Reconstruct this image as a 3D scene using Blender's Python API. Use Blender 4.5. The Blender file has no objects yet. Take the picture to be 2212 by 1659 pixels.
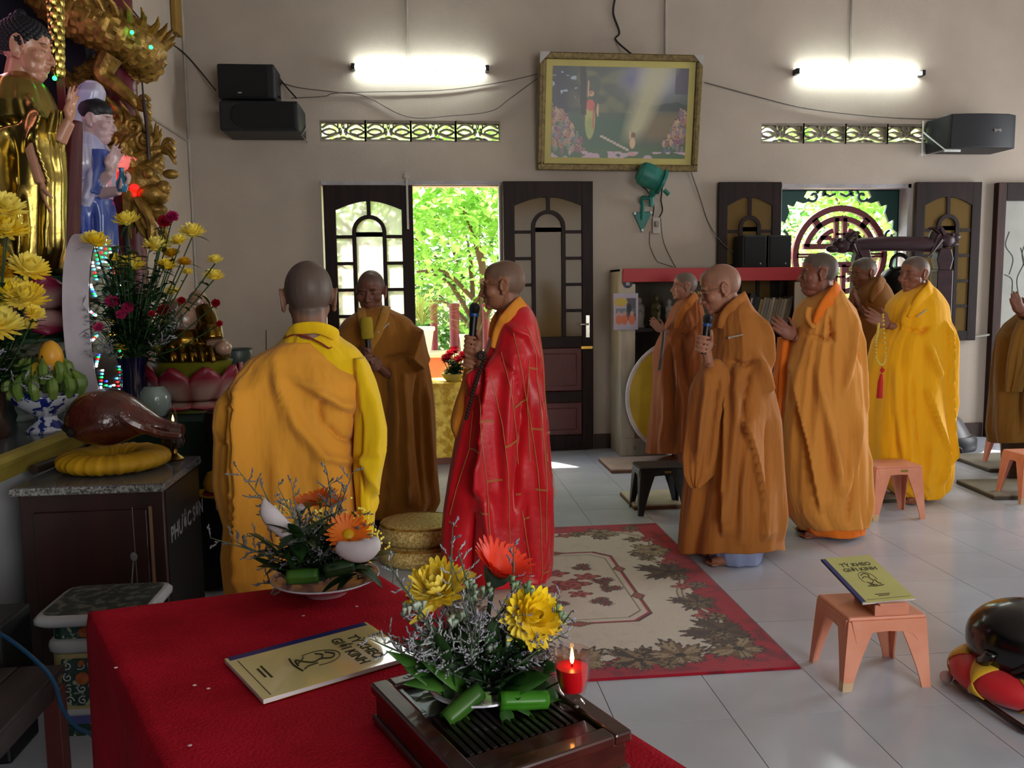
import bpy, bmesh, math, random
import numpy as np
from mathutils import Vector, Matrix, noise
random.seed(7); np.random.seed(7)
SC = bpy.context.scene; COL = SC.collection
PI = math.pi
# ---------------------------------------------------------------- camera
W, H, FPX, CAMH = 2212, 1659, 1850.0, 1.45
YAW, PITCH, ROLL = math.radians(5.783), math.radians(6.168), 0.0128
_F = np.array([math.sin(YAW)*math.cos(PITCH), math.cos(YAW)*math.cos(PITCH), -math.sin(PITCH)])
_R0 = np.array([math.cos(YAW), -math.sin(YAW), 0.0]); _U0 = np.cross(_R0, _F)
_R = math.cos(ROLL)*_R0 - math.sin(ROLL)*_U0
_U = math.sin(ROLL)*_R0 + math.cos(ROLL)*_U0
CAMP = np.array([0, 0, CAMH])
cam = bpy.data.cameras.new('camera'); camo = bpy.data.objects.new('camera', cam); COL.objects.link(camo)
cam.sensor_width = 36; cam.lens = 36*FPX/W; cam.clip_start = .05
camo.matrix_world = Matrix(((_R[0], _U[0], -_F[0], 0), (_R[1], _U[1], -_F[1], 0), (_R[2], _U[2], -_F[2], CAMH), (0, 0, 0, 1)))
SC.camera = camo
def ray(px, py): return _F + _R*(px-W/2)/FPX + _U*(H/2-py)/FPX
def PZ(px, py, z=0.):
    d = ray(px, py); return CAMP + d*((z-CAMH)/d[2])
def PY(px, py, y):
    d = ray(px, py); return CAMP + d*(y/d[1])
def PX(px, py, x):
    d = ray(px, py); return CAMP + d*(x/d[0])
# ---------------------------------------------------------------- world and light
SC.view_settings.view_transform = 'Standard'; SC.view_settings.look = 'None'
SC.view_settings.gamma = 1; SC.view_settings.use_curve_mapping = False
SC.view_settings.exposure = 0.1
SC.cycles.max_bounces = 8; SC.cycles.transparent_max_bounces = 12; SC.cycles.caustics_reflective = False; SC.cycles.caustics_refractive = False
wd = bpy.data.worlds.new('sky'); SC.world = wd; wd.use_nodes = True
wn = wd.node_tree.nodes; wl = wd.node_tree.links
sky = wn.new('ShaderNodeTexSky'); sky.sky_type = 'NISHITA'; sky.sun_disc = False
sky.sun_elevation = math.radians(58); sky.sun_rotation = math.radians(-20); sky.air_density = 1.2; sky.dust_density = 3
bg = wn['Background']; wl.new(sky.outputs[0], bg.inputs[0]); bg.inputs[1].default_value = 2.0
def light(name, kind, loc, direction, energy, color=(1, 1, 1), size=None):
    l = bpy.data.lights.new(name, kind); o = bpy.data.objects.new(name, l); COL.objects.link(o)
    l.energy = energy; l.color = color; o.location = loc
    o.rotation_euler = Vector(direction).to_track_quat('-Z', 'Y').to_euler()
    if size: l.shape = 'RECTANGLE'; l.size, l.size_y = size
    return o
sun = light('sun', 'SUN', (0, 20, 20), (0.30, -0.42, -1.0), 34.0, (1, .95, .86)); sun.data.angle = math.radians(1.5)
# daylight entering through the hall's open side: the doorways on the right, those behind the camera
light('daylight_right_doors', 'AREA', (8.0, 5.3, 1.7), (-1, -.42, -.06), 315, (.97, .98, 1.0), (3.2, 2.5))
light('daylight_rear_doors', 'AREA', (2.9, -3.3, 1.9), (-.33, 1, .06), 240, (1.0, .985, .96), (3.6, 2.6))
# ---------------------------------------------------------------- materials
def lin(c):
    if isinstance(c, str):
        c = c.lstrip('#'); c = [int(c[i:i+2], 16) for i in (0, 2, 4)]
    if max(c) > 1.01: c = [v/255. for v in c]
    return tuple(v/12.92 if v <= .04045 else ((v+.055)/1.055)**2.4 for v in c[:3])
MATS = {}
def mat(name, col, rough=.5, metal=0., var=.12, scale=6., bump=0., bscale=60., stretch=(1, 1, 1), col2=None, emit=0., trans=0., sheen=0., spec=.5, ramp=(.35, .65), coat=0., ior=1.45, alpha=1., bdist=.01):
    if name in MATS: return MATS[name]
    m = bpy.data.materials.new(name); m.use_nodes = True; MATS[name] = m
    n = m.node_tree.nodes; l = m.node_tree.links; b = n['Principled BSDF']
    c = lin(col)
    if col2 is not None: ca, cb = c, lin(col2)
    else: ca, cb = tuple(v*(1-var) for v in c), tuple(min(1, v*(1+var)) for v in c)
    tc = n.new('ShaderNodeTexCoord'); mp = n.new('ShaderNodeMapping'); mp.inputs['Scale'].default_value = stretch
    l.new(tc.outputs['Object'], mp.inputs[0])
    nz = n.new('ShaderNodeTexNoise'); nz.inputs['Scale'].default_value = scale; nz.inputs['Detail'].default_value = 4
    l.new(mp.outputs[0], nz.inputs['Vector'])
    rp = n.new('ShaderNodeValToRGB'); rp.color_ramp.elements[0].position = ramp[0]; rp.color_ramp.elements[1].position = ramp[1]
    rp.color_ramp.elements[0].color = (*ca, 1); rp.color_ramp.elements[1].color = (*cb, 1)
    l.new(nz.outputs['Fac'], rp.inputs[0]); l.new(rp.outputs[0], b.inputs['Base Color'])
    b.inputs['Roughness'].default_value = rough; b.inputs['Metallic'].default_value = metal
    b.inputs['Specular IOR Level'].default_value = spec; b.inputs['IOR'].default_value = ior
    if trans: b.inputs['Transmission Weight'].default_value = trans
    if sheen: b.inputs['Sheen Weight'].default_value = sheen
    if coat: b.inputs['Coat Weight'].default_value = coat; b.inputs['Coat Roughness'].default_value = .08
    if alpha < 1: b.inputs['Alpha'].default_value = alpha
    if emit:
        l.new(rp.outputs[0], b.inputs['Emission Color']); b.inputs['Emission Strength'].default_value = emit
    if bump:
        nb = n.new('ShaderNodeTexNoise'); nb.inputs['Scale'].default_value = bscale; nb.inputs['Detail'].default_value = 3
        l.new(mp.outputs[0], nb.inputs['Vector'])
        bp = n.new('ShaderNodeBump'); bp.inputs['Strength'].default_value = min(1, bump); bp.inputs['Distance'].default_value = bdist
        l.new(nb.outputs['Fac'], bp.inputs['Height']); l.new(bp.outputs[0], b.inputs['Normal'])
    return m
def mat_attr(name, rough=.6, sheen=0., bump=0., bscale=80., spec=.4, coat=0., mult=1.):
    """colour comes from the mesh's own colour attribute (flat print, woven pattern, skin)"""
    if name in MATS: return MATS[name]
    m = bpy.data.materials.new(name); m.use_nodes = True; MATS[name] = m
    n = m.node_tree.nodes; l = m.node_tree.links; b = n['Principled BSDF']
    a = n.new('ShaderNodeAttribute'); a.attribute_name = 'Col'
    l.new(a.outputs['Color'], b.inputs['Base Color'])
    b.inputs['Roughness'].default_value = rough; b.inputs['Specular IOR Level'].default_value = spec
    if sheen: b.inputs['Sheen Weight'].default_value = sheen
    if coat: b.inputs['Coat Weight'].default_value = coat; b.inputs['Coat Roughness'].default_value = .1
    if bump:
        nb = n.new('ShaderNodeTexNoise'); nb.inputs['Scale'].default_value = bscale
        bp = n.new('ShaderNodeBump'); bp.inputs['Strength'].default_value = bump; bp.inputs['Distance'].default_value = .005
        l.new(nb.outputs['Fac'], bp.inputs['Height']); l.new(bp.outputs[0], b.inputs['Normal'])
    return m
def mat_emit(name, col, strength):
    if name in MATS: return MATS[name]
    m = bpy.data.materials.new(name); m.use_nodes = True; MATS[name] = m
    b = m.node_tree.nodes['Principled BSDF']; b.inputs['Base Color'].default_value = (*lin(col), 1)
    b.inputs['Emission Color'].default_value = (*lin(col), 1); b.inputs['Emission Strength'].default_value = strength
    return m
def mat_leaf(name, col, col2, rough=.45, transl=.5):
    if name in MATS: return MATS[name]
    m = mat(name, col, rough, col2=col2, scale=9)
    n = m.node_tree.nodes; l = m.node_tree.links; b = n['Principled BSDF']; out = n['Material Output']
    rp = [x for x in n if x.type == 'VALTORGB'][0]
    t = n.new('ShaderNodeBsdfTranslucent'); l.new(rp.outputs[0], t.inputs[0])
    mx = n.new('ShaderNodeMixShader'); mx.inputs[0].default_value = transl
    l.new(b.outputs[0], mx.inputs[1]); l.new(t.outputs[0], mx.inputs[2]); l.new(mx.outputs[0], out.inputs[0])
    return m
def mat_pane(name, tint, clear=.55, rough=.12):
    """thin patterned glazing: part clear, part scattering, with a glossy face"""
    if name in MATS: return MATS[name]
    m = bpy.data.materials.new(name); m.use_nodes = True; MATS[name] = m
    n = m.node_tree.nodes; l = m.node_tree.links; n.remove(n['Principled BSDF']); out = n['Material Output']
    c = (*lin(tint), 1)
    r = n.new('ShaderNodeBsdfRefraction'); r.inputs[0].default_value = c; r.inputs['Roughness'].default_value = .28; r.inputs['IOR'].default_value = 1.03
    t = n.new('ShaderNodeBsdfTranslucent'); t.inputs[0].default_value = c
    g = n.new('ShaderNodeBsdfGlossy'); g.inputs['Roughness'].default_value = rough
    m1 = n.new('ShaderNodeMixShader'); m1.inputs[0].default_value = 1-clear; l.new(r.outputs[0], m1.inputs[1]); l.new(t.outputs[0], m1.inputs[2])
    fr = n.new('ShaderNodeFresnel'); fr.inputs[0].default_value = 1.2
    df = n.new('ShaderNodeBsdfDiffuse'); df.inputs[0].default_value = (*lin('#a88850'), 1)
    m0 = n.new('ShaderNodeMixShader'); m0.inputs[0].default_value = .3; l.new(m1.outputs[0], m0.inputs[1]); l.new(df.outputs[0], m0.inputs[2]); m1 = m0
    m2 = n.new('ShaderNodeMixShader'); l.new(fr.outputs[0], m2.inputs[0]); l.new(m1.outputs[0], m2.inputs[1]); l.new(g.outputs[0], m2.inputs[2])
    l.new(m2.outputs[0], out.inputs[0])
    return m
def mat_glass(name, col='#ffffff', rough=.02, ior=1.4):
    """thin clear glass: lets light and sight through, reflects by its angle"""
    m = bpy.data.materials.new(name); m.use_nodes = True; MATS[name] = m
    n = m.node_tree.nodes; l = m.node_tree.links; n.remove(n['Principled BSDF'])
    t = n.new('ShaderNodeBsdfTransparent'); t.inputs[0].default_value = (*lin(col), 1); g = n.new('ShaderNodeBsdfGlossy'); g.inputs['Roughness'].default_value = rough
    fr = n.new('ShaderNodeLayerWeight'); fr.inputs[0].default_value = .12; mx = n.new('ShaderNodeMixShader')
    l.new(fr.outputs['Facing'], mx.inputs[0]); l.new(t.outputs[0], mx.inputs[1]); l.new(g.outputs[0], mx.inputs[2]); l.new(mx.outputs[0], n['Material Output'].inputs[0])
    return m
# ---------------------------------------------------------------- mesh builder
def rotz(a): return Matrix.Rotation(a, 3, 'Z')
def frame(d, up=(0, 0, 1)):
    d = Vector(d).normalized(); up = Vector(up)
    if abs(d.dot(up)) > .98: up = Vector((1, 0, 0)) if abs(d.x) < .9 else Vector((0, 1, 0))
    s = d.cross(up).normalized(); u = s.cross(d).normalized()
    return d, s, u
class MB:
    def __init__(s): s.v = []; s.f = []; s.c = []
    def add(s, vs, fs):
        o = len(s.v); s.v += [tuple(map(float, p)) for p in vs]; s.f += [tuple(i+o for i in f) for f in fs]; return s
    def box(s, c, d, M=None):
        x, y, z = d[0]/2, d[1]/2, d[2]/2
        vs = [Vector((sx*x, sy*y, sz*z)) for sx in (-1, 1) for sy in (-1, 1) for sz in (-1, 1)]
        if M is not None: vs = [M @ v for v in vs]
        c = Vector(c); vs = [v+c for v in vs]
        return s.add(vs, [(0, 1, 3, 2), (4, 6, 7, 5), (0, 4, 5, 1), (2, 3, 7, 6), (0, 2, 6, 4), (1, 5, 7, 3)])
    def span(s, a, b):
        return s.box([(a[i]+b[i])/2 for i in range(3)], [abs(b[i]-a[i]) for i in range(3)])
    def loft(s, rings, caps=True, closed=True):
        n = len(rings[0]); o = len(s.v)
        for r in rings: s.v += [tuple(map(float, p)) for p in r]
        for i in range(len(rings)-1):
            for j in range(n if closed else n-1):
                k = (j+1) % n
                s.f.append((o+i*n+j, o+i*n+k, o+(i+1)*n+k, o+(i+1)*n+j))
        if caps and closed:
            s.f.append(tuple(o+j for j in reversed(range(n)))); e = o+(len(rings)-1)*n
            s.f.append(tuple(e+j for j in range(n)))
        return s
    def tube(s, path, rad, n=8, caps=True, flat=1., up=(0, 0, 1)):
        P = [Vector(p) for p in path]; m = len(P)
        if not hasattr(rad, '__len__'): rad = [rad]*m
        rings = []; prev = None
        for i in range(m):
            d = (P[min(i+1, m-1)]-P[max(i-1, 0)])
            if d.length < 1e-9: d = Vector((0, 0, 1))
            d.normalize()
            if prev is None: _, a, b = frame(d, up)
            else:
                a = prev-d*prev.dot(d)
                if a.length < 1e-6: _, a, b = frame(d, up)
                a.normalize(); b = a.cross(d)
            prev = a
            rings.append([P[i]+(a*math.cos(t)+b*math.sin(t)*flat)*rad[i] for t in [2*PI*k/n for k in range(n)]])
        return s.loft(rings, caps)
    def lathe(s, prof, c=(0, 0, 0), n=24, M=None, sx=1., sy=1., mod=None):
        c = Vector(c); rings = []
        for r, z in prof:
            ring = []
            for k in range(n):
                t = 2*PI*k/n; q = r*(mod(t, z) if mod else 1)
                v = Vector((q*math.cos(t)*sx, q*math.sin(t)*sy, z))
                if M is not None: v = M @ v
                ring.append(v+c)
            rings.append(ring)
        return s.loft(rings, True)
    def ball(s, c, r, nu=14, nv=9, M=None):
        if not hasattr(r, '__len__'): r = (r, r, r)
        rings = []; c = Vector(c)
        for i in range(nv+1):
            p = PI*i/nv; p = min(max(p, .02), PI-.02)
            ring = []
            for k in range(nu):
                t = 2*PI*k/nu
                v = Vector((r[0]*math.sin(p)*math.cos(t), r[1]*math.sin(p)*math.sin(t), -r[2]*math.cos(p)))
                if M is not None: v = M @ v
                ring.append(v+c)
            rings.append(ring)
        return s.loft(rings, True)
    def prism(s, poly, a, b, M=None):
        """poly of (u,v) extruded from a to b; M maps (u, t, v) to the world"""
        n = len(poly); vs = []
        for t in (a, b):
            for u, v in poly:
                p = Vector((u, t, v)); vs.append(M @ p if M is not None else p)
        fs = [tuple(range(n)), tuple(reversed(range(n, 2*n)))] + [(i, i+n, (i+1) % n+n, (i+1) % n) for i in range(n)]
        return s.add(vs, fs)
    def strip(s, pts, w, y0, y1, M=None, closed=False):
        """a flat bar of width w following 2-D points in the x-z plane, from y0 to y1"""
        P = [Vector((p[0], p[1])) for p in pts]; n = len(P); L = []; Rr = []
        for i in range(n):
            if closed: a, b = P[(i-1) % n], P[(i+1) % n]
            else: a, b = P[max(i-1, 0)], P[min(i+1, n-1)]
            d = (b-a)
            d = d.normalized() if d.length > 1e-9 else Vector((1, 0))
            nn = Vector((-d.y, d.x))
            if 0 < i < n-1 or closed:
                d1 = (P[i]-P[i-1]).normalized(); k = abs(Vector((-d1.y, d1.x)).dot(nn)); nn = nn/max(k, .5)
            L.append(P[i]+nn*w/2); Rr.append(P[i]-nn*w/2)
        vs = []
        for i in range(n):
            for q in (L[i], Rr[i]):
                for y in (y0, y1):
                    p = Vector((q.x, y, q.y)); vs.append(M @ p if M is not None else p)
        fs = []
        for i in range(n if closed else n-1):
            a, b = 4*i, 4*((i+1) % n)
            fs += [(a, b, b+2, a+2), (a+1, a+3, b+3, b+1), (a, a+1, b+1, b), (a+2, b+2, b+3, a+3)]
        if not closed:
            e = 4*(n-1); fs += [(0, 2, 3, 1), (e, e+1, e+3, e+2)]
        return s.add(vs, fs)
    def xf(s, M):
        s.v = [tuple(M @ Vector(p)) for p in s.v]; return s
    def build(s, name, m, parent=None, local=False, smooth=35, bevel=0., kind=None, label=None, cols=None, subsurf=0, solid=0.):
        me = bpy.data.meshes.new(name); me.from_pydata(s.v, [], s.f); me.update()
        return finish(me, name, m, parent, local, smooth, bevel, kind, label, cols, subsurf, solid)
def finish(me, name, m, parent=None, local=False, smooth=35, bevel=0., kind=None, label=None, cols=None, subsurf=0, solid=0., fixn=True):
    if fixn:
        bm = bmesh.new(); bm.from_mesh(me); bmesh.ops.recalc_face_normals(bm, faces=bm.faces); bm.to_mesh(me); bm.free()
    if smooth:
        me.polygons.foreach_set('use_smooth', [True]*len(me.polygons))
        if smooth < 180: me.set_sharp_from_angle(angle=math.radians(smooth))
    if cols is not None: setcol(me, cols)
    o = bpy.data.objects.new(name, me); COL.objects.link(o)
    if m is not None: me.materials.append(MATS[m] if isinstance(m, str) else m)
    if parent is not None:
        o.parent = parent
        if not local and parent.parent is None and parent.type == 'EMPTY':
            o.matrix_parent_inverse = parent.matrix_basis.inverted()
    if bevel:
        b = o.modifiers.new('bevel', 'BEVEL'); b.width = bevel; b.segments = 2; b.limit_method = 'ANGLE'; b.angle_limit = math.radians(40)
    if solid:
        k = o.modifiers.new('solid', 'SOLIDIFY'); k.thickness = solid; k.offset = 0
    if subsurf:
        k = o.modifiers.new('sub', 'SUBSURF'); k.levels = subsurf; k.render_levels = subsurf
    if kind: o['kind'] = kind
    if label: o['label'] = label
    return o
def setcol(me, cols):
    a = me.color_attributes.new('Col', 'FLOAT_COLOR', 'POINT')
    c = np.ones((len(me.vertices), 4), np.float32); c[:, :3] = np.asarray(cols)[:, :3]
    a.data.foreach_set('color', c.ravel())
def tag(o, label, cat, group=None):
    o['label'] = label; o['category'] = cat
    if group: o['group'] = group
    return o
def thing(name, label, cat, loc=(0, 0, 0), rz=0., group=None):
    o = bpy.data.objects.new(name, None); COL.objects.link(o); o.empty_display_size = .1
    o.location = loc; o.rotation_euler = (0, 0, rz); return tag(o, label, cat, group)
def struct(o): o['kind'] = 'structure'; return o
def copy_tree(o, loc=None, rz=None, label=None, parent=None):
    c = o.copy(); COL.objects.link(c); c.parent = parent
    if parent is None:
        if loc is not None: c.location = loc
        if rz is not None: c.rotation_euler = (0, 0, rz)
        if label: c['label'] = label
    for ch in list(o.children): copy_tree(ch, parent=c)
    return c
_CURVES = {}
def text_mesh(mb, txt, size, M, depth=.0006, align='CENTER'):
    cu = bpy.data.curves.new('lettering', 'FONT'); cu.body = txt; cu.size = size; cu.extrude = depth; cu.align_x = align; cu.align_y = 'CENTER'
    cu.resolution_u = 3; cu.offset = size*.022
    o = bpy.data.objects.new('lettering', cu); COL.objects.link(o)
    dg = bpy.context.evaluated_depsgraph_get(); ev = o.evaluated_get(dg); me = ev.to_mesh()
    mb.add([M @ v.co for v in me.vertices], [tuple(p.vertices) for p in me.polygons])
    ev.to_mesh_clear(); bpy.data.objects.remove(o); bpy.data.curves.remove(cu)
    return mb
def catmull(P, n=8, closed=False):
    P = [Vector(p) for p in P]; out = []; m = len(P)
    for i in range(m if closed else m-1):
        p0, p1, p2, p3 = (P[(i-1) % m] if closed or i else P[0]), P[i], P[(i+1) % m], (P[(i+2) % m] if closed or i+2 < m else P[-1])
        for k in range(n):
            t = k/n
            out.append(.5*((2*p1)+(-p0+p2)*t+(2*p0-5*p1+4*p2-p3)*t*t+(-p0+3*p1-3*p2+p3)*t**3))
    if not closed: out.append(P[-1])
    return out
# ================================================================ the room
WY = 7.68          # inner face of the back wall
mat('wall_paint', '#aca093', .85, var=.05, scale=2.2, bump=.15, bscale=90)
mat('wall_white', '#b9bbc0', .8, var=.06, scale=3, bump=.1, bscale=60)
mat('ceiling_paint', '#b5aaa0', .9, var=.03)
mat('tile', '#bcc4d0', .17, var=.05, scale=3, spec=.5)
mat('grout', '#5d5c5c', .8)
mat('door_wood', '#26140f', .5, col2='#3c1d18', scale=4, stretch=(6, 6, .6), spec=.3)
mat('door_dark', '#170d0b', .55, col2='#261412', scale=4, stretch=(6, 6, .6), spec=.25)
mat('door_panel', '#4a1c18', .45, col2='#58211d', scale=4, stretch=(7, 7, .7))
mat('base_brown', '#3a2b25', .5)
mat_pane('pane', '#f6f6f4', .6)
mat('chrome', '#b5b2a8', .25, metal=1, var=.03)
mat('brass', '#b08a3e', .3, metal=1, var=.1)
mat('cement', '#a5a2a6', .85, bump=.3, bscale=30)
mat('vent_cement', '#8d8478', .9, bump=.2)
mat('black_plastic', '#0d0f12', .45, var=.1)
mat('black_cloth', '#101216', .8, var=.1, bump=.3, bscale=400)
mat('cable_grey', '#5a524b', .6); mat('cable_black', '#17130f', .6); mat('cable_white', '#b4aca1', .6)
# floor: slab and 40 cm tiles with recessed joints
fl = MB().span((-4.2, -3.8, -.12), (8.2, WY+.02, -.004)).build('floor', 'grout', smooth=0); struct(fl)
TX0, TY0, T = .61-.4*12, 2.68-.4*16, .4
tm = MB(); tm.span((.0015, .0015, -.012), (T-.0015, T-.0015, 0)); tme = None
mb_far = MB(); ntile = 0
cells = []
for i in range(0, 32):
    for j in range(0, 29):
        x0, y0 = TX0+i*T, TY0+j*T
        if x0+T > 8.2 or y0 >= WY-.01: continue
        cx, cy = x0+T/2, y0+T/2
        seen = cy > 1.9 and -1.9 < cx < 6.2 and cx < .62*cy+1.6 and cx > -.52*cy-.6
        cells.append((not seen, math.hypot(cx, cy), x0, y0))
cells.sort()
for far, d, x0, y0 in cells:
    y1 = min(T, WY-y0)
    if ntile < 300 and not far and y1 > T-.01:
        if tme is None:
            t0 = tm.build('tile', 'tile', fl, smooth=0); tme = t0.data; t0.location = (x0, y0, 0)
        else:
            t1 = bpy.data.objects.new('tile', tme); COL.objects.link(t1); t1.parent = fl; t1.location = (x0, y0, 0)
        ntile += 1
    else: mb_far.span((x0+.0015, y0+.0015, -.012), (x0+T-.0015, y0+y1-.0015, 0))
mb_far.build('tiles_beyond', 'tile', fl, smooth=0, kind='stuff')
# back wall with its openings: a door, a window, two rows of vent blocks
DX0, DX1, DZ = -.862, .694, 2.385
WX0, WX1, WZ0, WZ1 = 3.262, 4.53, .93, 2.395
VX = [(-.858, .703), (3.075, 4.682)]; VZ0, VZ1 = 2.755, 2.936
bw = MB(); TH = .2; HT = 4.6
def wb(x0, x1, z0, z1): bw.span((x0, WY, z0), (x1, WY+TH, z1))
wb(-4.2, DX0, 0, VZ0); wb(DX0, DX1, DZ, VZ0); wb(DX1, WX0, 0, VZ0); wb(WX0, WX1, 0, WZ0); wb(WX0, WX1, WZ1, VZ0); wb(WX1, 8.2, 0, VZ0)
wb(-4.2, VX[0][0], VZ0, VZ1); wb(VX[0][1], VX[1][0], VZ0, VZ1); wb(VX[1][1], 8.2, VZ0, VZ1); wb(-4.2, 8.2, VZ1, HT)
struct(bw.build('wall_back', 'wall_paint', smooth=0))
# left wall beside the altar alcove, the alcove's own back and the far side walls
LX = -1.96
struct(MB().span((LX-.2, 6.25, 0), (LX, WY, HT)).build('wall_left', 'wall_paint', smooth=0))
mat('alcove', '#0b0d1c', .7, col2='#141028', scale=2)
struct(MB().span((-4.2, -3.8, 0), (-4.0, 6.25, HT)).build('wall_alcove_back', 'alcove', smooth=0)); struct(MB().span((-4.0, 6.05, 0), (LX-.2, 6.25, HT)).build('wall_alcove_side', 'alcove', smooth=0))
struct(MB().span((8.2, -3.8, 0), (8.4, WY+.2, HT)).build('wall_right', 'wall_paint', smooth=0))
struct(MB().span((-4.2, -4.0, 0), (8.4, -3.8, HT)).build('wall_front', 'wall_paint', smooth=0))
struct(MB().span((-4.2, -4.0, HT), (8.4, WY+.2, HT+.15)).build('ceiling', 'ceiling_paint', smooth=0))
struct(MB().span((1.53, WY-.018, 0), (2.0, WY, .135)).span((2.0, WY-.018, 0), (5.33, WY, .135)).span((LX, WY-.018, 0), (DX0-.06, WY, .135)).build('baseboard_back', 'base_brown', smooth=0))
# thin conduits on the wall, and one plain level line
mat('conduit_and_line', '#9d948a', .6)
for k, px in enumerate((880, 1437, 1838)):
    q = PY(px, 60, WY); z0 = [3.39, 3.5, 3.4][k]
    struct(MB().tube([(q[0], WY-.009, z0), (q[0], WY-.009, HT)], .011, 6).build('trim_%d' % (k+1), 'conduit_and_line'))
struct(MB().tube([(LX+.012, WY-.012, .14), (LX+.012, WY-.012, HT)], .014, 6).build('trim_4', 'conduit_and_line'))
q = PX(315, 248, LX)
struct(MB().tube([(LX+.008, q[1], q[2]), (LX+.008, WY, q[2])], .009, 6).build('trim_5', 'conduit_and_line'))  # level line along the left wall, drawn as a thin tube
mat('ochre_stain', '#8a6a2a', .7)
q = PX(372, 22, LX)
tag(MB().span((LX+.003, q[1]-.07, 3.55), (LX+.05, q[1]+.1, 4.25)).build('wall_bracket', 'ochre_stain', bevel=.01), 'small ochre box fixed high on the wall in the corner above the speakers', 'bracket')
# vent blocks
def lens(cx, cz, a, b, n=10):
    return [(cx+a*math.cos(t)*1., cz+b*math.sin(t)*(1-.25*abs(math.cos(t)))) for t in [2*PI*k/(2*n) for k in range(2*n)]]
vent_proto = []
def vent(x0, x1, z0, z1):
    w = x1-x0; h = z1-z0; cx, cz = (x0+x1)/2, (z0+z1)/2; s = .011; y0, y1 = WY+.03, WY+.09
    m = MB()
    m.strip([(x0, z0), (x1, z0), (x1, z1), (x0, z1)], .026, WY+.004, WY+.12, closed=True)
    for sd in (-1, 1):
        ex = cx+sd*w*.3
        m.strip(lens(ex, cz, w*.15, h*.14), s, y0, y1, closed=True)
        m.strip([(cx+sd*w*.5, cz), (cx+sd*w*.44, cz)], s, y0, y1)
        m.strip([(cx+sd*w*(.06+.44*t), cz-h*.02-h*.26*math.sin(PI*.5*t+.0)) for t in [k/8 for k in range(9)]], s, y0, y1)
        m.strip([(cx+sd*w*(.1+.36*t), cz+h*.18+h*.2*math.sin(PI*t)) for t in [k/10 for k in range(11)]], s, y0, y1)
        m.strip([(cx+sd*w*.11, cz+h*.5), (cx+sd*w*.11, cz+h*.2), (cx+sd*w*.05, cz)], s, y0, y1)
        m.strip(lens(cx+sd*w*.06, cz+h*.02, w*.03, h*.15), s*.8, y0, y1, closed=True)
        m.strip([(cx+sd*w*(.1+.14*math.cos(t)), cz-h*.5+h*.2*math.sin(t)) for t in [PI*k/8 for k in range(9)]][:5], s, y0, y1)
    m.strip([(cx+w*.13*math.cos(t), cz-h*.5+h*.24*math.sin(t)) for t in [PI*k/10 for k in range(11)]], s*1.2, y0, y1)
    m.strip(lens(cx, cz+h*.3, w*.022, h*.13), s*.8, y0, y1, closed=True)
    return m
for r, (a, b) in enumerate(VX):
    w = (b-a)/4
    for k in range(4):
        o = struct(vent(a+k*w, a+(k+1)*w, VZ0, VZ1).build('window_%d' % (3+r*4+k), 'vent_cement', smooth=0))
# ---------------------------------------------------------------- door and shutter leaves
def leaf(root, x0, x1, z0, z1, y0, y1, lock=None, rows=4, wood='door_dark', lower='door_panel', arch_w=.27, stile=.1):
    """glazed leaf: wavy top rail, arched centre light, side lights in rows, wooden panels below the lock rail"""
    w = x1-x0; cx = (x0+x1)/2; zb = lock if lock else z0+stile; ym = (y0+y1)/2
    for a, b in ((x0, x0+stile), (x1-stile, x1)):
        MB().span((a, y0, z0), (b, y1, z1)).build('stile', wood, root, smooth=0, bevel=.004)
    gx0, gx1 = x0+stile, x1-stile; gt = z1-.14
    poly = [(gx0, z1), (gx0, gt-.07)] + [(gx0+(gx1-gx0)*t, gt-.07+.075*math.sin(PI*t)**1.0) for t in [k/16 for k in range(1, 16)]] + [(gx1, gt-.07), (gx1, z1)]
    MB().prism(poly, y0, y1).build('top_rail', wood, root, smooth=0)
    MB().span((gx0, y0, zb-.1 if lock else z0), (gx1, y1, zb)).build('lock_rail' if lock else 'bottom_rail', wood, root, smooth=0, bevel=.004)
    aw = min(arch_w, (gx1-gx0)*.46); ar = aw/2; az = gt-.26
    MB().strip([(cx, gt+.02), (cx, az+ar)], .032, y0+.004, y1-.004).build('muntin', wood, root, smooth=0)
    path = [(cx-ar, zb)] + [(cx-ar*math.cos(t), az+ar*math.sin(t)) for t in [PI*k/12 for k in range(13)]] + [(cx+ar, zb)]
    MB().strip(path, .034, y0-.004, y1+.004).build('arch', wood, root, smooth=30)
    zs = [az-.04 - k*(az-.04-zb)/rows for k in range(rows)]
    for sd, (a, b) in enumerate(((gx0, cx-ar), (cx+ar, gx1))):
        for z in zs: MB().span((a, y0+.006, z-.014), (b, y1-.006, z+.014)).build('muntin', wood, root, smooth=0)
        edges = [gt] + zs + [zb]
        for t, u in zip(edges[:-1], edges[1:]):
            aa, bb = (a, b) if t != gt else ((gx0, cx) if sd == 0 else (cx, gx1))
            MB().span((aa, ym-.002, u), (bb, ym+.002, t)).build('pane', 'pane', root, smooth=0)
    MB().span((cx-ar, ym-.002, zb), (cx+ar, ym+.002, az)).build('pane', 'pane', root, smooth=0)
    if lock:
        lz = lock-.1; mid = z0+(lz-z0)*.52
        MB().span((gx0, y0, z0), (gx1, y1, z0+.13)).build('bottom_rail', wood, root, smooth=0, bevel=.004)
        MB().span((gx0, y0, mid-.05), (gx1, y1, mid+.05)).build('mid_rail', wood, root, smooth=0, bevel=.004)
        for a, b in ((z0+.13, mid-.05), (mid+.05, lz)):
            MB().span((gx0, y0+.012, a), (gx1, y1-.012, b)).span((gx0+.05, y0+.004, a+.05), (gx1-.05, y1-.004, b-.05)).build('panel', lower, root, smooth=0, bevel=.01)
def sthing(name, loc):
    o = bpy.data.objects.new(name, None); COL.objects.link(o); o.location = loc; o['kind'] = 'structure'; return o
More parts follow.
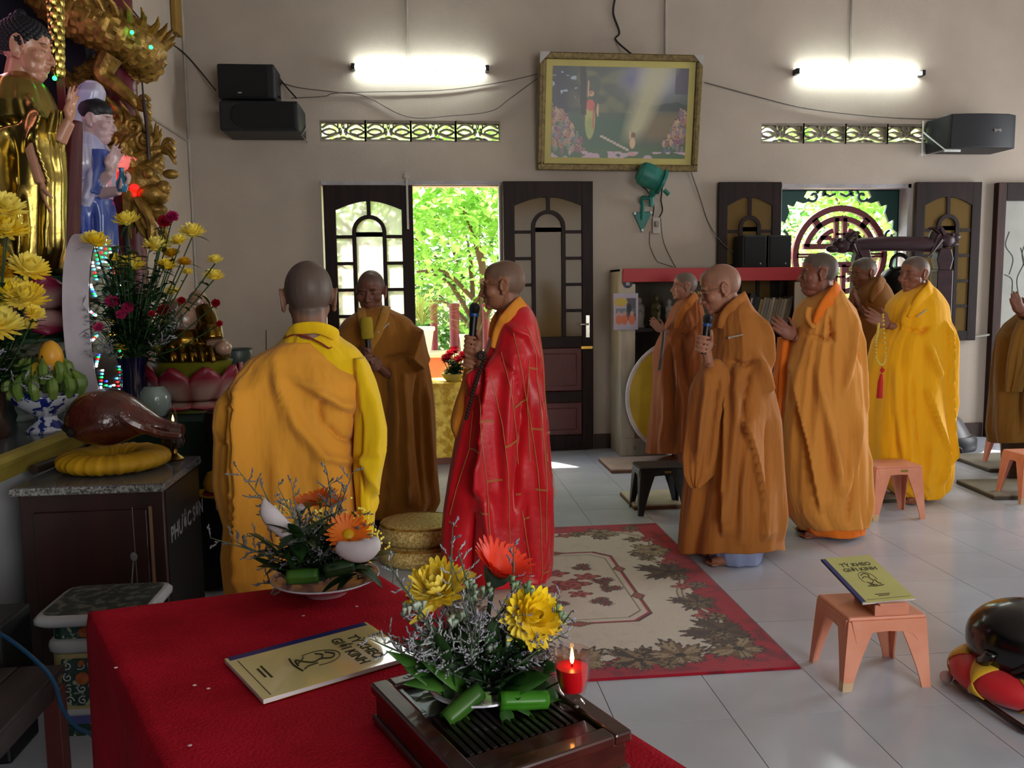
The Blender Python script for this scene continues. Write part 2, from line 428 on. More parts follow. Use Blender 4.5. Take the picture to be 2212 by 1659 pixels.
d1 = sthing('door_1', (-.47, WY+.05, 0)); leaf(d1, DX0+.02, -.075, .01, 2.38, WY-.045, WY+.0, lock=1.02)
MB().span((-.13, WY-.07, 2.0), (-.112, WY-.046, 2.47)).box((-.121, WY-.06, 2.46), (.04, .03, .05)).build('bolt', 'chrome', d1, smooth=0)
d2 = sthing('door_2', (1.1, WY-.05, 0)); leaf(d2, .712, 1.512, .01, 2.41, WY-.075, WY-.03, lock=1.04)
hz = PY(1262, 705, WY-.08)[2]
MB().box((1.46, WY-.082, hz), (.035, .012, .2)).tube([(1.46, WY-.09, hz+.02), (1.46, WY-.125, hz+.02), (1.38, WY-.13, hz+.02)], .009, 8).build('handle', 'chrome', d2, bevel=.003)
MB().box((1.45, WY-.085, hz-.19), (.11, .02, .03)).build('latch', 'brass', d2, bevel=.004)
fr = sthing('trim_6', (-.08, WY, 0))
MB().span((DX0-.0, WY-.02, DZ-.0), (DX1, WY+.06, DZ+.035)).build('lintel', 'cement', fr, smooth=0)
MB().span((DX1-.012, WY+.0, 0), (DX1+.014, WY+.1, DZ)).build('jamb', 'cement', fr, smooth=0)
# window reveal, shutters, grille
w1 = sthing('window_1', (3.9, WY+.1, WZ0))
MB().span((WX0, WY+.001, WZ1-.035), (WX1, WY+.16, WZ1)).span((WX1-.03, WY+.001, WZ0), (WX1, WY+.16, WZ1)).span((WX0, WY+.001, WZ0), (WX0+.02, WY+.16, WZ1)).span((WX0, WY+.001, WZ0), (WX1, WY+.16, WZ0+.03)).build('window_frame', 'cement', w1, smooth=0)
s1 = sthing('window_2', (2.95, WY-.05, WZ0)); leaf(s1, 2.665, 3.252, .95, 2.405, WY-.065, WY-.03, rows=3, stile=.085, arch_w=.17)
s2 = sthing('window_11', (4.87, WY-.05, WZ0)); leaf(s2, 4.545, 5.185, .935, 2.405, WY-.065, WY-.03, rows=4, stile=.09, arch_w=.18)
MB().tube([(5.17, WY-.05, .97), (5.33, WY-.05, .985)], .012, 6).build('hook', 'chrome', s2)
mat('grille_red', '#5a1620', .5, var=.1); mat('grille_green', '#0c3a33', .5, var=.1)
gc = PY(1813, 552, WY+.17); GX, GZ = gc[0], gc[2]
g = MB(); gy0, gy1 = WY+.15, WY+.19
def arc(r, a, b, n=24): return [(GX+r*math.cos(math.radians(a+(b-a)*k/n)), GZ+r*math.sin(math.radians(a+(b-a)*k/n))) for k in range(n+1)]
g.strip(arc(.44, 0, 360, 48)[:-1], .055, gy0, gy1, closed=True)
for sg in (1, -1):
    A = lambda a: a*sg
    for a0, a1 in ((14, 166),):
        g.strip(arc(.345, A(a0), A(a1)), .05, gy0, gy1)
    for a in (52, 128): g.strip([(GX+.33*math.cos(math.radians(A(a))), GZ+.33*math.sin(math.radians(A(a)))), (GX+.43*math.cos(math.radians(A(a))), GZ+.43*math.sin(math.radians(A(a))))], .06, gy0, gy1)
    g.strip([(GX-.36, GZ+sg*.085), (GX+.36, GZ+sg*.085)], .05, gy0, gy1)
    g.strip([(GX-.43, GZ+sg*.012), (GX-.16, GZ+sg*.012)], .02, gy0, gy1); g.strip([(GX+.43, GZ+sg*.012), (GX+.16, GZ+sg*.012)], .02, gy0, gy1)
    for sd in (-1, 1):
        g.strip([(GX+sd*.04, GZ+sg*.085), (GX+sd*.04, GZ+sg*.35)], .04, gy0, gy1)
        g.strip(arc(.245, A(90-sd*18), A(90-sd*62), 10), .045, gy0, gy1)
        g.strip([(GX+sd*.09, GZ+sg*.165), (GX+sd*.2, GZ+sg*.165)], .04, gy0, gy1)
        g.strip([(GX+sd*.075, GZ+sg*.165), (GX+sd*.075, GZ+sg*.1)], .03, gy0, gy1)
    g.strip([(GX-.05, GZ+sg*.2), (GX+.05, GZ+sg*.2)], .02, gy0, gy1)
g.build('medallion', 'grille_red', w1, smooth=30)
def curl(cx, cz, r, a0, turns, w, m, grow=.0, sg=1):
    n = 22; pts = []
    for k in range(n+1):
        t = k/n; rr = r*(1-.75*t); a = math.radians(a0)+sg*turns*2*PI*t
        pts.append((cx+rr*math.cos(a), cz+rr*math.sin(a)))
    m.strip(pts, w, gy0, gy1-.01)
gg = MB()
x0, x1, z1, z0 = WX0+.03, WX1-.035, WZ1-.04, WZ0+.03
for sx, xx in ((1, x0), (-1, x1)):
    for sz, zz in ((-1, z1), (1, z0)):
        X = lambda u: xx+sx*u
        Zc = lambda v: zz+sz*v
        gg.prism([(X(0), Zc(0)), (X(.30), Zc(0)), (X(.27), Zc(.06)), (X(.33), Zc(.1)), (X(.27), Zc(.12)), (X(.2), Zc(.1)), (X(.17), Zc(.15)), (X(.11), Zc(.13)), (X(.13), Zc(.2)), (X(.09), Zc(.3)), (X(.04), Zc(.27)), (X(.05), Zc(.36)), (X(0), Zc(.4))], gy0, gy1-.01)
        curl(X(.36), Zc(.055), .055, 200 if sx > 0 else -20, .9*sx*-sz, .022, gg)
        curl(X(.45), Zc(.03), .05, 180 if sx > 0 else 0, .8*sx*sz, .02, gg)
        curl(X(.075), Zc(.43), .055, 90*-sz, .9*sx*sz, .022, gg)
        curl(X(.03), Zc(.52), .045, 90*-sz, .8*sx*-sz, .02, gg)
        gg.strip([(X(.45), Zc(.02)), (X(.52), Zc(.055)), (X(.58), Zc(.03))], .02, gy0, gy1-.01)
gg.strip([(x0, z0), (x1, z0), (x1, z1), (x0, z1)], .012, gy0, gy1, closed=True)
gg.build('filigree', 'grille_green', w1, smooth=30)
# framed glazed door at the right edge
mat('etched_glass', '#8f9088', .35, var=.08, scale=5)
mat('etch_green', '#31473f', .6)
d3 = sthing('door_3', (5.9, WY-.05, 0))
for a, b in ((5.345, 5.43), (6.25, 6.34)): MB().span((a, WY-.07, 0), (b, WY-.001, 2.4)).build('jamb', 'door_wood', d3, smooth=0, bevel=.005)
MB().span((5.43, WY-.07, 2.235), (6.25, WY-.001, 2.4)).build('lintel', 'door_dark', d3, smooth=0, bevel=.005)
MB().span((5.43, WY-.03, .0), (6.25, WY-.02, 2.235)).build('pane', 'etched_glass', d3, smooth=0)
et = MB()
for pts in ([(5.5, 1.95), (5.47, 1.82), (5.55, 1.7), (5.52, 1.55)], [(5.62, 1.8), (5.66, 1.66), (5.6, 1.5), (5.64, 1.3)], [(5.47, 1.55), (5.55, 1.5), (5.56, 1.35), (5.6, 1.2)], [(5.7, 1.9), (5.64, 1.75), (5.68, 1.6)]):
    et.tube([Vector((p.x, WY-.031, p.y)) for p in [Vector((q.x, q.y)) for q in catmull([(a, b, 0) for a, b in pts], 6)]], .004, 5)
et.build('etched_plant', 'etch_green', d3)
# ================================================================ things on and along the back wall
mat_emit('tube_light', '#f2fff9', 60)
mat('lamp_white', '#c9cfcc', .5)
for (xa, xb, z, lab) in ((-.566, .606, 3.365, 'lit fluorescent tube lamp above the vents over the garden door'), (3.358, 4.575, 3.375, 'lit fluorescent tube lamp above the window with the red medallion')):
    t = thing('tube_lamp', lab, 'lamp', ((xa+xb)/2, WY, z), 0, 'fluorescent tube lamps on the wall')
    MB().span((xa+.06, WY-.016, z-.012), (xb-.06, WY-.001, z+.012)).build('housing', 'lamp_white', t, smooth=0, bevel=.003)
    MB().tube([(xa+.03, WY-.06, z), (xb-.03, WY-.06, z)], .014, 12).build('tube', 'tube_light', t)
    for x in (xa, xb):
        MB().box((x+(.015 if x == xa else -.015), WY-.045, z), (.032, .085, .05)).build('end_cap', 'black_plastic', t, smooth=0, bevel=.005)
# speakers in the corner
mat('speaker_side', '#15181d', .5); mat('speaker_grill', '#07080a', .75, bump=.6, bscale=500)
mat('dust_white', '#8d8a84', .6)
def boxface(px0, py0, px1, py1, y): a = PY(px0, py0, y); b = PY(px1, py1, y); return a, b
a, b = boxface(466, 135, 583, 212, 7.32)
t = thing('wall_speaker', 'black box speaker on the upper shelf bracket in the far corner', 'speaker', (a[0], 7.5, b[2]))
MB().span((a[0], 7.34, b[2]), (b[0]+.04, 7.66, a[2])).build('cabinet', 'speaker_side', t, smooth=0, bevel=.015)
MB().span((a[0]+.01, 7.325, b[2]+.01), (b[0]-.01, 7.341, a[2]-.01)).build('grille', 'speaker_grill', t, smooth=0, bevel=.006)
MB().box((PY(518, 200, 7.32)[0], 7.321, PY(518, 200, 7.32)[2]), (.03, .004, .012)).build('badge', 'dust_white', t, smooth=0)
a, b = boxface(470, 215, 640, 282, 7.2)
t = thing('wall_speaker', 'long black speaker with rounded grille hung below the box speaker', 'speaker', (a[0], 7.4, b[2]))
MB().span((a[0], 7.22, b[2]), (b[0]+.02, 7.66, a[2])).build('cabinet', 'speaker_side', t, smooth=0, bevel=.02)
zc = (a[2]+b[2])/2; hh = (a[2]-b[2])/2-.02
poly = [(b[0]-.01, zc+hh), (a[0]+.2, zc+hh)] + [(a[0]+.2-.1*math.sin(t_), zc+hh*math.cos(t_)) for t_ in [PI*k/10 for k in range(1, 10)]] + [(a[0]+.2, zc-hh), (b[0]-.01, zc-hh)]
MB().prism(poly, 7.2, 7.222).build('grille', 'speaker_grill', t, smooth=0)
MB().strip([(a[0]+.18-.1*math.sin(t_), zc+hh*math.cos(t_)) for t_ in [PI*k/10 for k in range(11)]], .012, 7.205, 7.224).build('trim_ring', 'speaker_side', t, smooth=0)
MB().tube([(b[0]+.03, 7.64, b[2]-.02), (b[0]+.03, 7.3, b[2]-.02), (b[0]+.03, 7.64, zc)], .006, 6).build('bracket', 'dust_white', t)
# speaker at the right with bracket
a, b = boxface(2060, 243, 2205, 318, 7.25)
t = thing('wall_speaker', 'dark blue-black speaker with bowed front on a white bracket at right', 'speaker', (a[0], 7.45, b[2]))
x0, x1 = a[0], b[0]
poly = [(x0, 0), (x0+.02, .03), (x0+.15, .055), ((x0+x1)/2, .065), (x1-.1, .05), (x1, .0), (x1, -.33), (x0, -.33)]
MB().prism(poly, b[2], a[2], Matrix(((1, 0, 0), (0, 0, -1), (0, 1, 0)))).build('cabinet', 'speaker_side', t, smooth=40, bevel=.008).location = (0, 7.33, 0)
lx = PY(2158, 281, 7.25)
tm_ = text_mesh(MB(), 'BMB', .035, Matrix.Translation((lx[0], 7.262, lx[2])) @ Matrix.Rotation(PI/2, 4, 'X')).build('lettering', 'dust_white', t, smooth=0)
MB().tube([(x0-.03, 7.66, b[2]+.3), (x0-.03, 7.66, b[2]-.02), (x0-.03, 7.3, b[2]-.02), (x0-.03, 7.66, b[2]+.2)], .008, 6).tube([(x0-.03, 7.32, b[2]-.02), (x0+.12, 7.32, b[2]-.02)], .012, 6).build('bracket', 'lamp_white', t)
# framed picture, leaning out from the wall at the top
yb, yt = WY-.035, WY-.18
TL, TR, BR, BL = (Vector(PY(1165, 112, yt)), Vector(PY(1518, 120, yt)), Vector(PY(1505, 371, yb)), Vector(PY(1160, 367, yb)))
t = thing('framed_picture', 'large gilt-framed devotional picture leaning out from the wall above the teal lamp', 'picture', BL)
mat('gilt', '#4a3a1c', .45, metal=.4, col2='#6f5e30', scale=30); mat('mount_yellow', '#b5a95c', .5, var=.05); mat('card_white', '#a9a5a2', .6)
def quad_pt(u, v): return (TL*(1-u)+TR*u)*(1-v)+(BL*(1-u)+BR*u)*v
nrm = (TR-TL).cross(BL-TL).normalized();
if nrm.y > 0: nrm = -nrm
def bar(u0, v0, u1, v1, th, lift): # a flat bar of the frame
    m = MB(); vs = [quad_pt(u, v)+nrm*l for l in (0, lift) for u, v in ((u0, v0), (u1, v0), (u1, v1), (u0, v1))]
    return m.add(vs, [(0, 3, 2, 1), (4, 5, 6, 7), (0, 1, 5, 4), (1, 2, 6, 5), (2, 3, 7, 6), (3, 0, 4, 7)])
fu, fv = .042, .058
for k, (u0, v0, u1, v1) in enumerate(((0, 0, 1, fv), (0, 1-fv, 1, 1), (0, fv, fu, 1-fv), (1-fu, fv, 1, 1-fv))):
    bar(u0, v0, u1, v1, 0, .035).build('frame_bar', 'gilt', t, smooth=0, bevel=.008)
e = .5
for (u0, v0, u1, v1) in ((fu*e, fv*e, 1-fu*e, fv*e+.012), (fu*e, 1-fv*e-.012, 1-fu*e, 1-fv*e), (fu*e, fv*e, fu*e+.008, 1-fv*e), (1-fu*e-.008, fv*e, 1-fu*e, 1-fv*e)):
    bar(u0, v0, u1, v1, 0, .042).build('frame_bead', 'gilt', t, smooth=0)
bar(fu, fv, 1-fu, 1-fv, 0, .012).build('mount', 'mount_yellow', t, smooth=0)
for u, v, su in ((0, 0, 1), (1, 0, -1)):
    m = MB(); q = [quad_pt(u, v)+nrm*.045, quad_pt(u+su*.065, v)+nrm*.045, quad_pt(u, v+.1)+nrm*.045]
    m.add(q+[p-nrm*.004 for p in q], [(0, 1, 2), (3, 5, 4), (0, 3, 4, 1), (1, 4, 5, 2), (2, 5, 3, 0)]).build('corner_guard', 'card_white', t, smooth=0)
# the print: loose garden scene with figures
NU, NV = 190, 130
uu, vv = np.meshgrid(np.linspace(0, 1, NU), np.linspace(0, 1, NV))
def L3(c): return np.array(lin(c))
rng = np.random.RandomState(3)
def nz2(s, seed):
    r = np.random.RandomState(seed); g_ = r.rand(int(s)+3, int(s)+3)
    x = uu*s; y = vv*s; xi = x.astype(int); yi = y.astype(int); fx = x-xi; fy = y-yi
    return (g_[yi, xi]*(1-fx)+g_[yi, xi+1]*fx)*(1-fy)+(g_[yi+1, xi]*(1-fx)+g_[yi+1, xi+1]*fx)*fy
IM = np.zeros((NV, NU, 3)); n1 = nz2(14, 1); n2 = nz2(30, 2)
IM[:] = L3('#3c4638'); sky_ = np.clip((uu-.45)*2.2, 0, 1)
def mixin(mask, c):
    global IM
    IM = IM*(1-mask[..., None])+L3(c)*mask[..., None]
mixin(np.clip((n1-.45)*3, 0, 1)*(vv < .5)*(uu < .6), '#5f6240'); mixin(np.clip((.25-uu)*6, 0, 1)*(vv < .5), '#131a2e')
mixin(((n2 > .8) & (uu < .22) & (vv < .42)).astype(float), '#9aa7b8')
mixin(np.exp(-((uu-.75)/.2)**2-((vv-.12)/.2)**2), '#a3a3b4'); mixin(np.exp(-((uu-.57)/.07)**2-((vv-.12)/.12)**2)*.7, '#5c5a86')
mixin(((uu > .9) & (vv < .28)).astype(float)*.8, '#41354a'); mixin(((uu > .62) & (vv > .36+.06*n1) & (vv < .48)).astype(float)*.9, '#23302b')
mixin(np.clip((vv-.48)*9, 0, 1)*np.clip((.62-uu)*8+.4, 0, 1), '#1f4a2e'); mixin(np.clip((vv-.78)*6, 0, 1), '#34572a')
mixin(np.clip((vv-.45)*9, 0, 1)*np.clip((uu-.6)*8, 0, 1)*np.clip((.85-vv)*9, 0, 1), '#6b5a35')
bm_ = np.clip(1-np.abs(uu-(.78-.24*vv))/(.05+.09*(1-vv)*1+.03), 0, 1)*np.clip((.86-vv)*5, 0, 1); mixin(np.clip(bm_*1.1, 0, .85), '#b3ad86')
def blob(u, v, a, b, c, k=1.):
    d = ((uu-u)/a)**2+((vv-v)/b)**2; mixin(np.clip((1.25-d)*3, 0, 1)*k, c)
for k in range(150):
    left = k % 3 != 0
    v = rng.uniform(.45, .9); u = rng.uniform(0, .06+.22*max(0, v-.42)/.5) if left else rng.uniform(.95-.2*max(0, v-.5)/.45, 1)
    c = ['#9a7058', '#75556a', '#a06054', '#7d6a78', '#4a5f74', '#a08870', '#7a3f66', '#4a7a72', '#b89a78', '#a88a80'][rng.randint(10)]
    blob(u, v+.035, .013, .036, c, .85); blob(u+.004, v+.05, .006, .022, '#8a5a48', .6); blob(u, v-.012, .0065, .013, '#b08468', .9); blob(u, v-.022, .0068, .008, '#1d1512', .9)
for k in range(9): blob(.37+.024*k, .76+.018*k, .014, .013, '#b7a69a')
for v_, a_, b_, c_ in ((.58, .035, .2, '#a9a45a'), (.66, .028, .1, '#8f9a56'), (.42, .03, .06, '#c0574a')): blob(.28, v_, a_, b_, c_)
blob(.305, .55, .006, .13, '#b0483e'); blob(.285, .29, .018, .032, '#c99a78'); blob(.275, .27, .02, .03, '#2a1a16', .5); blob(.262, .24, .007, .09, '#c99a78'); blob(.335, .47, .008, .07, '#c99a78')
blob(.6, .83, .02, .06, '#c9a57a'); blob(.605, .74, .016, .028, '#6d4a36'); blob(.58, .74, .006, .05, '#c9a57a'); blob(.6, .95, .035, .025, '#c08a8a')
mixin(((vv > .93) & (n2 > .55)).astype(float), '#b59aa8'); mixin((np.abs(uu-(.22+.02*vv)) < .022)*((vv < .52)).astype(float), '#1a1512')
pm = MB(); mu, mv = .083, .112
for j in range(NV):
    for i in range(NU): pm.v.append(tuple(quad_pt(mu+(1-2*mu)*i/(NU-1), mv+(1-2*mv)*j/(NV-1))+nrm*.0135))
pm.f = [(j*NU+i, j*NU+i+1, (j+1)*NU+i+1, (j+1)*NU+i) for j in range(NV-1) for i in range(NU-1)]
mat_attr('print', .35, spec=.5)
pm.build('print', 'print', t, cols=IM.reshape(-1, 3), smooth=0)
# teal wall spotlight
mat('teal_paint', '#1f6f63', .45, var=.15, scale=20)
ty = WY-.2
c0 = Vector(PY(1383, 372, ty)); c1 = Vector(PY(1440, 398, ty)); base = Vector(PY(1386, 470, WY)); elbow = Vector(PY(1386, 428, WY-.05)); neck = Vector(PY(1407, 424, WY-.12))
t = thing('wall_spotlight', 'teal painted spotlight on a bent arm below the framed picture', 'lamp', base)
dv = (c1-c0); Q = dv.to_track_quat('Z', 'Y').to_matrix()
MB().lathe([(.0, 0), (.07, .002), (.098, .03), (.106, .08), (.1, .17), (.085, .225), (.06, .25), (.0, .252)], c0-dv.normalized()*.02, 24, Q).build('lamp_body', 'teal_paint', t)
MB().lathe([(.07, .2), (.112, .215), (.112, .24), (.07, .25)], c0-dv.normalized()*.02, 24, Q).tube([c1+Vector((-.02, 0, -.05)), c1+Vector((.02, .0, -.09))], .02, 8).build('rim', 'teal_paint', t)
MB().tube([c0*.4+c1*.6+Vector((0, 0, -.06)), neck, neck+Vector((0, 0, -.09))], [.04, .028, .022], 10).build('neck', 'teal_paint', t)
MB().tube(catmull([neck+Vector((0, 0, -.02)), neck+Vector((-.07, .02, -.01)), elbow+Vector((-.005, 0, -.03)), base+Vector((0, -.03, .12)), base+Vector((0, -.02, -.02))], 6), .018, 10).build('arm', 'teal_paint', t)
p0, p1, p2 = (Vector(PY(*q, WY)) for q in ((1366, 459), (1409, 457), (1386, 503)))
m = MB(); q = [p0, p1, p2]; off = Vector((0, -.02, 0))
m.add(q+[p+off for p in q], [(0, 1, 2), (3, 5, 4), (0, 3, 4, 1), (1, 4, 5, 2), (2, 5, 3, 0)]).build('mounting_plate', 'teal_paint', t, smooth=0, bevel=.006)
for p in q: MB().lathe([(.0, 0), (.012, 0), (.012, .01), (0, .012)], p*.82+(p0+p1+p2)/3*.18+Vector((0, -.02, 0)), 8, Matrix.Rotation(PI/2, 3, 'X')).build('bolt', 'lamp_white', t)
# socket, plug and cables
a = PY(1408, 470, WY); b = PY(1424, 505, WY)
t = thing('wall_socket', 'small grey wall socket with a plug beside the teal lamp arm', 'socket', (a[0], WY, b[2]))
MB().span((a[0], WY-.03, b[2]), (b[0], WY, a[2])).build('box', 'cable_white', t, smooth=0, bevel=.006)
MB().box(((a[0]+b[0])/2, WY-.045, a[2]-.06), (.035, .03, .05)).build('plug', 'dust_white', t, smooth=0, bevel=.006)
def cable(name, pts, r, m, lab, y=WY-.012, n=8):
    P = [Vector(PY(p[0], p[1], p[2] if len(p) > 2 else y)) for p in pts]
    return tag(MB().tube(catmull(P, n), r, 6).build(name, m), lab, 'cable')
cable('lamp_cable', [(1395, 385, WY-.15), (1385, 400, WY-.1), (1398, 412, WY-.06), (1412, 440), (1410, 468)], .006, 'cable_black', 'short black cable from the teal lamp down to the socket')
cable('lamp_cable', [(1432, 398, WY-.12), (1428, 430), (1431, 455), (1421, 474)], .006, 'cable_black', 'second black cable curving from the teal lamp rim to the socket')
cable('wall_cable', [(1404, 500), (1404, 530), (1418, 562), (1428, 568), (1455, 577)], .0035, 'cable_grey', 'thin grey cable looping from the socket down to the bookcase left')
cable('wall_cable', [(1427, 470), (1433, 520), (1450, 560), (1460, 578)], .0035, 'cable_grey', 'thin grey cable hanging from the socket down to the bookcase right')
cable('wall_cable', [(1493, 372), (1510, 420), (1530, 480), (1560, 525, WY-.09), (1600, 555, WY-.1)], .004, 'cable_grey', 'grey cable from the picture corner down across the left shutter')
cable('wall_cable', [(1328, 0), (1325, 30), (1338, 70), (1330, 86), (1365, 118, WY-.2)], .009, 'cable_black', 'thick black cable wriggling down the wall to the top of the picture')
cable('wall_cable', [(605, 178), (650, 190), (735, 200), (790, 208), (880, 252), (975, 250), (1060, 240), (1100, 214), (1160, 170)], .004, 'cable_grey', 'long grey cable sagging from the corner speakers to the picture frame')
cable('wall_cable', [(630, 212), (700, 208), (740, 200), (950, 195), (1080, 178), (1160, 160)], .004, 'cable_grey', 'second grey cable running straight below the left tube lamp')
cable('wall_cable', [(1522, 178), (1640, 210), (1735, 233), (1850, 248), (1960, 256), (2058, 257)], .005, 'cable_grey', 'grey cable sagging from the picture to the right speaker')
cable('speaker_cable', [(585, 140, 7.5), (608, 175, 7.62), (640, 212, 7.45)], .007, 'cable_black', 'black cable tied between the two corner speakers')
cable('speaker_cable', [(608, 178, 7.62), (600, 200, 7.6), (606, 212, 7.5)], .006, 'cable_black', 'short black cable drooping behind the long speaker')
q0, q1, q2, q3 = PX(268, 0, LX+.02), PX(330, 70, LX+.02), PX(398, 115, LX+.02), PY(466, 195, 7.5)
tag(MB().tube(catmull([q0, q1, q2, q3], 8), .006, 6).build('wall_cable', 'cable_black'), 'dark cable descending from the column across the corner to the speakers', 'cable')
# ---------------------------------------------------------------- bookcase
mat('case_cream', '#b3a994', .65, var=.1, scale=6, stretch=(4, 4, .8)); mat('case_red', '#a31c22', .5, var=.05); mat('case_inside', '#4a463c', .7)
mat('shelf_dark', '#191817', .5)
BY0, BY1 = 7.28, WY-.003
bx0 = PY(1340, 800, BY0)[0]; bx1 = PY(1745, 700, BY0)[0]; bz = PY(1400, 580, BY0)[2]
t = thing('bookcase', 'cream open bookcase with a red top band against the back wall', 'bookcase', ((bx0+bx1)/2, 7.45, 0))
MB().span((bx0, BY0+.01, 0), (bx0+.03, BY1, bz)).build('side_panel', 'case_cream', t, smooth=0, bevel=.004)
MB().span((bx1-.03, BY0+.01, 0), (bx1, BY1, bz)).build('side_panel', 'case_cream', t, smooth=0, bevel=.004)
MB().span((bx0+.03, BY1-.02, 0), (bx1-.03, BY1, bz)).build('back_panel', 'case_inside', t, smooth=0)
for xx in (bx0, bx1-.13): MB().span((xx, BY0-.006, 0), (xx+.13, BY0+.012, bz-.13)).build('post', 'case_cream', t, smooth=0, bevel=.004)
MB().span((bx0+.02, BY0-.02, bz-.115), (bx1, BY0+.01, bz)).build('top_band', 'case_red', t, smooth=0, bevel=.003)
MB().span((bx0, BY0, bz-.02), (bx1, BY1, bz)).build('top_board', 'case_cream', t, smooth=0)
zs1 = PY(1400, 710, BY0)[2]; zs2 = PY(1680, 780, BY0)[2]
for z in (zs1, zs2, .45): MB().span((bx0+.03, BY0+.02, z-.028), (bx1-.03, BY1-.02, z)).build('shelf', 'shelf_dark', t, smooth=0)
MB().span((bx0+.03, BY0+.03, .14), (bx1-.03, BY0+.05, .45)).build('lower_panel', 'case_cream', t, smooth=0)
MB().span((bx0, BY0-.02, 0), (bx1, BY0+.012, .155)).build('plinth', 'case_cream', t, smooth=0, bevel=.006)
k0 = PY(1372, 968, BY0-.03); MB().lathe([(.0, 0), (.014, .0), (.014, .006), (0, .008)], k0, 12, Matrix.Rotation(PI/2, 3, 'X')).build('screw_cap', 'dust_white', t)
mat('badge_navy', '#15182f', .5)
r0 = PY(1356, 612, BY0-.01); rm = t
m = MB().lathe([(0, 0), (.042, 0), (.042, .004), (0, .005)], (r0[0], BY0-.006, r0[2]), 24, Matrix.Rotation(PI/2, 3, 'X')).build('round_emblem', 'badge_navy', t)
MB().box((r0[0], BY0-.0125, r0[2]+.002), (.03, .003, .008)).box((r0[0], BY0-.0125, r0[2]-.012), (.034, .003, .007)).box((r0[0], BY0-.0125, r0[2]+.016), (.02, .003, .008)).build('emblem_mark', 'lamp_white', m, smooth=0)
# poster hung on the bookcase post
a = PY(1326, 634, BY0-.04); b = PY(1379, 712, BY0-.04)
NPU, NPV = 40, 58; uu, vv = np.meshgrid(np.linspace(0, 1, NPU), np.linspace(0, 1, NPV)); IM = np.zeros((NPV, NPU, 3)); IM[:] = L3('#a79fae')
mixin(((uu > .52) & (uu < .9) & (vv > .13) & (vv < .75)).astype(float), '#4a4752'); mixin(((uu > .1) & (uu < .9) & (vv > .42) & (vv < .55)).astype(float)*.8, '#5a6670')
blob(.64, .42, .09, .14, '#20242a')
for u in (.22, .45, .75): blob(u, .72, .13, .14, '#c46a45'); blob(u, .55, .07, .06, '#b98d80')
blob(.3, .24, .26, .12, '#c08f5a'); blob(.3, .24, .23, .1, '#b7a23a')
m = MB()
for j in range(NPV):
    for i in range(NPU): m.v.append((a[0]+(b[0]-a[0])*i/(NPU-1), BY0-.03+.004*math.sin(3*i/NPU), a[2]+(b[2]-a[2])*j/(NPV-1)))
m.f = [(j*NPU+i, j*NPU+i+1, (j+1)*NPU+i+1, (j+1)*NPU+i) for j in range(NPV-1) for i in range(NPU-1)]
po = m.build('poster', mat_attr('poster', .5), cols=IM.reshape(-1, 3), smooth=0, solid=.002)
tag(po, 'white paper notice with orange-robed figures hanging on the bookcase post', 'poster')
# round table top leaning on the bookcase
cc = PY(1477, 835, 7.19); R_ = .518
Mr = Matrix.Rotation(-PI/2-.05, 3, 'X') @ Matrix.Identity(3)
t = thing('round_tabletop', 'round yellow tabletop with a white rim leaning against the bookcase', 'tabletop', (cc[0], 7.19, 0))
mat('top_yellow', '#bd9f22', .5, var=.06); mat('rim_white', '#dddad6', .5)
MB().lathe([(0, -.012), (R_, -.012), (R_, .014), (0, .014)], (cc[0], 7.17, R_+.002), 56, Mr).build('rim', 'rim_white', t, smooth=30)
MB().lathe([(0, .0), (R_-.03, .0), (R_-.03, .018), (0, .018)], (cc[0], 7.17, R_+.002), 56, Matrix.Rotation(PI/2-.05, 3, 'X')).build('panel', 'top_yellow', t, smooth=30)
# things on the shelves
mat('figurine', '#4a4420', .5, metal=.3); mat('figurine_pale', '#8e8b85', .5)
fx = PY(1417, 690, 7.42); fz0 = zs1
def figurine(name, lab, x, y, z, h, m):
    prof = [(.0, 0), (.16, 0), (.17, .03), (.13, .06), (.12, .2), (.15, .4), (.14, .55), (.15, .68), (.1, .76), (.05, .8), (.075, .86), (.08, .92), (.04, .985), (.0, 1.)]
    t = thing(name, lab, 'figurine', (x, y, z))
    MB().lathe([(r*h, q*h) for r, q in prof], (x, y, z), 18, None, 1.15, .8, lambda a_, q: 1+.06*math.sin(5*a_+q*9)).build('robe', m, t)
    MB().tube([(x-.13*h, y-.06*h, z+.6*h), (x-.08*h, y-.12*h, z+.52*h), (x, y-.13*h, z+.6*h), (x+.08*h, y-.12*h, z+.52*h), (x+.13*h, y-.06*h, z+.6*h)], .035*h, 8).build('arms', m, t)
figurine('figurine', 'small dark gilt standing figurine on the bookcase shelf behind the praying hands', fx[0], 7.45, zs1, .29, 'figurine')
figurine('figurine', 'small pale standing figurine at the left end of the bookcase shelf', fx[0]-.13, 7.5, zs1, .27, 'figurine_pale')
figurine('figurine', 'small pale standing figurine right of the dark gilt one', fx[0]+.14, 7.5, zs1, .25, 'figurine_pale')
bookc = {'book_black': '#141312', 'book_cream': '#857a62', 'book_grey': '#6f6c66', 'book_tan': '#7a6848', 'book_olive': '#5d5530', 'book_pale': '#9a9284'}
for k, c in bookc.items(): mat(k, c, .6)
x = PY(1590, 690, 7.36)[0]; xe = PY(1704, 690, 7.36)[0]; i = 0
seq = ['book_olive', 'book_pale', 'book_black', 'book_black', 'book_tan', 'book_cream', 'book_grey', 'book_cream', 'book_pale', 'book_tan', 'book_grey', 'book_cream', 'book_pale', 'book_tan', 'book_grey']
words = ['first', 'second', 'third', 'fourth', 'fifth', 'sixth', 'seventh', 'eighth', 'ninth', 'tenth', 'eleventh', 'twelfth', 'thirteenth', 'fourteenth', 'fifteenth']
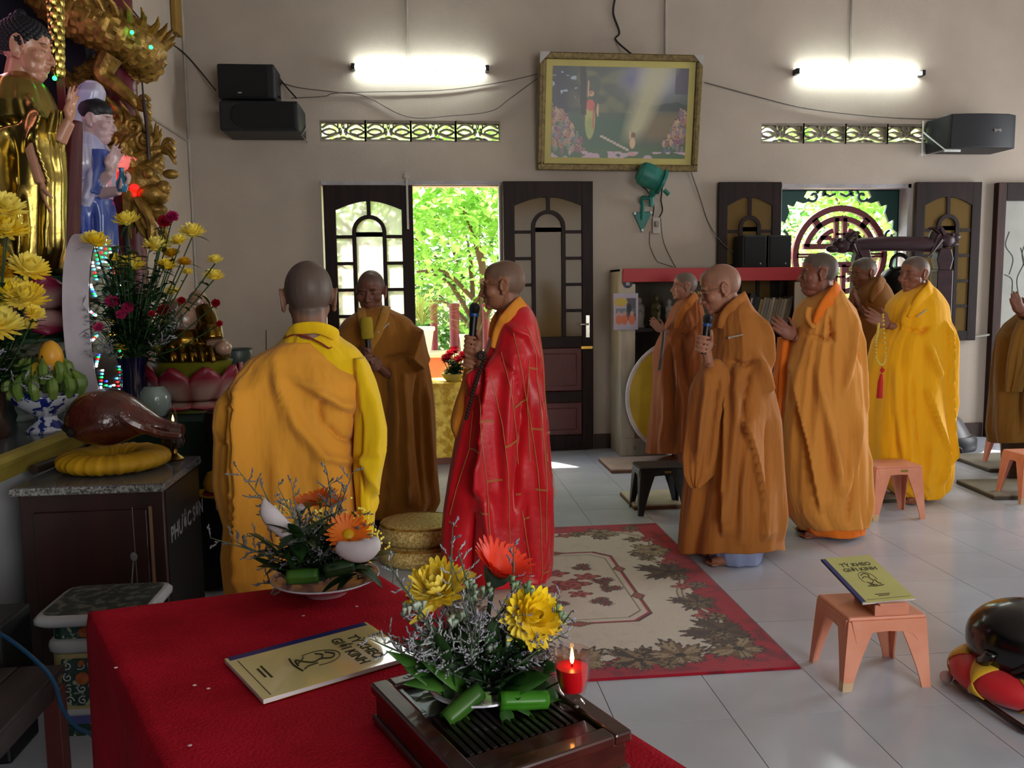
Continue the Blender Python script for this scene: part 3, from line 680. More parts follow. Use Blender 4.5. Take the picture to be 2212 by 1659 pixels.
cname = {'book_black': 'thick black', 'book_cream': 'cream', 'book_grey': 'grey', 'book_tan': 'tan', 'book_olive': 'olive', 'book_pale': 'pale'}
while x < xe and i < len(seq):
    th = [.03, .03, .05, .048, .03, .026, .03, .022, .026, .03, .024, .028, .03, .022, .026][i]; h = random.uniform(.24, .27) if i != 2 else .29
    M = Matrix.Rotation(.22 if i > 0 else .05, 3, 'Y')
    t = thing('book', '%s book leaning on the bookcase shelf, %s from the left' % (cname[seq[i]], words[i]), 'book', (x, 7.42, zs1), 0, 'books leaning on the bookcase shelf')
    cz_ = zs1+h/2*math.cos(.22)+th/2*math.sin(.22)+.001
    MB().box((x+th/2+h/2*math.sin(.22), 7.43, cz_), (th-.002, .17, h), M).build('cover', seq[i], t, smooth=0, bevel=.002)
    MB().box((x+th/2+h/2*math.sin(.22), 7.435, cz_+.0), (th*.7, .168, h+.001), M).build('pages', 'book_pale', t, smooth=0)
    if i == 2: MB().box((x+th/2+h/2*math.sin(.22), 7.343, cz_+.02), (.014, .003, h*.6), M).build('spine_lettering', 'figurine_pale', t, smooth=0)
    x += th*1.03; i += 1
# papers and boxes on the lower shelf
for k, (px, w, h, c) in enumerate(((1615, .22, .1, 'book_tan'), (1668, .2, .09, 'book_olive'))):
    q = PY(px, 840, 7.42); tag(MB().box((q[0], 7.45, .45+h*1.4), (w, .24, h*2.8)).build('document_box', c, smooth=0, bevel=.006), ['tan document box on the lowest bookcase shelf', 'olive document box on the lowest bookcase shelf, right of the tan one'][k], 'box')
q = PY(1655, 770, 7.42)
t = thing('tea_set', 'dark small teapot on the middle bookcase shelf', 'teapot', (q[0], 7.45, zs2))
MB().lathe([(0, 0), (.05, 0), (.075, .04), (.06, .09), (.03, .1), (0, .1)], (q[0], 7.45, zs2), 16).build('pot', 'shelf_dark', t)
MB().tube([(q[0]+.06, 7.45, zs2+.04), (q[0]+.1, 7.45, zs2+.06), (q[0]+.12, 7.45, zs2+.1)], .012, 8).build('spout', 'shelf_dark', t)
MB().lathe([(0, 0), (.03, 0), (.012, .012), (.012, .022), (0, .026)], (q[0], 7.45, zs2+.098), 12).build('lid', 'shelf_dark', t)
# two black speakers on top of the bookcase
for (p0, p1, lab) in ((1604, 1658, 'black floor speaker standing on the bookcase, left of the pair'), (1659, 1712, 'blue-black speaker standing on the bookcase, right of the pair')):
    a = PY(p0, 508, 7.36); b = PY(p1, 508, 7.36)
    t = thing('shelf_speaker', lab, 'speaker', ((a[0]+b[0])/2, 7.45, bz))
    MB().span((a[0]+.004, 7.36, bz+.002), (b[0]-.004, 7.6, a[2])).build('cabinet', 'speaker_side', t, smooth=0, bevel=.01)
    MB().span((a[0]+.015, 7.35, bz+.015), (b[0]-.015, 7.362, a[2]-.012)).build('grille', 'speaker_grill', t, smooth=0, bevel=.005)
    MB().box(((a[0]+b[0])/2+.05, 7.349, bz+.035), (.012, .003, .014)).build('badge', 'dust_white', t, smooth=0)
# ---------------------------------------------------------------- bell stand by the window
mat('stand_wood', '#2c1a20', .4, col2='#3c242a', scale=5, stretch=(1, 1, 5), spec=.3); mat('bell_bronze', '#14120f', .3, metal=.7)
SY = 6.95
bl, br_ = PY(1812, 525, SY), PY(2058, 520, SY); zt = PY(1930, 512, SY)[2]; zb_ = PY(1930, 545, SY)[2]
t = thing('bell_stand', 'dark carved wooden bell stand with dragon-ended beam by the window', 'bell stand', ((bl[0]+br_[0])/2, SY, 0))
P = [Vector((bl[0]+.08+(br_[0]-bl[0]-.2)*k/8, SY, (zt+zb_)/2-.012+.02*math.sin(PI*k/8))) for k in range(9)]
MB().tube(P, [.05]+[.062]*7+[.05], 14).build('beam', 'stand_wood', t)
for sd, e in ((-1, Vector((bl[0]+.06, SY, zt-.07))), (1, Vector((br_[0]-.1, SY, zt-.03)))):
    h = MB()
    h.ball(e+Vector((sd*.03, 0, .0)), (.09, .06, .065)); h.ball(e+Vector((sd*.11, 0, .025*sd)), (.06, .045, .035)); h.ball(e+Vector((sd*.1, 0, -.035)), (.055, .035, .022))
    for q in (-1, 1):
        h.tube(catmull([e+Vector((0, q*.03, .05)), e+Vector((-sd*.05, q*.05, .1)), e+Vector((-sd*.1, q*.05, .1))], 5), [.02]*6+[.014]*3+[.005]*2, 6)
        h.ball(e+Vector((sd*.07, q*.035, .045)), .02)
    for k in range(7):
        a_ = -1.2+k*.4; h.tube([e+Vector((-sd*.02, 0, 0)), e+Vector((-sd*(.06+.03*math.cos(a_*2)), .05*math.sin(a_), .09*math.cos(a_)-.03)), e+Vector((-sd*.14, .06*math.sin(a_*2), .1*math.sin(a_)-.06))], [.03, .024, .004], 6)
    h.build('dragon_head', 'stand_wood', t)
mat('stand_pale', '#6a5a63', .35)
for px in (1856, 2030):
    x = PY(px, 700, SY)[0]
    MB().span((x-.07, SY-.06, .05), (x+.07, SY+.06, zb_-.15)).build('post', 'stand_wood', t, smooth=0, bevel=.012)
    MB().prism([(x-.05, zb_-.16), (x+.05, zb_-.16), (x+.075, zb_-.06), (x+.05, zb_+.03), (x-.05, zb_+.03), (x-.075, zb_-.06)], SY-.05, SY+.05).build('capital', 'stand_wood', t, smooth=0, bevel=.012)
    MB().prism([(x-.2, .0), (x+.2, .0), (x+.18, .06), (x+.08, .12), (x+.07, .3), (x-.07, .3), (x-.08, .12), (x-.18, .06)], SY-.12, SY+.12).build('foot', 'stand_wood', t, smooth=0, bevel=.012)
x = (PY(1856, 700, SY)[0]+PY(2030, 700, SY)[0])/2
MB().span((PY(1862, 700, SY)[0], SY-.03, .3), (PY(2024, 700, SY)[0], SY+.03, .38)).build('stretcher', 'stand_wood', t, smooth=0, bevel=.01)
bt = thing('bronze_bell', 'dark bronze bell hanging from the carved stand between the monks', 'bell', (x, SY, .7))
z0_ = zb_-.12
MB().lathe([(.0, 0), (.06, .0), (.13, -.04), (.165, -.1), (.17, -.25), (.18, -.38), (.2, -.46), (.205, -.5), (.19, -.5), (.16, -.4), (.0, -.2)], (x-.02, SY, z0_), 32).build('bell_body', 'bell_bronze', bt)
MB().tube(catmull([(x-.1, SY, z0_-.01), (x-.08, SY, z0_+.07), (x-.02, SY, z0_+.1), (x+.04, SY, z0_+.07), (x+.06, SY, z0_-.01)], 6), .018, 8).build('hanger', 'bell_bronze', bt)
for k in range(3): MB().lathe([(.172+.002*k, -.2-.1*k), (.182+.004*k, -.205-.1*k), (.172+.003*k, -.21-.1*k)], (x-.02, SY, z0_), 32).build('band', 'bell_bronze', bt)
# black appliance base near the right wall
q = PZ(2070, 975)
t = thing('floor_fan_base', 'black moulded base with a short lever behind the yellow-robed person', 'appliance', (q[0], q[1], 0))
x, y = q[0]-.05, q[1]+.12
MB().lathe([(0, 0), (.26, 0), (.27, .02), (.27, .1), (.25, .13), (0, .13)], (x, y, 0), 28, None, 1., .8).build('base', 'black_plastic', t)
mat('grey_plastic', '#4b474a', .4)
MB().lathe([(.24, .13), (.22, .17), (.16, .27), (.1, .32), (0, .325)], (x-.03, y, 0), 28, None, 1., .8).build('cover', 'grey_plastic', t)
MB().tube([(x-.02, y, .3), (x-.02, y-.02, .46), (x+.06, y-.03, .56)], .02, 8).build('lever', 'black_plastic', t)
# ================================================================ people
mat_attr('skin', .5, spec=.35)
def head_parts(m, M, s=1., ear=1., nose=1., fat=0.):
    R3 = M.to_3x3()
    def E(c, r, rot=None, nu=18, nv=12):
        mm = R3 if rot is None else R3 @ rot
        m.ball(M @ Vector(c), r, nu, nv, mm)
    E((-.014, 0, .03), (.098, .077, .09), None, 24, 16); E((.022, 0, .045), (.066, .066, .066))
    E((.026, 0, -.03), (.06, .062+fat*.006, .085)); E((.03, 0, -.07), (.05, .05+fat*.012, .04)); E((.064, 0, -.097), (.02, .024, .016))
    for q in (-1, 1):
        E((.052, q*.043, -.028), (.028, .024+fat*.008, .028)); E((.072, q*.026, .019), (.018, .027, .008), Matrix.Rotation(q*-.35, 3, 'Z'))
        E((.067, q*.031, -.003), (.015, .017, .010)); E((.07, q*.031, -.004), (.013, .014, .0065))
        E((.089, q*.013, -.043), (.011, .0095, .009))
        er = Matrix.Rotation(q*-.3, 3, 'Z') @ Matrix.Rotation(.15, 3, 'Y')
        E((-.012, q*.079, -.004), (.021*ear, .008, .035*ear), er); E((-.006, q*.08, -.034*ear), (.010, .008, .013)); m.tube([M @ Vector((-.012+.019*math.cos(a)*ear, q*(.086+.004*math.sin(a)), -.002+.032*math.sin(a)*ear)) for a in [(-.6+4.2*k/10) for k in range(11)]], .0045*s, 6)
    m.tube([M @ Vector(p) for p in ((.082, 0, .014), (.09*1, 0, -.008), (.096+.006*nose, 0, -.026), (.099+.008*nose, 0, -.04), (.088, 0, -.049))], [.007*s, .0075*s, .0095*s, .0125*s, .008*s], 10)
    E((.083, 0, -.064), (.011, .024, .0065)); E((.08, 0, -.076), (.011, .021, .0075)); E((.07, 0, -.06), (.016, .03, .022))
    if fat: E((.03, 0, -.105), (.045, .045, .03))
def hand_parts(m, Wp, fd, pn, s=1., curl=(12, 12, 14, 18), thumb=1, thumb_curl=20, splay=3., hold=None):
    """palm and five fingers; fd finger direction, pn the way the palm faces, thumb=+1/-1 side"""
    fd = Vector(fd).normalized(); pn = Vector(pn); pn = (pn-fd*pn.dot(fd)).normalized(); sd = pn.cross(fd)*thumb
    Wp = Vector(Wp); Mx = Matrix((sd, fd, pn)).transposed()
    m.ball(Wp+fd*.05*s, (.039*s, .055*s, .0145*s), 14, 10, Mx); m.ball(Wp+fd*.028*s+sd*.018*s+pn*.006*s, (.02*s, .032*s, .016*s), 12, 8, Mx)
    base = [(.029, .087), (.0095, .092), (-.0105, .089), (-.029, .08)]; ln = [.07, .078, .072, .056]
    for i in range(4):
        p = Wp+sd*base[i][0]*s+fd*base[i][1]*s; a = math.radians(splay*(1.5-i)); d = (fd*math.cos(a)+sd*math.sin(a)).normalized()
        pts = [Wp+sd*base[i][0]*.75*s+fd*.05*s, p]; rr = [.0085*s, .0088*s]
        c = math.radians(curl[i])
        for k, f in enumerate((.42, .32, .26)):
            ang = c*(k+.6) if k else c*.6
            dd = d*math.cos(ang)+pn*math.sin(ang); p = p+dd*ln[i]*f*s; pts.append(p); rr.append((.0082, .0074, .0058)[k]*s)
        m.tube(pts, rr, 8); m.ball(pts[-1], .006*s, 8, 6)
    t0 = Wp+sd*.022*s+fd*.022*s; tc = math.radians(thumb_curl)
    d1 = (sd*.75+fd*.62+pn*.2).normalized(); d2 = (sd*.25*math.cos(tc)+fd*.9+pn*(.1+.9*math.sin(tc))).normalized()
    p1 = t0+d1*.038*s; p2 = p1+d2*.03*s; p3 = p2+(d2+pn*.2).normalized()*.025*s
    m.tube([t0, p1, p2, p3], [.0135*s, .011*s, .0098*s, .007*s], 8); m.ball(p3, .0072*s, 8, 6)
def remesh(mb, voxel, ratio, sm=4):
    me = bpy.data.meshes.new('tmp'); me.from_pydata(mb.v, [], mb.f); me.update()
    bm = bmesh.new(); bm.from_mesh(me); bmesh.ops.recalc_face_normals(bm, faces=bm.faces); bm.to_mesh(me); bm.free()
    o = bpy.data.objects.new('tmp', me); COL.objects.link(o)
    r = o.modifiers.new('r', 'REMESH'); r.mode = 'VOXEL'; r.voxel_size = voxel
    if sm:
        k = o.modifiers.new('s', 'SMOOTH'); k.factor = .5; k.iterations = sm
    if ratio < 1:
        d = o.modifiers.new('d', 'DECIMATE'); d.ratio = ratio
    dg = bpy.context.evaluated_depsgraph_get(); out = bpy.data.meshes.new_from_object(o.evaluated_get(dg))
    bpy.data.objects.remove(o); bpy.data.meshes.remove(me); return out
def sstep(x, a, b):
    t = np.clip((x-a)/(b-a), 0, 1); return t*t*(3-2*t)
def skin_cols(me, Mh, tone, stub, lips='#8a4a42'):
    n = len(me.vertices); co = np.empty(n*3); me.vertices.foreach_get('co', co); co = co.reshape(-1, 3)
    Mi = np.array(Mh.inverted()); p = co @ Mi[:3, :3].T + Mi[:3, 3]
    c = np.tile(np.array(lin(tone)), (n, 1))
    near = (np.linalg.norm(p, axis=1) < .19)
    d = p[:, 2]-(.80*p[:, 0]-.002)
    mk = sstep(d, -.006, .012)*near*(np.abs(p[:, 1]) < .081)
    ear = (np.abs(p[:, 1]) > .073) & (np.abs(p[:, 0]+.01) < .03) & (np.abs(p[:, 2]+.005) < .045); mk = mk*(~ear)
    c = c*(1-mk[:, None]*.85)+np.array(lin(stub))*mk[:, None]*.85
    def spot(cx, cz, a, b, col, k=1., yy=0., tilt=0.):
        nonlocal c
        y = np.abs(p[:, 1])-yy; x = y; z = p[:, 2]-cz-tilt*y
        m = np.clip(1.4-((x/a)**2+(z/b)**2), 0, 1)*(p[:, 0] > cx)*near*k
        c = c*(1-m[:, None])+np.array(lin(col))*m[:, None]
    spot(.05, .021, .02, .0045, '#2a1c16', .75, .031, -.12); spot(.055, -.004, .014, .0035, '#1d1310', .8, .032)
    spot(.07, -.07, .021, .009, lips, .6); spot(.07, -.0695, .022, .002, '#3a1c18', .7); spot(.05, -.015, .014, .004, '#7a4a3a', .4, .032)
    setcol(me, c)
class Cloth:
    def __init__(s, rows, y0, depth, yoff=0., nu=144, nv=120, nexp=2.3, fold=.012, seed=1, folds=(), kf=3., hem=None, smooth=2, yslope=0., hl=1.):
        s.y0 = y0
        Z = []; XL = []; XR = []
        for py, xl, xr in rows:
            a = PY(xl, py, y0); b = PY(xr, py, y0); Z.append((a[2]+b[2])/2); XL.append(a[0]); XR.append(b[0])
        Z = np.array(Z)[::-1]; XL = np.array(XL)[::-1]; XR = np.array(XR)[::-1]
        zz = np.linspace(Z[0], Z[-1], nv)
        xl = np.interp(zz, Z, XL); xr = np.interp(zz, Z, XR)
        for _ in range(smooth):
            for arr in (xl, xr): arr[1:-1] = (arr[:-2]+2*arr[1:-1]+arr[2:])/4
        dz = np.array([PY(r[1], d[0], y0)[2] for d, r in zip(depth, [rows[0]]*len(depth))])[::-1]; db = np.array([d[1] for d in depth])[::-1]
        bb = np.interp(zz, dz, db)
        th = np.linspace(0, 2*PI, nu, endpoint=False)
        ct, st = np.cos(th), np.sin(th)
        ce = np.sign(ct)*np.abs(ct)**(2/nexp); se = np.sign(st)*np.abs(st)**(2/nexp)
        cx = (xl+xr)/2; aa = (xr-xl)/2
        V = np.zeros((nv, nu, 3)); N = np.zeros((nv, nu, 3))
        tfr = (zz[-1]-zz)/(zz[-1]-zz[0])
        V[..., 0] = cx[:, None]+aa[:, None]*ce; V[..., 1] = y0+yoff+(yslope*tfr)[:, None]+bb[:, None]*se; V[..., 2] = zz[:, None]
        N[..., 0] = ct[None, :]*bb[:, None]; N[..., 1] = st[None, :]*aa[:, None]; N /= np.linalg.norm(N, axis=2, keepdims=True)+1e-9
        D = np.zeros((nv, nu))
        g = [(noise.noise(Vector((math.cos(t)*kf, math.sin(t)*kf, seed*7.1))), noise.noise(Vector((math.cos(t)*kf*2.2, math.sin(t)*kf*2.2, seed*3.3+9)))) for t in th]
        for i in range(nv):
            t = tfr[i]; amp = fold*1.45*(.25+.75*min(1, t*1.6))*(1 if t > .06 else t/.06)
            for j in range(nu):
                tt = th[j]+.25*noise.noise(Vector((math.cos(th[j]), math.sin(th[j]), zz[i]*1.3+seed)))
                tt += .35*zz[i]*math.sin(2*th[j]+seed)
                q = noise.noise(Vector((math.cos(tt)*kf*.6, math.sin(tt)*kf*.6, seed*7.1+zz[i]*.5)))
                q2 = noise.noise(Vector((math.cos(tt)*kf*1.5, math.sin(tt)*kf*1.5, seed*3.3+zz[i]*.7)))
                q3 = noise.noise(Vector((math.cos(tt)*1.3, math.sin(tt)*1.3, seed*1.7+zz[i]*1.4)))
                D[i, j] = amp*(2.0*(.45-math.sqrt(q*q+.006)*1.7)+.9*max(0., .4+q3*1.5)*(.45-math.sqrt(q2*q2+.004)*1.7))
        wfront = np.clip(-N[..., 1], 0, 1)**.5
        Xv, Zv = V[..., 0], V[..., 2]
        for f in folds:
            kind, amp, w, pts = f
            P = np.array([PY(a, b, y0)[[0, 2]] for a, b in pts])
            best = np.full(Xv.shape, 9.); sg = np.zeros(Xv.shape); tp = np.zeros(Xv.shape)
            L = len(P)-1
            for k in range(L):
                a, b = P[k], P[k+1]; e = b-a; ll = e@e+1e-12
                t = np.clip(((Xv-a[0])*e[0]+(Zv-a[1])*e[1])/ll, 0, 1)
                dx = Xv-(a[0]+t*e[0]); dzz = Zv-(a[1]+t*e[1]); d = np.hypot(dx, dzz)
                cr = np.sign(e[0]*dzz-e[1]*dx); m = d < best
                best = np.where(m, d, best); sg = np.where(m, cr, sg); tp = np.where(m, (k+t)/L, tp)
            fade = np.clip(np.minimum(tp, 1-tp)*6, 0.0, 1)
            amp *= 2.1; w *= .9
            if kind == 'r': D += amp*np.exp(-(best/w)**2)*wfront*(.3+.7*fade)
            elif kind == 's': D += amp*np.where(sg > 0, np.exp(-best/(w*4.5)), np.exp(-best/.004))*wfront*np.clip(fade*2, 0, 1)
            elif kind == 'v': D += -abs(amp)*np.exp(-best/w)*wfront*(.3+.7*fade)
        V += N*D[..., None]
        lift = bb[0]*CAMH/y0*.75*hl
        V[..., 2] += (lift*np.clip((tfr-.8)/.2, 0, 1)**1.5)[:, None]*np.clip(-se, 0, 1)[None, :]
        if hem: V[..., 2] += (hem*np.clip((tfr-.93)/.07, 0, 1)**2)[:, None]*np.sin(th*5+seed)[None, :]
        s.V = V; s.nu, s.nv = nu, nv
    def build(s, name, m, parent, label=None):
        mb = MB(); mb.loft([r for r in s.V], True)
        return mb.build(name, m, parent, smooth=180, label=label)
    def surf(s, px, py, off=.004):
        p = PY(px, py, s.y0); F_ = s.V[:, s.nu//2:, :].reshape(-1, 3)
        d = (F_[:, 0]-p[0])**2+(F_[:, 2]-p[2])**2
        k = np.argsort(d)[:4]; return Vector((p[0], float(F_[k, 1].min())-off, p[2]))
def stitch(m, cl, pts, r=.0016, n=6, off=.002):
    P = []
    for (a, b), (c, d) in zip(pts[:-1], pts[1:]):
        for k in range(n): P.append((a+(c-a)*k/n, b+(d-b)*k/n))
    P.append(pts[-1]); m.tube([cl.surf(*p, off=off) for p in P], r, 5)
def person(lab, top, y0, yaw, pitch, foot, garments, tone, stub, hands=(), arms=(), s=1.03, roll=0., neckpt=None, voxel=.0042, fat=0., feet=True, group='robed people standing in the hall', hx=0., nose=1., fdy=0.):
    """top: pixel of the crown; yaw: heading of the face (180 = to the left of the picture)"""
    tp = Vector(PY(top[0], top[1], y0)); H = tp-Vector((0, 0, .12*s))+Vector((hx, 0, 0))
    Mh = Matrix.Translation(H) @ Matrix.Rotation(math.radians(yaw), 4, 'Z') @ Matrix.Rotation(math.radians(pitch), 4, 'Y') @ Matrix.Rotation(roll, 4, 'X') @ Matrix.Scale(s, 4)
    fx = Vector(PZ(foot[0], foot[1])); fx.y = y0
    t = thing('person', lab, 'person', (fx.x, y0, 0), 0, group)
    m = MB(); head_parts(m, Mh, s, fat=fat, nose=nose)
    f = Vector((math.cos(math.radians(yaw)), math.sin(math.radians(yaw)), 0)); l = Vector((-f.y, f.x, 0))
    nk = Vector(neckpt) if neckpt else Vector((H.x, H.y, H.z-.22*s))-f*.035
    m.tube([Mh @ Vector((-.022, 0, -.03)), Mh @ Vector((-.03, 0, -.1)), nk, nk-Vector((0, 0, .06))], [.054*s, .055*s, .06*s, .09*s], 16)
    m.tube([nk, Vector((fx.x, y0, nk.z-.3)), Vector((fx.x, y0, .85)), Vector((fx.x, y0, .78))], [.07, .1, .1, .09], 12)
    for q in (-1, 1): m.tube([nk-Vector((0, 0, .05)), nk+l*q*.08-Vector((0, 0, .09))], [.06, .04], 10)
    for q in (-1, 1):
        hip = Vector((fx.x, y0, .82))+l*q*.07; an = Vector((fx.x, y0+fdy, .075))+l*q*.085-f*.04
        m.tube([hip, (hip+an)/2+f*.02, an], [.06, .042, .032], 10)
        m.tube([an, an-Vector((0, 0, .035))], [.032, .036], 10)
        toe = an+f*.15; m.tube([an-f*.05-Vector((0, 0, .045)), an-Vector((0, 0, .032)), an+f*.08-Vector((0, 0, .045)), toe-Vector((0, 0, .057))], [.028, .034, .03, .02], 12)
        for k in range(5): m.tube([toe+l*(k-2)*.015*q-f*.03-Vector((0, 0, .06)), toe+l*(k-2)*.0165*q+f*(.03-.007*abs(k-1))-Vector((0, 0, .064))], [.01, .0075], 6)
    for (sh, el, wr) in arms: m.tube([Vector(sh), Vector(el), Vector(wr)], [.042, .034, .0255], 10)
    for h in hands:
        if 'axis' in h: w_ = grip_parts(m, **{k: v for k, v in h.items() if k not in ('elbow', 'sh')}); m.tube([Vector(h['sh']), Vector(h['elbow']), w_], [.04, .034, .0245], 10)
        else: hand_parts(m, **h)
    me = remesh(m, voxel, .5); skin_cols(me, Mh, tone, stub)
    finish(me, 'body', 'skin', t, smooth=180, fixn=False)
    for g in garments: g(t)
    return t, Mh
def glasses(t, Mh, m='gold_wire', r=.021, dy=.033, x=.1, z=-.004):
    g = MB()
    for q in (-1, 1):
        g.tube([Mh @ Vector((x+.004*math.cos(a)*0, q*dy+r*math.cos(a), z+r*.8*math.sin(a))) for a in [2*PI*k/16 for k in range(17)]], .0017, 6)
        g.tube([Mh @ Vector(p) for p in ((x, q*(dy+r), z+.008), (x-.03, q*.074, z+.01), (-.01, q*.086, z+.012), (-.03, q*.084, z-.012))], .0018, 6)
    g.tube([Mh @ Vector((x, -.012, z+.004)), Mh @ Vector((x+.006, 0, z+.008)), Mh @ Vector((x, .012, z+.004))], .0015, 6)
    o = g.build('spectacles', m, t)
    for q in (-1, 1): MB().add([Mh @ Vector((x, q*dy+r*.95*math.cos(a), z+r*.76*math.sin(a))) for a in [2*PI*k/16 for k in range(16)]], [tuple(range(16))]).build('lens', 'lens_glass', o)
def prayer(tip, wrist, y0, f=(-1, 0, 0), gap=.016, elbow=(.2, .19, -.06), dy=0., s=1.):
    """palms joined: returns hands and arms. tip/wrist are pixels"""
    T_, W_ = Vector(PY(*tip, y0+dy)), Vector(PY(*wrist, y0+dy)); fd = (T_-W_).normalized(); f = Vector(f); l = Vector((-f.y, f.x, 0))
    sc = (T_-W_).length/.172
    H_, A_ = [], []
    for q in (-1, 1):
        wp = W_+l*q*gap*1.05
        H_.append(dict(Wp=wp, fd=fd-l*q*.05, pn=-l*q, s=sc, curl=(3+2*q, 4, 4-q, 7), thumb=q, thumb_curl=10, splay=2.5))
        el = wp-f*elbow[0]+l*q*.075+Vector((0, 0, elbow[2])); sh = el-f*.04+Vector((0, 0, .18))
        A_.append((sh, el, wp))
    return H_, A_
def band(path, w, flat, m, name='collar', label=None):
    def go(t):
        P = catmull([Vector(PY(a, b, c)) for a, b, c in path], 6)
        nP_ = len(P); MB().tube(P, [w*(.35+.65*min(1, 4*min(k, nP_-1-k)/nP_)) for k in range(nP_)], 14, flat=flat*.62, up=(0, 1, 0)).build(name, m, t, smooth=180, label=label)
    return go
def hug(cl, pts, w, name='collar', m=None, th=.014, end=.55, label=None):
    """a folded band lying on the robe surface; pts are pixels from the nape down"""
    def go(t):
        P = catmull([(a, b, 0) for a, b in pts], 6); n = len(P); rings = []
        C = [cl.surf(p.x, p.y, .0) for p in P]
        for _ in range(3):
            ys = [c.y for c in C]
            for i in range(1, n-1): C[i].y = (ys[i-1]+2*ys[i]+ys[i+1])/4
        for i in range(n):
            d = (C[min(i+1, n-1)]-C[max(i-1, 0)]); d = Vector((d.x, 0, d.z)).normalized(); s_ = Vector((-d.z, 0, d.x)); u = i/(n-1); ww = w*(1 if u < .55 else 1-(1-end)*(u-.55)/.45)
            rings.append([C[i]+Vector((0, -.004, 0))+s_*ww*math.copysign(abs(math.cos(a))**.6, math.cos(a))+Vector((0, -th*math.sin(a), 0)) for a in [2*PI*k/14 for k in range(14)]])
        MB().loft(rings).build(name, m, t, smooth=180, label=label)
    return go
def grip_parts(m, c, axis, pa, a0, a1, R=.026, s=1., wrist=(.02, .02, -.075), thumb=(330, .05)):
    """a hand closed round a rod at c: four fingers stacked along the axis, palm at angle pa, thumb along the rod; returns the wrist"""
    c = Vector(c); ax = Vector(axis).normalized(); ex = Vector((1, 0, 0)); ex = (ex-ax*ex.dot(ax)).normalized(); ey = ax.cross(ex)
    def pt(deg, h, r): a = math.radians(deg); return c+ax*h*s+(ex*math.cos(a)+ey*math.sin(a))*r*s
    for i, h in enumerate((.033, .011, -.011, -.032)):
        e = a1-(0, -8, 0, 14)[i]; pts = [pt(pa, h*.9, .036)]+[pt(a0+(e-a0)*k/8, h-.004*k/8, R+(.006 if k in (0, 4) else .002)) for k in range(9)]
        m.tube(pts, [.011*s]+[.0098*s]*3+[.0092*s]*3+[.0085*s]*2+[.007*s], 9); m.ball(pts[-1], .0072*s, 8, 6)
    p = pt(pa, 0, .038); d = (pt(pa, 0, 1)-c).normalized(); sd = ax.cross(d); m.ball(p, (.017*s, .04*s, .046*s), 14, 10, Matrix((d, sd, ax)).transposed())
    w_ = p+Vector(wrist)*s; m.tube([p+ax*-.02*s, (p+w_)/2, w_], [.026*s, .025*s, .024*s], 10)
    m.tube([p+ax*.005, pt((pa-360+thumb[0])/2 if pa < 180 else (pa+thumb[0])/2, thumb[1]*.5, R+.016), pt(thumb[0], thumb[1], R+.004), pt(thumb[0]-14, thumb[1]+.022, R+.001)], [.015*s, .0125*s, .0105*s, .0075*s], 9)
    return w_
def microphone(name, lab, p_top, p_bot, y_top, y_bot, ring='mic_blue', cover=None):
    a, b = Vector(PY(*p_top, y_top)), Vector(PY(*p_bot, y_bot)); d = (b-a).normalized(); Q = d.to_track_quat('Z', 'Y').to_matrix()
    t = thing(name, lab, 'microphone', b); L = (b-a).length
    MB().lathe([(.0, .045), (.019, .048), (.018, .1), (.0155, L*.75), (.0145, L), (0, L)], a, 16, Q).build('handle', 'mic_black', t)
    if cover: MB().lathe([(0, -.012), (.03, -.012), (.036, 0), (.037, .1), (.034, .112), (.02, .116)], a, 18, Q).build('foam_cover', cover, t)
    else:
        MB().lathe([(0, -.002), (.014, 0), (.024, .012), (.026, .025), (.023, .042), (.02, .048), (0, .05)], a, 18, Q).build('grille', 'mic_grille', t)
        MB().lathe([(.019, .046), (.0225, .048), (.0225, .062), (.019, .064)], a, 18, Q).build('ring', ring, t)
    return t
mat('gold_wire', '#c9b68a', .25, metal=1); mat_glass('lens_glass')
mat('mic_black', '#0b0b0d', .4); mat('mic_grille', '#3a3b40', .35, metal=.8, bump=1, bscale=700); mat('mic_blue', '#16407c', .4); mat('foam_yellow', '#a58f1c', .9, bump=.6, bscale=300)
def clothmat(n, c, r=.8, sheen=.12, var=.06, **k): return mat(n, c, r, var=var, scale=4, bump=.6, bscale=9, bdist=.04, stretch=(1, 1, .3), sheen=sheen, spec=.25, **k)
clothmat('robe_amber', '#d69430'); clothmat('robe_yellow', '#dcb40a'); clothmat('robe_brown', '#94601f'); clothmat('robe_rust', '#8f4d20'); clothmat('robe_ochre', '#a9692c')
clothmat('robe_orange', '#d48e3c'); clothmat('under_orange', '#e6761c'); clothmat('robe_darkbrown', '#8a5a26'); clothmat('robe_gold', '#f2b012'); clothmat('robe_olive', '#7d5a22'); clothmat('robe_umber', '#3f2a1c')
clothmat('under_blue', '#8f9bc0'); clothmat('collar_orange', '#dc8c2c'); clothmat('collar_brown', '#a8782c'); clothmat('collar_rust', '#a8621e')
mat('robe_red', '#c8101f', .38, var=.12, scale=5, bump=.25, bscale=25, sheen=.1, spec=.5); mat('stitch_gold', '#b8854a', .5); mat('pin_white', '#b9b7b0', .35)
SK, ST = '#94634a', '#5f4c41'
def G(name, cl, m, label=None): return lambda t: cl.build(name, m, t, label)
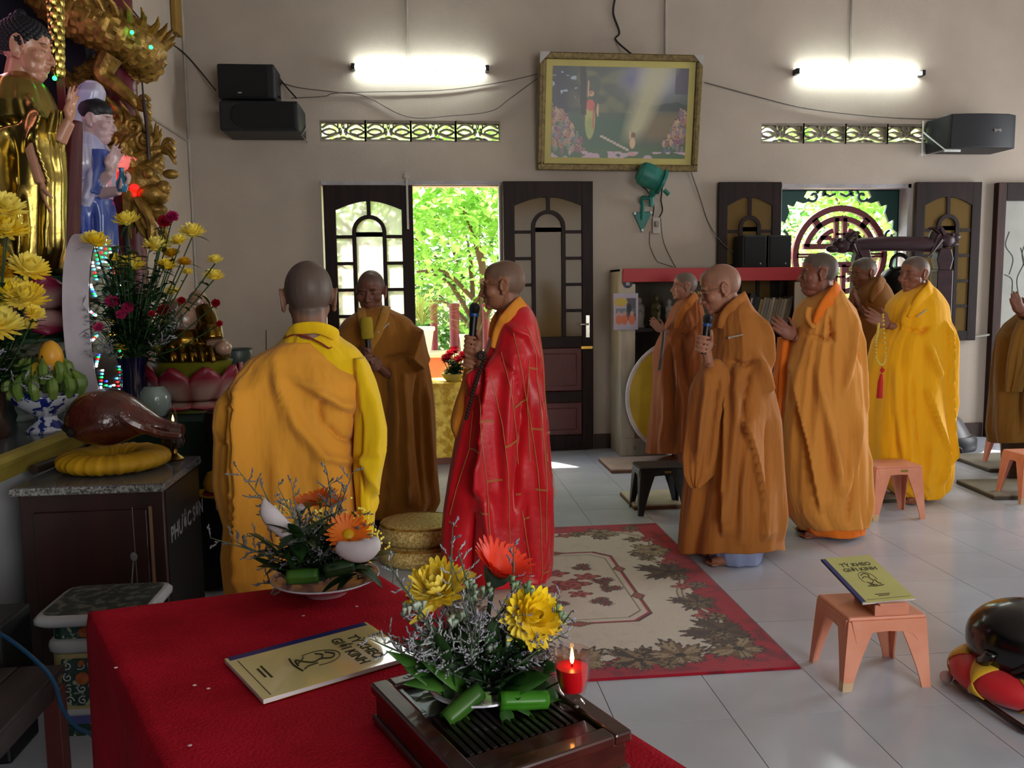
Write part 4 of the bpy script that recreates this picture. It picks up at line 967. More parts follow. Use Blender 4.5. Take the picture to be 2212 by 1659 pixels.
# --- 1 person seen from behind, amber robe over yellow
Y1 = 2.85
c_y = Cloth([(700, 640, 702), (716, 622, 722), (735, 606, 742), (750, 590, 768), (788, 580, 798), (840, 560, 815), (880, 560, 800), (923, 560, 772), (1240, 600, 770), (1330, 600, 770)], Y1, [(700, .07), (740, .1), (800, .135), (900, .13), (1330, .12)], fold=.006, seed=3, nexp=2.2,
    folds=[('s', .02, .012, [(772, 930), (790, 1010), (812, 1060)]), ('v', .02, .008, [(776, 880), (772, 950), (778, 1020)]), ('r', .01, .02, [(806, 830), (818, 920), (806, 1010)])])
c_s = Cloth([(770, 768, 790), (790, 764, 800), (822, 768, 813), (856, 769, 822), (923, 768, 835), (964, 766, 834), (1014, 768, 821), (1055, 774, 812), (1085, 776, 816), (1102, 778, 806), (1136, 776, 804), (1240, 774, 794), (1330, 774, 788)], Y1, [(770, .06), (830, .1), (960, .12), (1330, .08)], yoff=-.045, fold=.007, seed=6, nu=100, nv=130, folds=[('s', .02, .01, [(790, 960), (800, 1020), (812, 1060)]), ('r', .012, .014, [(806, 830), (818, 920), (806, 1010)]), ('v', .012, .008, [(785, 880), (783, 960), (792, 1040)])])
c_a = Cloth([(737, 616, 690), (748, 590, 704), (772, 541, 735), (800, 520, 770), (822, 508, 794), (862, 471, 788), (900, 470, 780), (937, 470, 773), (987, 469, 772), (1027, 468, 775), (1068, 477, 777), (1118, 493, 778), (1186, 487, 778), (1260, 496, 780), (1380, 500, 780), (1545, 505, 775)], Y1, [(737, .1), (760, .125), (820, .16), (900, .175), (1100, .18), (1545, .2)], yoff=-.012, fold=.005, seed=5, nexp=2.9, nu=200, nv=190,
    folds=[('r', .014, .022, [(610, 770), (625, 830), (660, 900), (700, 950), (715, 985)]), ('r', .012, .014, [(640, 800), (690, 825), (712, 845), (760, 880)]), ('v', .02, .006, [(708, 845), (703, 870), (712, 900)]), ('v', .012, .008, [(716, 850), (740, 870), (774, 890)]),
           ('r', .012, .02, [(690, 820), (740, 860), (772, 868)]), ('v', .016, .007, [(716, 900), (745, 930), (773, 945)]), ('r', .012, .014, [(705, 960), (740, 975), (772, 985)]), ('s', .022, .006, [(535, 790), (530, 900), (534, 1000), (536, 1120), (536, 1260)]), ('s', .02, .005, [(546, 800), (544, 930), (549, 1060), (546, 1260)]),
           ('v', .01, .008, [(487, 945), (505, 940), (530, 925)]), ('r', .008, .02, [(505, 840), (495, 880), (490, 930)]), ('r', .01, .02, [(620, 960), (622, 1060), (618, 1200)]), ('r', .014, .03, [(700, 970), (720, 1060), (730, 1160)]), ('v', .012, .008, [(690, 1050), (700, 1120), (702, 1220)])])
mat('lining_red', '#7a2a14', .8)
person('shaven-headed person seen from behind in an amber robe over yellow', (664, 564), Y1, 97, 6, (640, 1500), [G('under_robe', c_y, 'robe_yellow', 'yellow under robe with wide right sleeve'), G('sleeve', c_s, 'robe_yellow', 'wide yellow right sleeve'), G('outer_robe', c_a, 'robe_amber', 'amber outer robe draped over one shoulder'),
    band([(618, 728, Y1-.06), (640, 712, Y1-.1), (685, 708, Y1-.115), (722, 722, Y1-.075), (726, 742, Y1-.03)], .02, .5, 'robe_yellow'), band([(612, 732, Y1-.07), (645, 722, Y1-.1), (690, 740, Y1-.118), (712, 752, Y1-.1), (727, 740, Y1-.05)], .0035, 1, 'lining_red', 'collar_piping')],
    '#7d5a48', '#4d453f', s=1.0, voxel=.0042)
# --- 2 brown robe facing the camera, microphone with yellow cover
Y2 = 5.35
c = Cloth([(662, 786, 834), (670, 776, 846), (680, 758, 870), (692, 742, 889), (728, 721, 908), (765, 716, 920), (820, 714, 930), (870, 716, 936), (980, 724, 944), (1050, 730, 950), (1085, 735, 953), (1118, 745, 935)], Y2, [(662, .06), (680, .12), (700, .16), (800, .2), (900, .19), (1118, .2)], fold=.012, seed=8,
    folds=[('s', .05, .02, [(893, 700), (885, 745), (880, 770), (905, 800)]), ('v', .03, .012, [(835, 770), (855, 768), (880, 762)]), ('s', .03, .01, [(868, 790), (872, 860), (876, 950), (880, 1090)]), ('r', .02, .03, [(852, 790), (858, 900), (862, 1060)]), ('v', .02, .012, [(905, 790), (896, 860), (902, 960), (912, 1080)]), ('r', .02, .02, [(918, 830), (925, 920), (935, 1060)]), ('v', .03, .02, [(838, 780), (836, 880), (836, 1000), (830, 1110)])])
W2 = Vector(PY(816, 785, Y2-.24)); W2b = Vector(PY(806, 778, Y2-.3))
p2, M2 = person('person in a brown robe facing the camera behind a yellow-covered microphone', (800, 584), Y2, -100, 8, (845, 1130), [G('robe', c, 'robe_brown'), hug(c, [(782, 664), (786, 690), (796, 720), (806, 748)], .026, m='collar_brown'), hug(c, [(836, 661), (830, 688), (820, 715), (806, 745), (800, 765)], .026, m='collar_brown')],
    '#6d4535', '#57443a', hands=[dict(c=PY(795, 764, Y2-.315), axis=(-.06, 0, 1), pa=130, a0=165, a1=325, wrist=(-.04, .05, -.07), elbow=(-.4, Y2-.06, 1.0), sh=(-.42, Y2, 1.15), thumb=(60, .04)), dict(c=PY(805, 788, Y2-.3), axis=(-.5, 0, 1), pa=60, a0=20, a1=-130, wrist=(.06, .05, -.07), elbow=(-.15, Y2-.06, .93), sh=(-.14, Y2, 1.1), thumb=(120, .03))],
    s=1.06, fat=1.)
microphone('microphone', 'microphone with a yellow foam cover held by the person in brown', (791, 690), (797, 772), Y2-.31, Y2-.32, cover='foam_yellow')
tag(MB().tube([c.surf(822, 716, .012), c.surf(843, 695, .012)], [.0045, .004], 6).ball(c.surf(821, 715, .014), .007, 8, 6).build('robe_pin', 'pin_white'), 'small silver pin on the brown robe of the facing person', 'pin')
# --- 3 red brocade robe, microphone, spectacles
Y3 = 4.17
c3 = Cloth([(655, 1098, 1137), (668, 1082, 1147), (690, 1073, 1156), (714, 1064, 1162), (755, 1050, 1169), (790, 1026, 1174), (812, 1012, 1176), (850, 1003, 1179), (890, 1002, 1183), (952, 987, 1187), (1035, 973, 1190), (1099, 962, 1192), (1150, 957, 1193), (1227, 957, 1191), (1262, 962, 1187)], Y3, [(655, .06), (672, .12), (700, .17), (760, .21), (900, .22), (1262, .21)], fold=.016, seed=12, nu=176, nv=170, hem=.006,
    folds=[('r', .02, .03, [(1100, 760), (1090, 850), (1085, 960), (1090, 1100)]), ('v', .025, .015, [(1125, 800), (1118, 900), (1105, 1000), (1100, 1080)]), ('r', .02, .025, [(1150, 830), (1150, 960), (1160, 1080)]), ('s', .03, .012, [(1060, 760), (1045, 860), (1035, 960), (1020, 1060)]), ('v', .03, .014, [(1015, 1090), (1010, 1150), (1005, 1240)]), ('r', .02, .02, [(1040, 1050), (1050, 1150), (1055, 1240)]), ('v', .02, .015, [(1125, 1050), (1130, 1140), (1140, 1240)]), ('r', .02, .03, [(1170, 1000), (1175, 1120), (1178, 1240)]), ('r', .014, .02, [(1090, 700), (1130, 720), (1155, 790)]), ('v', .015, .01, [(1075, 770), (1100, 800), (1110, 850)])])
c3u = Cloth([(795, 1002, 1032), (833, 995, 1030), (870, 982, 1025), (905, 973, 1020), (925, 973, 1012), (940, 980, 1004), (948, 985, 994)], Y3, [(795, .05), (870, .07), (948, .03)], fold=.004, seed=2, nu=64, nv=50)
c3c = Cloth([(790, 1022, 1050), (800, 1004, 1052), (815, 1001, 1050), (835, 1008, 1048), (850, 1012, 1044)], Y3, [(790, .045), (820, .06), (850, .05)], yoff=-.12, fold=.004, seed=4, nu=64, nv=40)
def red_stitch(t):
    m = MB()
    for pts in ([(1100, 715), (1118, 800), (1135, 900), (1150, 1000), (1158, 1100), (1162, 1230)], [(1075, 755), (1092, 830), (1106, 930), (1110, 985)], [(1052, 800), (1075, 900), (1087, 1000), (1092, 1130), (1096, 1240)], [(1030, 830), (1032, 930), (1045, 1020), (1050, 1120), (1058, 1240)], [(1018, 880), (1010, 960), (985, 1040), (970, 1100)], [(1130, 700), (1146, 760), (1152, 830), (1160, 920), (1168, 1020), (1170, 1150)], [(1150, 690), (1165, 780), (1172, 880), (1176, 960), (1172, 1010)], [(1118, 1080), (1125, 1120), (1138, 1200), (1140, 1240)], [(1133, 770), (1128, 860), (1134, 980)], [(1180, 960), (1188, 1060)]):
        stitch(m, c3, pts, .0017)
    for pts in ([(1133, 787), (1150, 790)], [(1135, 911), (1160, 912)], [(1100, 866), (1125, 853)], [(1030, 895), (1058, 893)], [(1080, 945), (1110, 934)], [(1045, 1018), (1075, 1014)], [(1145, 1037), (1168, 1038)], [(1010, 957), (1030, 959)], [(1122, 1100), (1134, 1096)], [(1030, 1083), (1046, 1083)], [(1160, 860), (1172, 858)], [(968, 1114), (985, 1120)], [(1105, 1048), (1115, 1046)], [(1170, 930), (1183, 928)], [(1165, 1218), (1188, 1220)], [(1098, 1165), (1110, 1158)]):
        for o in (-1.2, 1.2): stitch(m, c3, [(a, b+o) for a, b in pts], .0018)
    m.build('stitching', 'stitch_gold', t, label='thin gold seams in a patchwork grid', kind='stuff')
W3 = Vector(PY(1018, 782, Y3-.14)); Wm = Vector(PY(1020, 740, Y3-.14))
p3, M3 = person('person in a red patchwork robe speaking into a black microphone', (1085, 562), Y3, 172, 0, (1085, 1262), [G('robe', c3, 'robe_red'), G('inner_sleeve', c3u, 'collar_orange', 'orange inner sleeve hanging at the front'), G('cuff', c3c, 'robe_red'), red_stitch,
    hug(c3, [(1128, 650), (1108, 666), (1088, 688), (1071, 715), (1061, 748)], .032, m='collar_orange', end=.4), band([(1128, 648, Y3+.05), (1100, 664, Y3+.07), (1075, 690, Y3+.02), (1058, 730, Y3-.05)], .03, .4, 'collar_orange')],
    SK, '#6a5648', hands=[dict(c=PY(1018, 742, Y3-.128), axis=(.08, 0, 1), pa=65, a0=115, a1=305, wrist=(.035, .01, -.085), elbow=(.3, Y3-.05, 1.0), sh=(.36, Y3-.02, 1.15), thumb=(345, .045)), dict(c=PY(1020, 776, Y3-.12), axis=(.25, 0, 1), pa=50, a0=120, a1=300, wrist=(.05, .02, -.07), elbow=(.3, Y3+.02, .98), sh=(.36, Y3+.04, 1.1), R=.03, thumb=(20, .03))], s=1.03)
glasses(p3, M3)
microphone('microphone', 'black microphone with a blue ring held by the person in red', (1026, 655), (1018, 752), Y3-.12, Y3-.13)
bm = MB()
for k in range(20):
    u = k/19; q = c3.surf(1043-(1043-1003)*u**.8, 765+125*u, .02); q.y = min(q.y, Y3-.2); bm.ball(q, .0105, 8, 6)
for k in range(8):
    a = 2*PI*k/8; q = Vector(PY(1040, 768, Y3-.2)); bm.ball(q+Vector((.014*math.cos(a), -.01, .014*math.sin(a))), .011, 8, 6)
mat('bead_dark', '#2b1d16', .35)
tag(bm.build('prayer_beads', 'bead_dark'), 'dark brown prayer beads hanging from the wrist of the person in red', 'beads')
# --- 4 rust robe, further back
Y4 = 6.82
c = Cloth([(636, 1484, 1504), (648, 1466, 1509), (668, 1454, 1514), (690, 1446, 1517), (712, 1436, 1520), (735, 1424, 1521), (760, 1414, 1522), (822, 1415, 1523), (887, 1410, 1526), (952, 1404, 1530), (979, 1401, 1528)], Y4, [(636, .06), (655, .14), (690, .2), (800, .22), (979, .24)], fold=.016, seed=21,
    folds=[('v', .03, .02, [(1432, 740), (1436, 850), (1432, 960)]), ('r', .025, .03, [(1424, 790), (1424, 900), (1414, 970)]), ('v', .03, .02, [(1455, 720), (1462, 790), (1480, 850)]), ('r', .02, .02, [(1445, 780), (1455, 870), (1450, 970)]), ('r', .02, .03, [(1470, 670), (1480, 730), (1470, 770)]), ('v', .025, .02, [(1440, 722), (1465, 725), (1490, 700)])])
h, a = prayer((1403, 688), (1431, 716), Y4, dy=-.04, elbow=(.22, .18, -.05))
person('slight shaven person in a rust robe praying in front of the bookcase', (1478, 588), Y4, 176, -4, (1452, 1003), [G('robe', c, 'robe_rust'), hug(c, [(1500, 636), (1484, 650), (1468, 666), (1454, 690), (1448, 708)], .034, m='collar_rust', end=.4)], '#9a6a55', '#5b564e', hands=h, arms=a, s=.97, voxel=.005)
tag(MB().tube(catmull([PY(1434, 716, Y4-.22), PY(1430, 760, Y4-.26), PY(1424, 800, Y4-.26)], 6), [.012]*12+[.014], 8).build('prayer_strap', 'bead_dark'), 'dark cord hanging from the wrists of the person in rust', 'cord')
# --- 5 ochre robe with microphone
Y5 = 4.4
c5 = Cloth([(641, 1592, 1610), (655, 1572, 1614), (672, 1552, 1624), (690, 1541, 1640), (706, 1538, 1648), (722, 1538, 1651), (760, 1532, 1653), (800, 1520, 1652), (850, 1508, 1657), (900, 1500, 1661), (1017, 1490, 1671), (1104, 1481, 1678), (1160, 1475, 1681), (1190, 1472, 1682)], Y5, [(641, .06), (660, .13), (690, .18), (760, .22), (900, .23), (1190, .22)], fold=.014, seed=31, nu=176, nv=160, hem=.005,
    folds=[('r', .02, .02, [(1612, 680), (1635, 720), (1630, 800)]), ('r', .025, .03, [(1600, 760), (1620, 810), (1630, 840)]), ('v', .03, .012, [(1590, 790), (1575, 860), (1568, 930)]), ('r', .025, .025, [(1560, 790), (1558, 880), (1550, 980), (1540, 1100)]), ('s', .03, .012, [(1565, 880), (1590, 960), (1610, 1060), (1612, 1160)]), ('s', .03, .01, [(1540, 800), (1535, 930), (1532, 1040), (1531, 1150)]), ('v', .02, .012, [(1625, 900), (1618, 1020), (1608, 1150)]), ('r', .02, .03, [(1650, 850), (1655, 1000), (1662, 1150)]), ('r', .018, .02, [(1580, 950), (1570, 1040), (1568, 1160)]), ('v', .025, .01, [(1545, 775), (1580, 782), (1600, 770)])])
c5s = Cloth([(772, 1514, 1534), (790, 1500, 1552), (810, 1484, 1556), (835, 1475, 1552), (909, 1467, 1540), (974, 1460, 1534), (1013, 1462, 1522), (1032, 1470, 1500), (1042, 1478, 1490)], Y5, [(772, .05), (830, .09), (1042, .03)], yoff=-.14, fold=.008, seed=33, nu=96, nv=90, folds=[('r', .02, .016, [(1500, 800), (1490, 880), (1480, 980)]), ('v', .02, .01, [(1522, 810), (1515, 900), (1505, 1000)])])
c5b = Cloth([(1150, 1524, 1634), (1180, 1523, 1634), (1200, 1530, 1628), (1205, 1536, 1622)], Y5, [(1150, .16), (1205, .16)], yoff=-.05, fold=.006, seed=3, nu=96, nv=24, hl=.5)
Wh = Vector(PY(1521, 772, Y5-.25))
p5, M5 = person('bespectacled person in an ochre robe holding a microphone beside the rug', (1555, 571), Y5, 172, 14, (1572, 1208), [G('robe', c5, 'robe_ochre'), G('sleeve', c5s, 'robe_ochre'), G('under_skirt', c5b, 'under_blue', 'pale blue under garment showing below the hem'),
    hug(c5, [(1604, 641), (1588, 650), (1568, 665), (1550, 686), (1543, 708)], .034, m='robe_ochre', end=.5), band([(1604, 640, Y5+.06), (1575, 658, Y5+.08), (1545, 690, Y5+.02)], .034, .4, 'robe_ochre')],
    '#a06e56', '#8a6450', hands=[dict(c=PY(1520, 742, Y5-.224), axis=(.1, 0, 1), pa=60, a0=110, a1=300, s=1.08, wrist=(.02, .01, -.09), elbow=(1.58, Y5-.08, .93), sh=(1.62, Y5-.03, 1.1), thumb=(340, .045))], s=1.07, nose=1.2, fdy=-.075)
glasses(p5, M5, r=.023)
microphone('microphone', 'dark microphone with a blue ring held by the person in ochre', (1530, 678), (1519, 765), Y5-.22, Y5-.225)
tag(MB().tube([c5.surf(1552, 726, .012), c5.surf(1574, 719, .012)], [.0045, .004], 6).ball(c5.surf(1553, 727, .013), .006, 8, 6).build('robe_pin', 'pin_white'), 'small silver clip on the chest of the ochre robe', 'pin')
# --- 6 light orange robe
Y6 = 4.72
c6 = Cloth([(616, 1786, 1806), (628, 1766, 1812), (645, 1746, 1820), (667, 1728, 1836), (693, 1721, 1845), (725, 1713, 1849), (750, 1705, 1851), (805, 1697, 1855), (870, 1689, 1858), (914, 1686, 1860), (979, 1684, 1863), (1066, 1692, 1864), (1101, 1704, 1863), (1127, 1722, 1862), (1142, 1735, 1860)], Y6, [(616, .06), (632, .13), (667, .2), (740, .23), (900, .24), (1142, .21)], fold=.013, seed=41, nu=176, nv=160,
    folds=[('r', .02, .02, [(1810, 680), (1795, 760), (1780, 840)]), ('r', .016, .018, [(1832, 700), (1840, 800), (1838, 900)]), ('v', .02, .012, [(1822, 690), (1815, 740), (1822, 780)]), ('r', .024, .03, [(1735, 790), (1745, 880), (1760, 960), (1775, 1040)]), ('r', .02, .03, [(1815, 880), (1800, 980), (1780, 1060)]), ('s', .025, .012, [(1700, 770), (1705, 880), (1720, 980), (1740, 1100)]), ('v', .02, .01, [(1800, 930), (1800, 1020), (1792, 1120)]), ('v', .025, .01, [(1722, 722), (1745, 730), (1765, 715)]), ('r', .016, .02, [(1850, 950), (1852, 1050), (1846, 1130)]), ('v', .018, .008, [(1755, 680), (1757, 720), (1765, 735)])])
c6u = Cloth([(730, 1690, 1712), (780, 1684, 1708), (827, 1679, 1706), (957, 1671, 1706), (1066, 1673, 1706), (1116, 1677, 1700)], Y6, [(730, .05), (1116, .1)], yoff=.05, fold=.006, seed=42, nu=72, nv=70)
c6h = Cloth([(1110, 1722, 1856), (1130, 1726, 1857), (1144, 1738, 1856), (1153, 1765, 1853)], Y6, [(1110, .2), (1153, .18)], fold=.006, seed=43, nu=110, nv=24)
h, a = prayer((1664, 688), (1714, 730), Y6, dy=-.03, elbow=(.2, .18, -.06))
person('stout person in a light orange robe praying in front of the window', (1768, 545), Y6, 166, -4, (1775, 1155), [G('robe', c6, 'robe_orange'), G('inner_sleeve', c6u, 'under_orange', 'bright orange inner sleeve at the front edge'), G('under_robe', c6h, 'under_orange', 'bright orange under robe hem'),
    hug(c6, [(1800, 617), (1782, 631), (1762, 650), (1744, 672), (1732, 696)], .036, m='under_orange', end=.3), hug(c6, [(1733, 664), (1727, 684), (1730, 706)], .022, 'lapel', m='robe_orange')],
    '#85523f', '#4d4a42', hands=h, arms=a, s=1.0, fat=1.2)
# --- 7 dark brown robe behind, hands raised
Y7 = 6.3
c = Cloth([(598, 1878, 1900), (612, 1860, 1908), (630, 1846, 1918), (660, 1838, 1926), (720, 1836, 1930), (820, 1838, 1930), (1000, 1836, 1936), (1030, 1836, 1936)], Y7, [(598, .06), (615, .14), (660, .2), (1030, .24)], fold=.012, seed=51)
h, a = prayer((1842, 622), (1852, 662), Y7, dy=-.14, elbow=(.1, .2, -.12), f=(-.8, -.6, 0))
person('person in a dark brown robe with raised praying hands behind the two front figures', (1866, 556), Y7, 190, 8, (1885, 1030), [G('robe', c, 'robe_darkbrown'), hug(c, [(1896, 600), (1882, 614), (1866, 632), (1856, 652)], .036, m='robe_darkbrown', end=.4)], '#7d5038', '#4b4a42', hands=h, arms=a, s=1.0, voxel=.005)
# --- 8 yellow robe
Y8 = 5.43
c8 = Cloth([(611, 1986, 2002), (622, 1964, 2010), (634, 1946, 2022), (648, 1930, 2032), (662, 1922, 2038), (690, 1919, 2041), (712, 1908, 2042), (736, 1893, 2043), (784, 1882, 2043), (849, 1876, 2043), (892, 1874, 2043), (957, 1877, 2044), (1001, 1881, 2044), (1031, 1896, 2044), (1058, 1928, 2038), (1078, 1955, 2014)], Y8, [(611, .06), (625, .14), (660, .2), (740, .23), (1000, .23), (1078, .16)], fold=.013, seed=61, nu=176, nv=150,
    folds=[('s', .03, .012, [(2002, 690), (2008, 760), (2010, 840), (2018, 920), (2022, 1000)]), ('r', .02, .02, [(2020, 700), (2030, 800), (2032, 900)]), ('r', .02, .03, [(1960, 740), (1975, 780), (1990, 810)]), ('s', .025, .012, [(1955, 830), (1975, 900), (1998, 960), (1992, 1040)]), ('v', .02, .012, [(1930, 800), (1935, 900), (1945, 1000)]), ('r', .02, .02, [(1905, 780), (1905, 880), (1915, 980)]), ('v', .03, .012, [(1925, 708), (1950, 716), (1965, 705)]), ('r', .018, .02, [(1945, 650), (1930, 680), (1925, 700)]), ('r', .018, .03, [(1970, 940), (1965, 1010), (1970, 1060)]), ('v', .02, .012, [(2012, 950), (2010, 1010), (2012, 1060)])])
h, a = prayer((1866, 673), (1917, 703), Y8, dy=-.05, elbow=(.2, .18, -.05))
p8, M8 = person('person in a bright yellow robe praying with yellow beads and red tassel', (1976, 553), Y8, 196, 0, (1968, 1080), [G('robe', c8, 'robe_gold'), hug(c8, [(1997, 612), (1983, 624), (1964, 640), (1944, 660), (1932, 684)], .036, m='robe_gold', end=.35)], '#8a5a46', '#5a514a', hands=h, arms=a, s=1.0, fat=.8)
mat('bead_yellow', '#c9b23c', .4); mat('tassel_red', '#b81414', .7)
t = thing('prayer_beads', 'yellow prayer bead string with a red tassel hanging from praying hands', 'beads', PY(1905, 780, Y8-.3))
bm = MB(); P = catmull([PY(*q, Y8-.27) for q in ((1907, 680), (1909, 720), (1912, 770), (1909, 785), (1902, 788), (1893, 775), (1892, 740), (1896, 715), (1898, 700))], 10)
for p in P[::2]: bm.ball(p, .0085, 8, 6)
bm.build('bead_strand', 'bead_yellow', t, kind='stuff')
MB().tube([PY(1905, 788, Y8-.27), PY(1904, 812, Y8-.27)], .003, 6).build('cord', 'tassel_red', t)
MB().tube([PY(1904, 808, Y8-.27), PY(1902, 825, Y8-.27), PY(1900, 860, Y8-.27)], [.008, .017, .02], 10).ball(PY(1906, 800, Y8-.27), .014, 10, 8).build('tassel', 'tassel_red', t)
tag(MB().tube([c8.surf(1944, 682, .014), c8.surf(1962, 667, .014)], [.0045, .004], 6).ball(c8.surf(1945, 681, .015), .006, 8, 6).build('robe_pin', 'pin_white'), 'small jewelled pin on the chest of the yellow robe', 'pin')
# --- 9 cropped person at the right edge
Y9 = 5.9
c = Cloth([(655, 2225, 2262), (680, 2205, 2285), (700, 2182, 2292), (725, 2164, 2296), (760, 2158, 2298), (800, 2154, 2300), (860, 2150, 2300), (925, 2143, 2302), (955, 2147, 2302)], Y9, [(655, .08), (700, .18), (955, .24)], fold=.022, seed=71, folds=[('v', .03, .015, [(2180, 720), (2172, 820), (2165, 930)]), ('r', .03, .02, [(2195, 740), (2190, 850), (2185, 940)]), ('v', .03, .015, [(2205, 730), (2206, 850), (2200, 950)])])
cs = Cloth([(690, 2172, 2206), (720, 2158, 2204), (760, 2150, 2196), (805, 2146, 2180), (842, 2142, 2168)], Y9, [(690, .06), (842, .05)], yoff=-.16, fold=.014, seed=72, nu=80, nv=70, folds=[('v', .02, .012, [(2180, 710), (2168, 770), (2158, 835)])])
cd = Cloth([(940, 2178, 2300), (1000, 2180, 2300), (1030, 2181, 2300)], Y9, [(940, .2), (1030, .22)], fold=.01, seed=73, nu=80, nv=40)
h, a = prayer((2186, 630), (2204, 676), Y9, dy=-.1, elbow=(.18, .18, -.1))
person('person in an olive brown robe praying, cropped at the right edge', (2247, 566), Y9, 180, 0, (2235, 1028), [G('robe', c, 'robe_olive'), G('sleeve', cs, 'robe_olive'), G('under_robe', cd, 'robe_umber')], '#7d5240', '#4b4540', hands=h, arms=a, s=1.0, voxel=.006)
# ================================================================ rug, stools, mats, cushions on the floor
RX0, RX1, RY0, RY1 = -.03, 1.405, 3.01, 5.085
NU, NV = 230, 330
uu, vv = np.meshgrid(np.linspace(0, RX1-RX0, NU), np.linspace(0, RY1-RY0, NV)); RW, RH = RX1-RX0, RY1-RY0
IM = np.zeros((NV, NU, 3)); IM[:] = L3('#a3122c')
def rnoise(s, seed):
    r = np.random.RandomState(seed); g_ = r.rand(int(RH*s)+3, int(RW*s)+3); x = uu*s; y = vv*s; xi = x.astype(int); yi = y.astype(int); fx = x-xi; fy = y-yi
    return (g_[yi, xi]*(1-fx)+g_[yi, xi+1]*fx)*(1-fy)+(g_[yi+1, xi]*(1-fx)+g_[yi+1, xi+1]*fx)*fy
n1, n2 = rnoise(25, 5), rnoise(7, 6)
mixin(np.clip((n1-.55)*3, 0, .6), '#5c1226')
ed = np.minimum(np.minimum(uu, RW-uu), np.minimum(vv, RH-vv))
mixin((ed > .155+.05*np.sin(uu*17)*np.sin(vv*13)+.03*(n2-.5)).astype(float), '#c8c0b2'); mixin(((ed > .18) & (n1 > .7)).astype(float)*.12, '#8f8068')
def leaf_m(cx, cy, R, ang, c1, c2, dark='#2c211c', lobes=5):
    dx, dy = uu-cx, vv-cy; r = np.hypot(dx, dy); a = np.arctan2(dy, dx)-ang
    rad = R*(.42+.58*np.abs(np.cos(a*lobes/2))**.7*(.65+.35*np.cos(a)))*(1+.12*np.sin(a*23))
    mixin((r < rad*1.12).astype(float), dark); mixin((r < rad*.98).astype(float), c1)
    mixin(((r < rad*.9) & (np.sin(a*lobes+1.3) > .1)).astype(float), c2); mixin((np.abs(np.sin(a*lobes/2))*r < .004).astype(float)*(r < rad*.9), dark); mixin((r < R*.15).astype(float), dark)
def rose(cx, cy, R, ang=0):
    dx, dy = uu-cx, vv-cy; r = np.hypot(dx, dy*1.3); a = np.arctan2(dy, dx)-ang; rad = R*(.8+.2*np.cos(a*5))
    mixin((r < rad*1.1).astype(float), '#3a2420'); mixin((r < rad).astype(float), '#a5524a'); mixin(((r < rad) & (np.sin(r*130+a*2) > .3)).astype(float), '#7a1c28')
def vine(pts, w=.008, c='#8a7a5c', dk='#3a2c24'):
    P = catmull([(a, b, 0) for a, b in pts], 10)
    for k, col in ((1.7, dk), (1., c)):
        d = np.full(uu.shape, 9.)
        for a, b in zip(P[:-1], P[1:]):
            ex, ey = b.x-a.x, b.y-a.y; t = np.clip(((uu-a.x)*ex+(vv-a.y)*ey)/(ex*ex+ey*ey+1e-9), 0, 1); d = np.minimum(d, np.hypot(uu-a.x-t*ex, vv-a.y-t*ey))
        mixin((d < w*k).astype(float), col)
rr = random.Random(4)
per = []
for k in range(6): per.append((.2+(RW-.4)*k/5, .17, PI/2)); per.append((.2+(RW-.4)*k/5, RH-.17, -PI/2))
for k in range(1, 9): per.append((.17, .17+(RH-.34)*k/9, 0)); per.append((RW-.17, .17+(RH-.34)*k/9, PI))
vine([(.25, .2), (.45, .14), (.7, .22), (1., .15), (RW-.25, .24), (RW-.15, .5), (RW-.23, .8), (RW-.14, 1.1), (RW-.22, 1.4), (RW-.14, 1.7), (RW-.25, RH-.2), (1., RH-.14), (.7, RH-.22), (.4, RH-.15), (.2, RH-.3), (.14, 1.6), (.22, 1.2), (.14, .8), (.22, .5), (.25, .2)], .009, '#bdb095')
for i, (x, y, a) in enumerate(per):
    x += rr.uniform(-.03, .03); y += rr.uniform(-.03, .03)
    if i % 4 == 3: rose(x, y, .06, a)
    else: leaf_m(x, y, rr.uniform(.11, .16), a+rr.uniform(-.7, .7), rr.choice(['#6a5238', '#5a4430', '#86704e']), rr.choice(['#43332a', '#9a8868', '#3a2c26']))
    leaf_m(x+rr.uniform(-.09, .09), y+rr.uniform(-.09, .09), .06, a+rr.uniform(-1, 1), '#86704e', '#4a3a2e')
cx, cy = RW/2, RH/2
def octo(hx, hy, c, w, col):
    pts = [(cx-hx+c, cy-hy), (cx+hx-c, cy-hy), (cx+hx, cy-hy+c), (cx+hx, cy+hy-c), (cx+hx-c, cy+hy), (cx-hx+c, cy+hy), (cx-hx, cy+hy-c), (cx-hx, cy-hy+c)]
    d = np.full(uu.shape, 9.)
    for (ax, ay), (bx, by) in zip(pts, pts[1:]+pts[:1]):
        ex, ey = bx-ax, by-ay; t = np.clip(((uu-ax)*ex+(vv-ay)*ey)/(ex*ex+ey*ey), 0, 1); d = np.minimum(d, np.hypot(uu-ax-t*ex, vv-ay-t*ey))
    mixin((d < w).astype(float), col)
octo(.295, .505, .085, .0075, '#33241e'); octo(.287, .497, .085, .006, '#9c1c2c'); octo(.255, .46, .075, .0035, '#6a5c4a')
for x, y, ax, ay in ((cx+.29, cy+.2, .03, .055), (cx+.29, cy-.2, .03, .055), (cx-.29, cy+.2, .03, .055), (cx-.29, cy-.2, .03, .055), (cx-.05, cy-.505, .06, .03), (cx+.0, cy+.505, .06, .03)):
    d = np.abs(uu-x)/ax+np.abs(vv-y)/ay; mixin((d < 1.15).astype(float), '#33241e'); mixin((d < .9).astype(float), '#8f4a3a')
for x, y, R in ((cx, cy, .1), (cx+.1, cy+.1, .07), (cx-.1, cy-.06, .08), (cx+.02, cy-.14, .06), (cx-.05, cy+.17, .07)): rose(x, y, R)
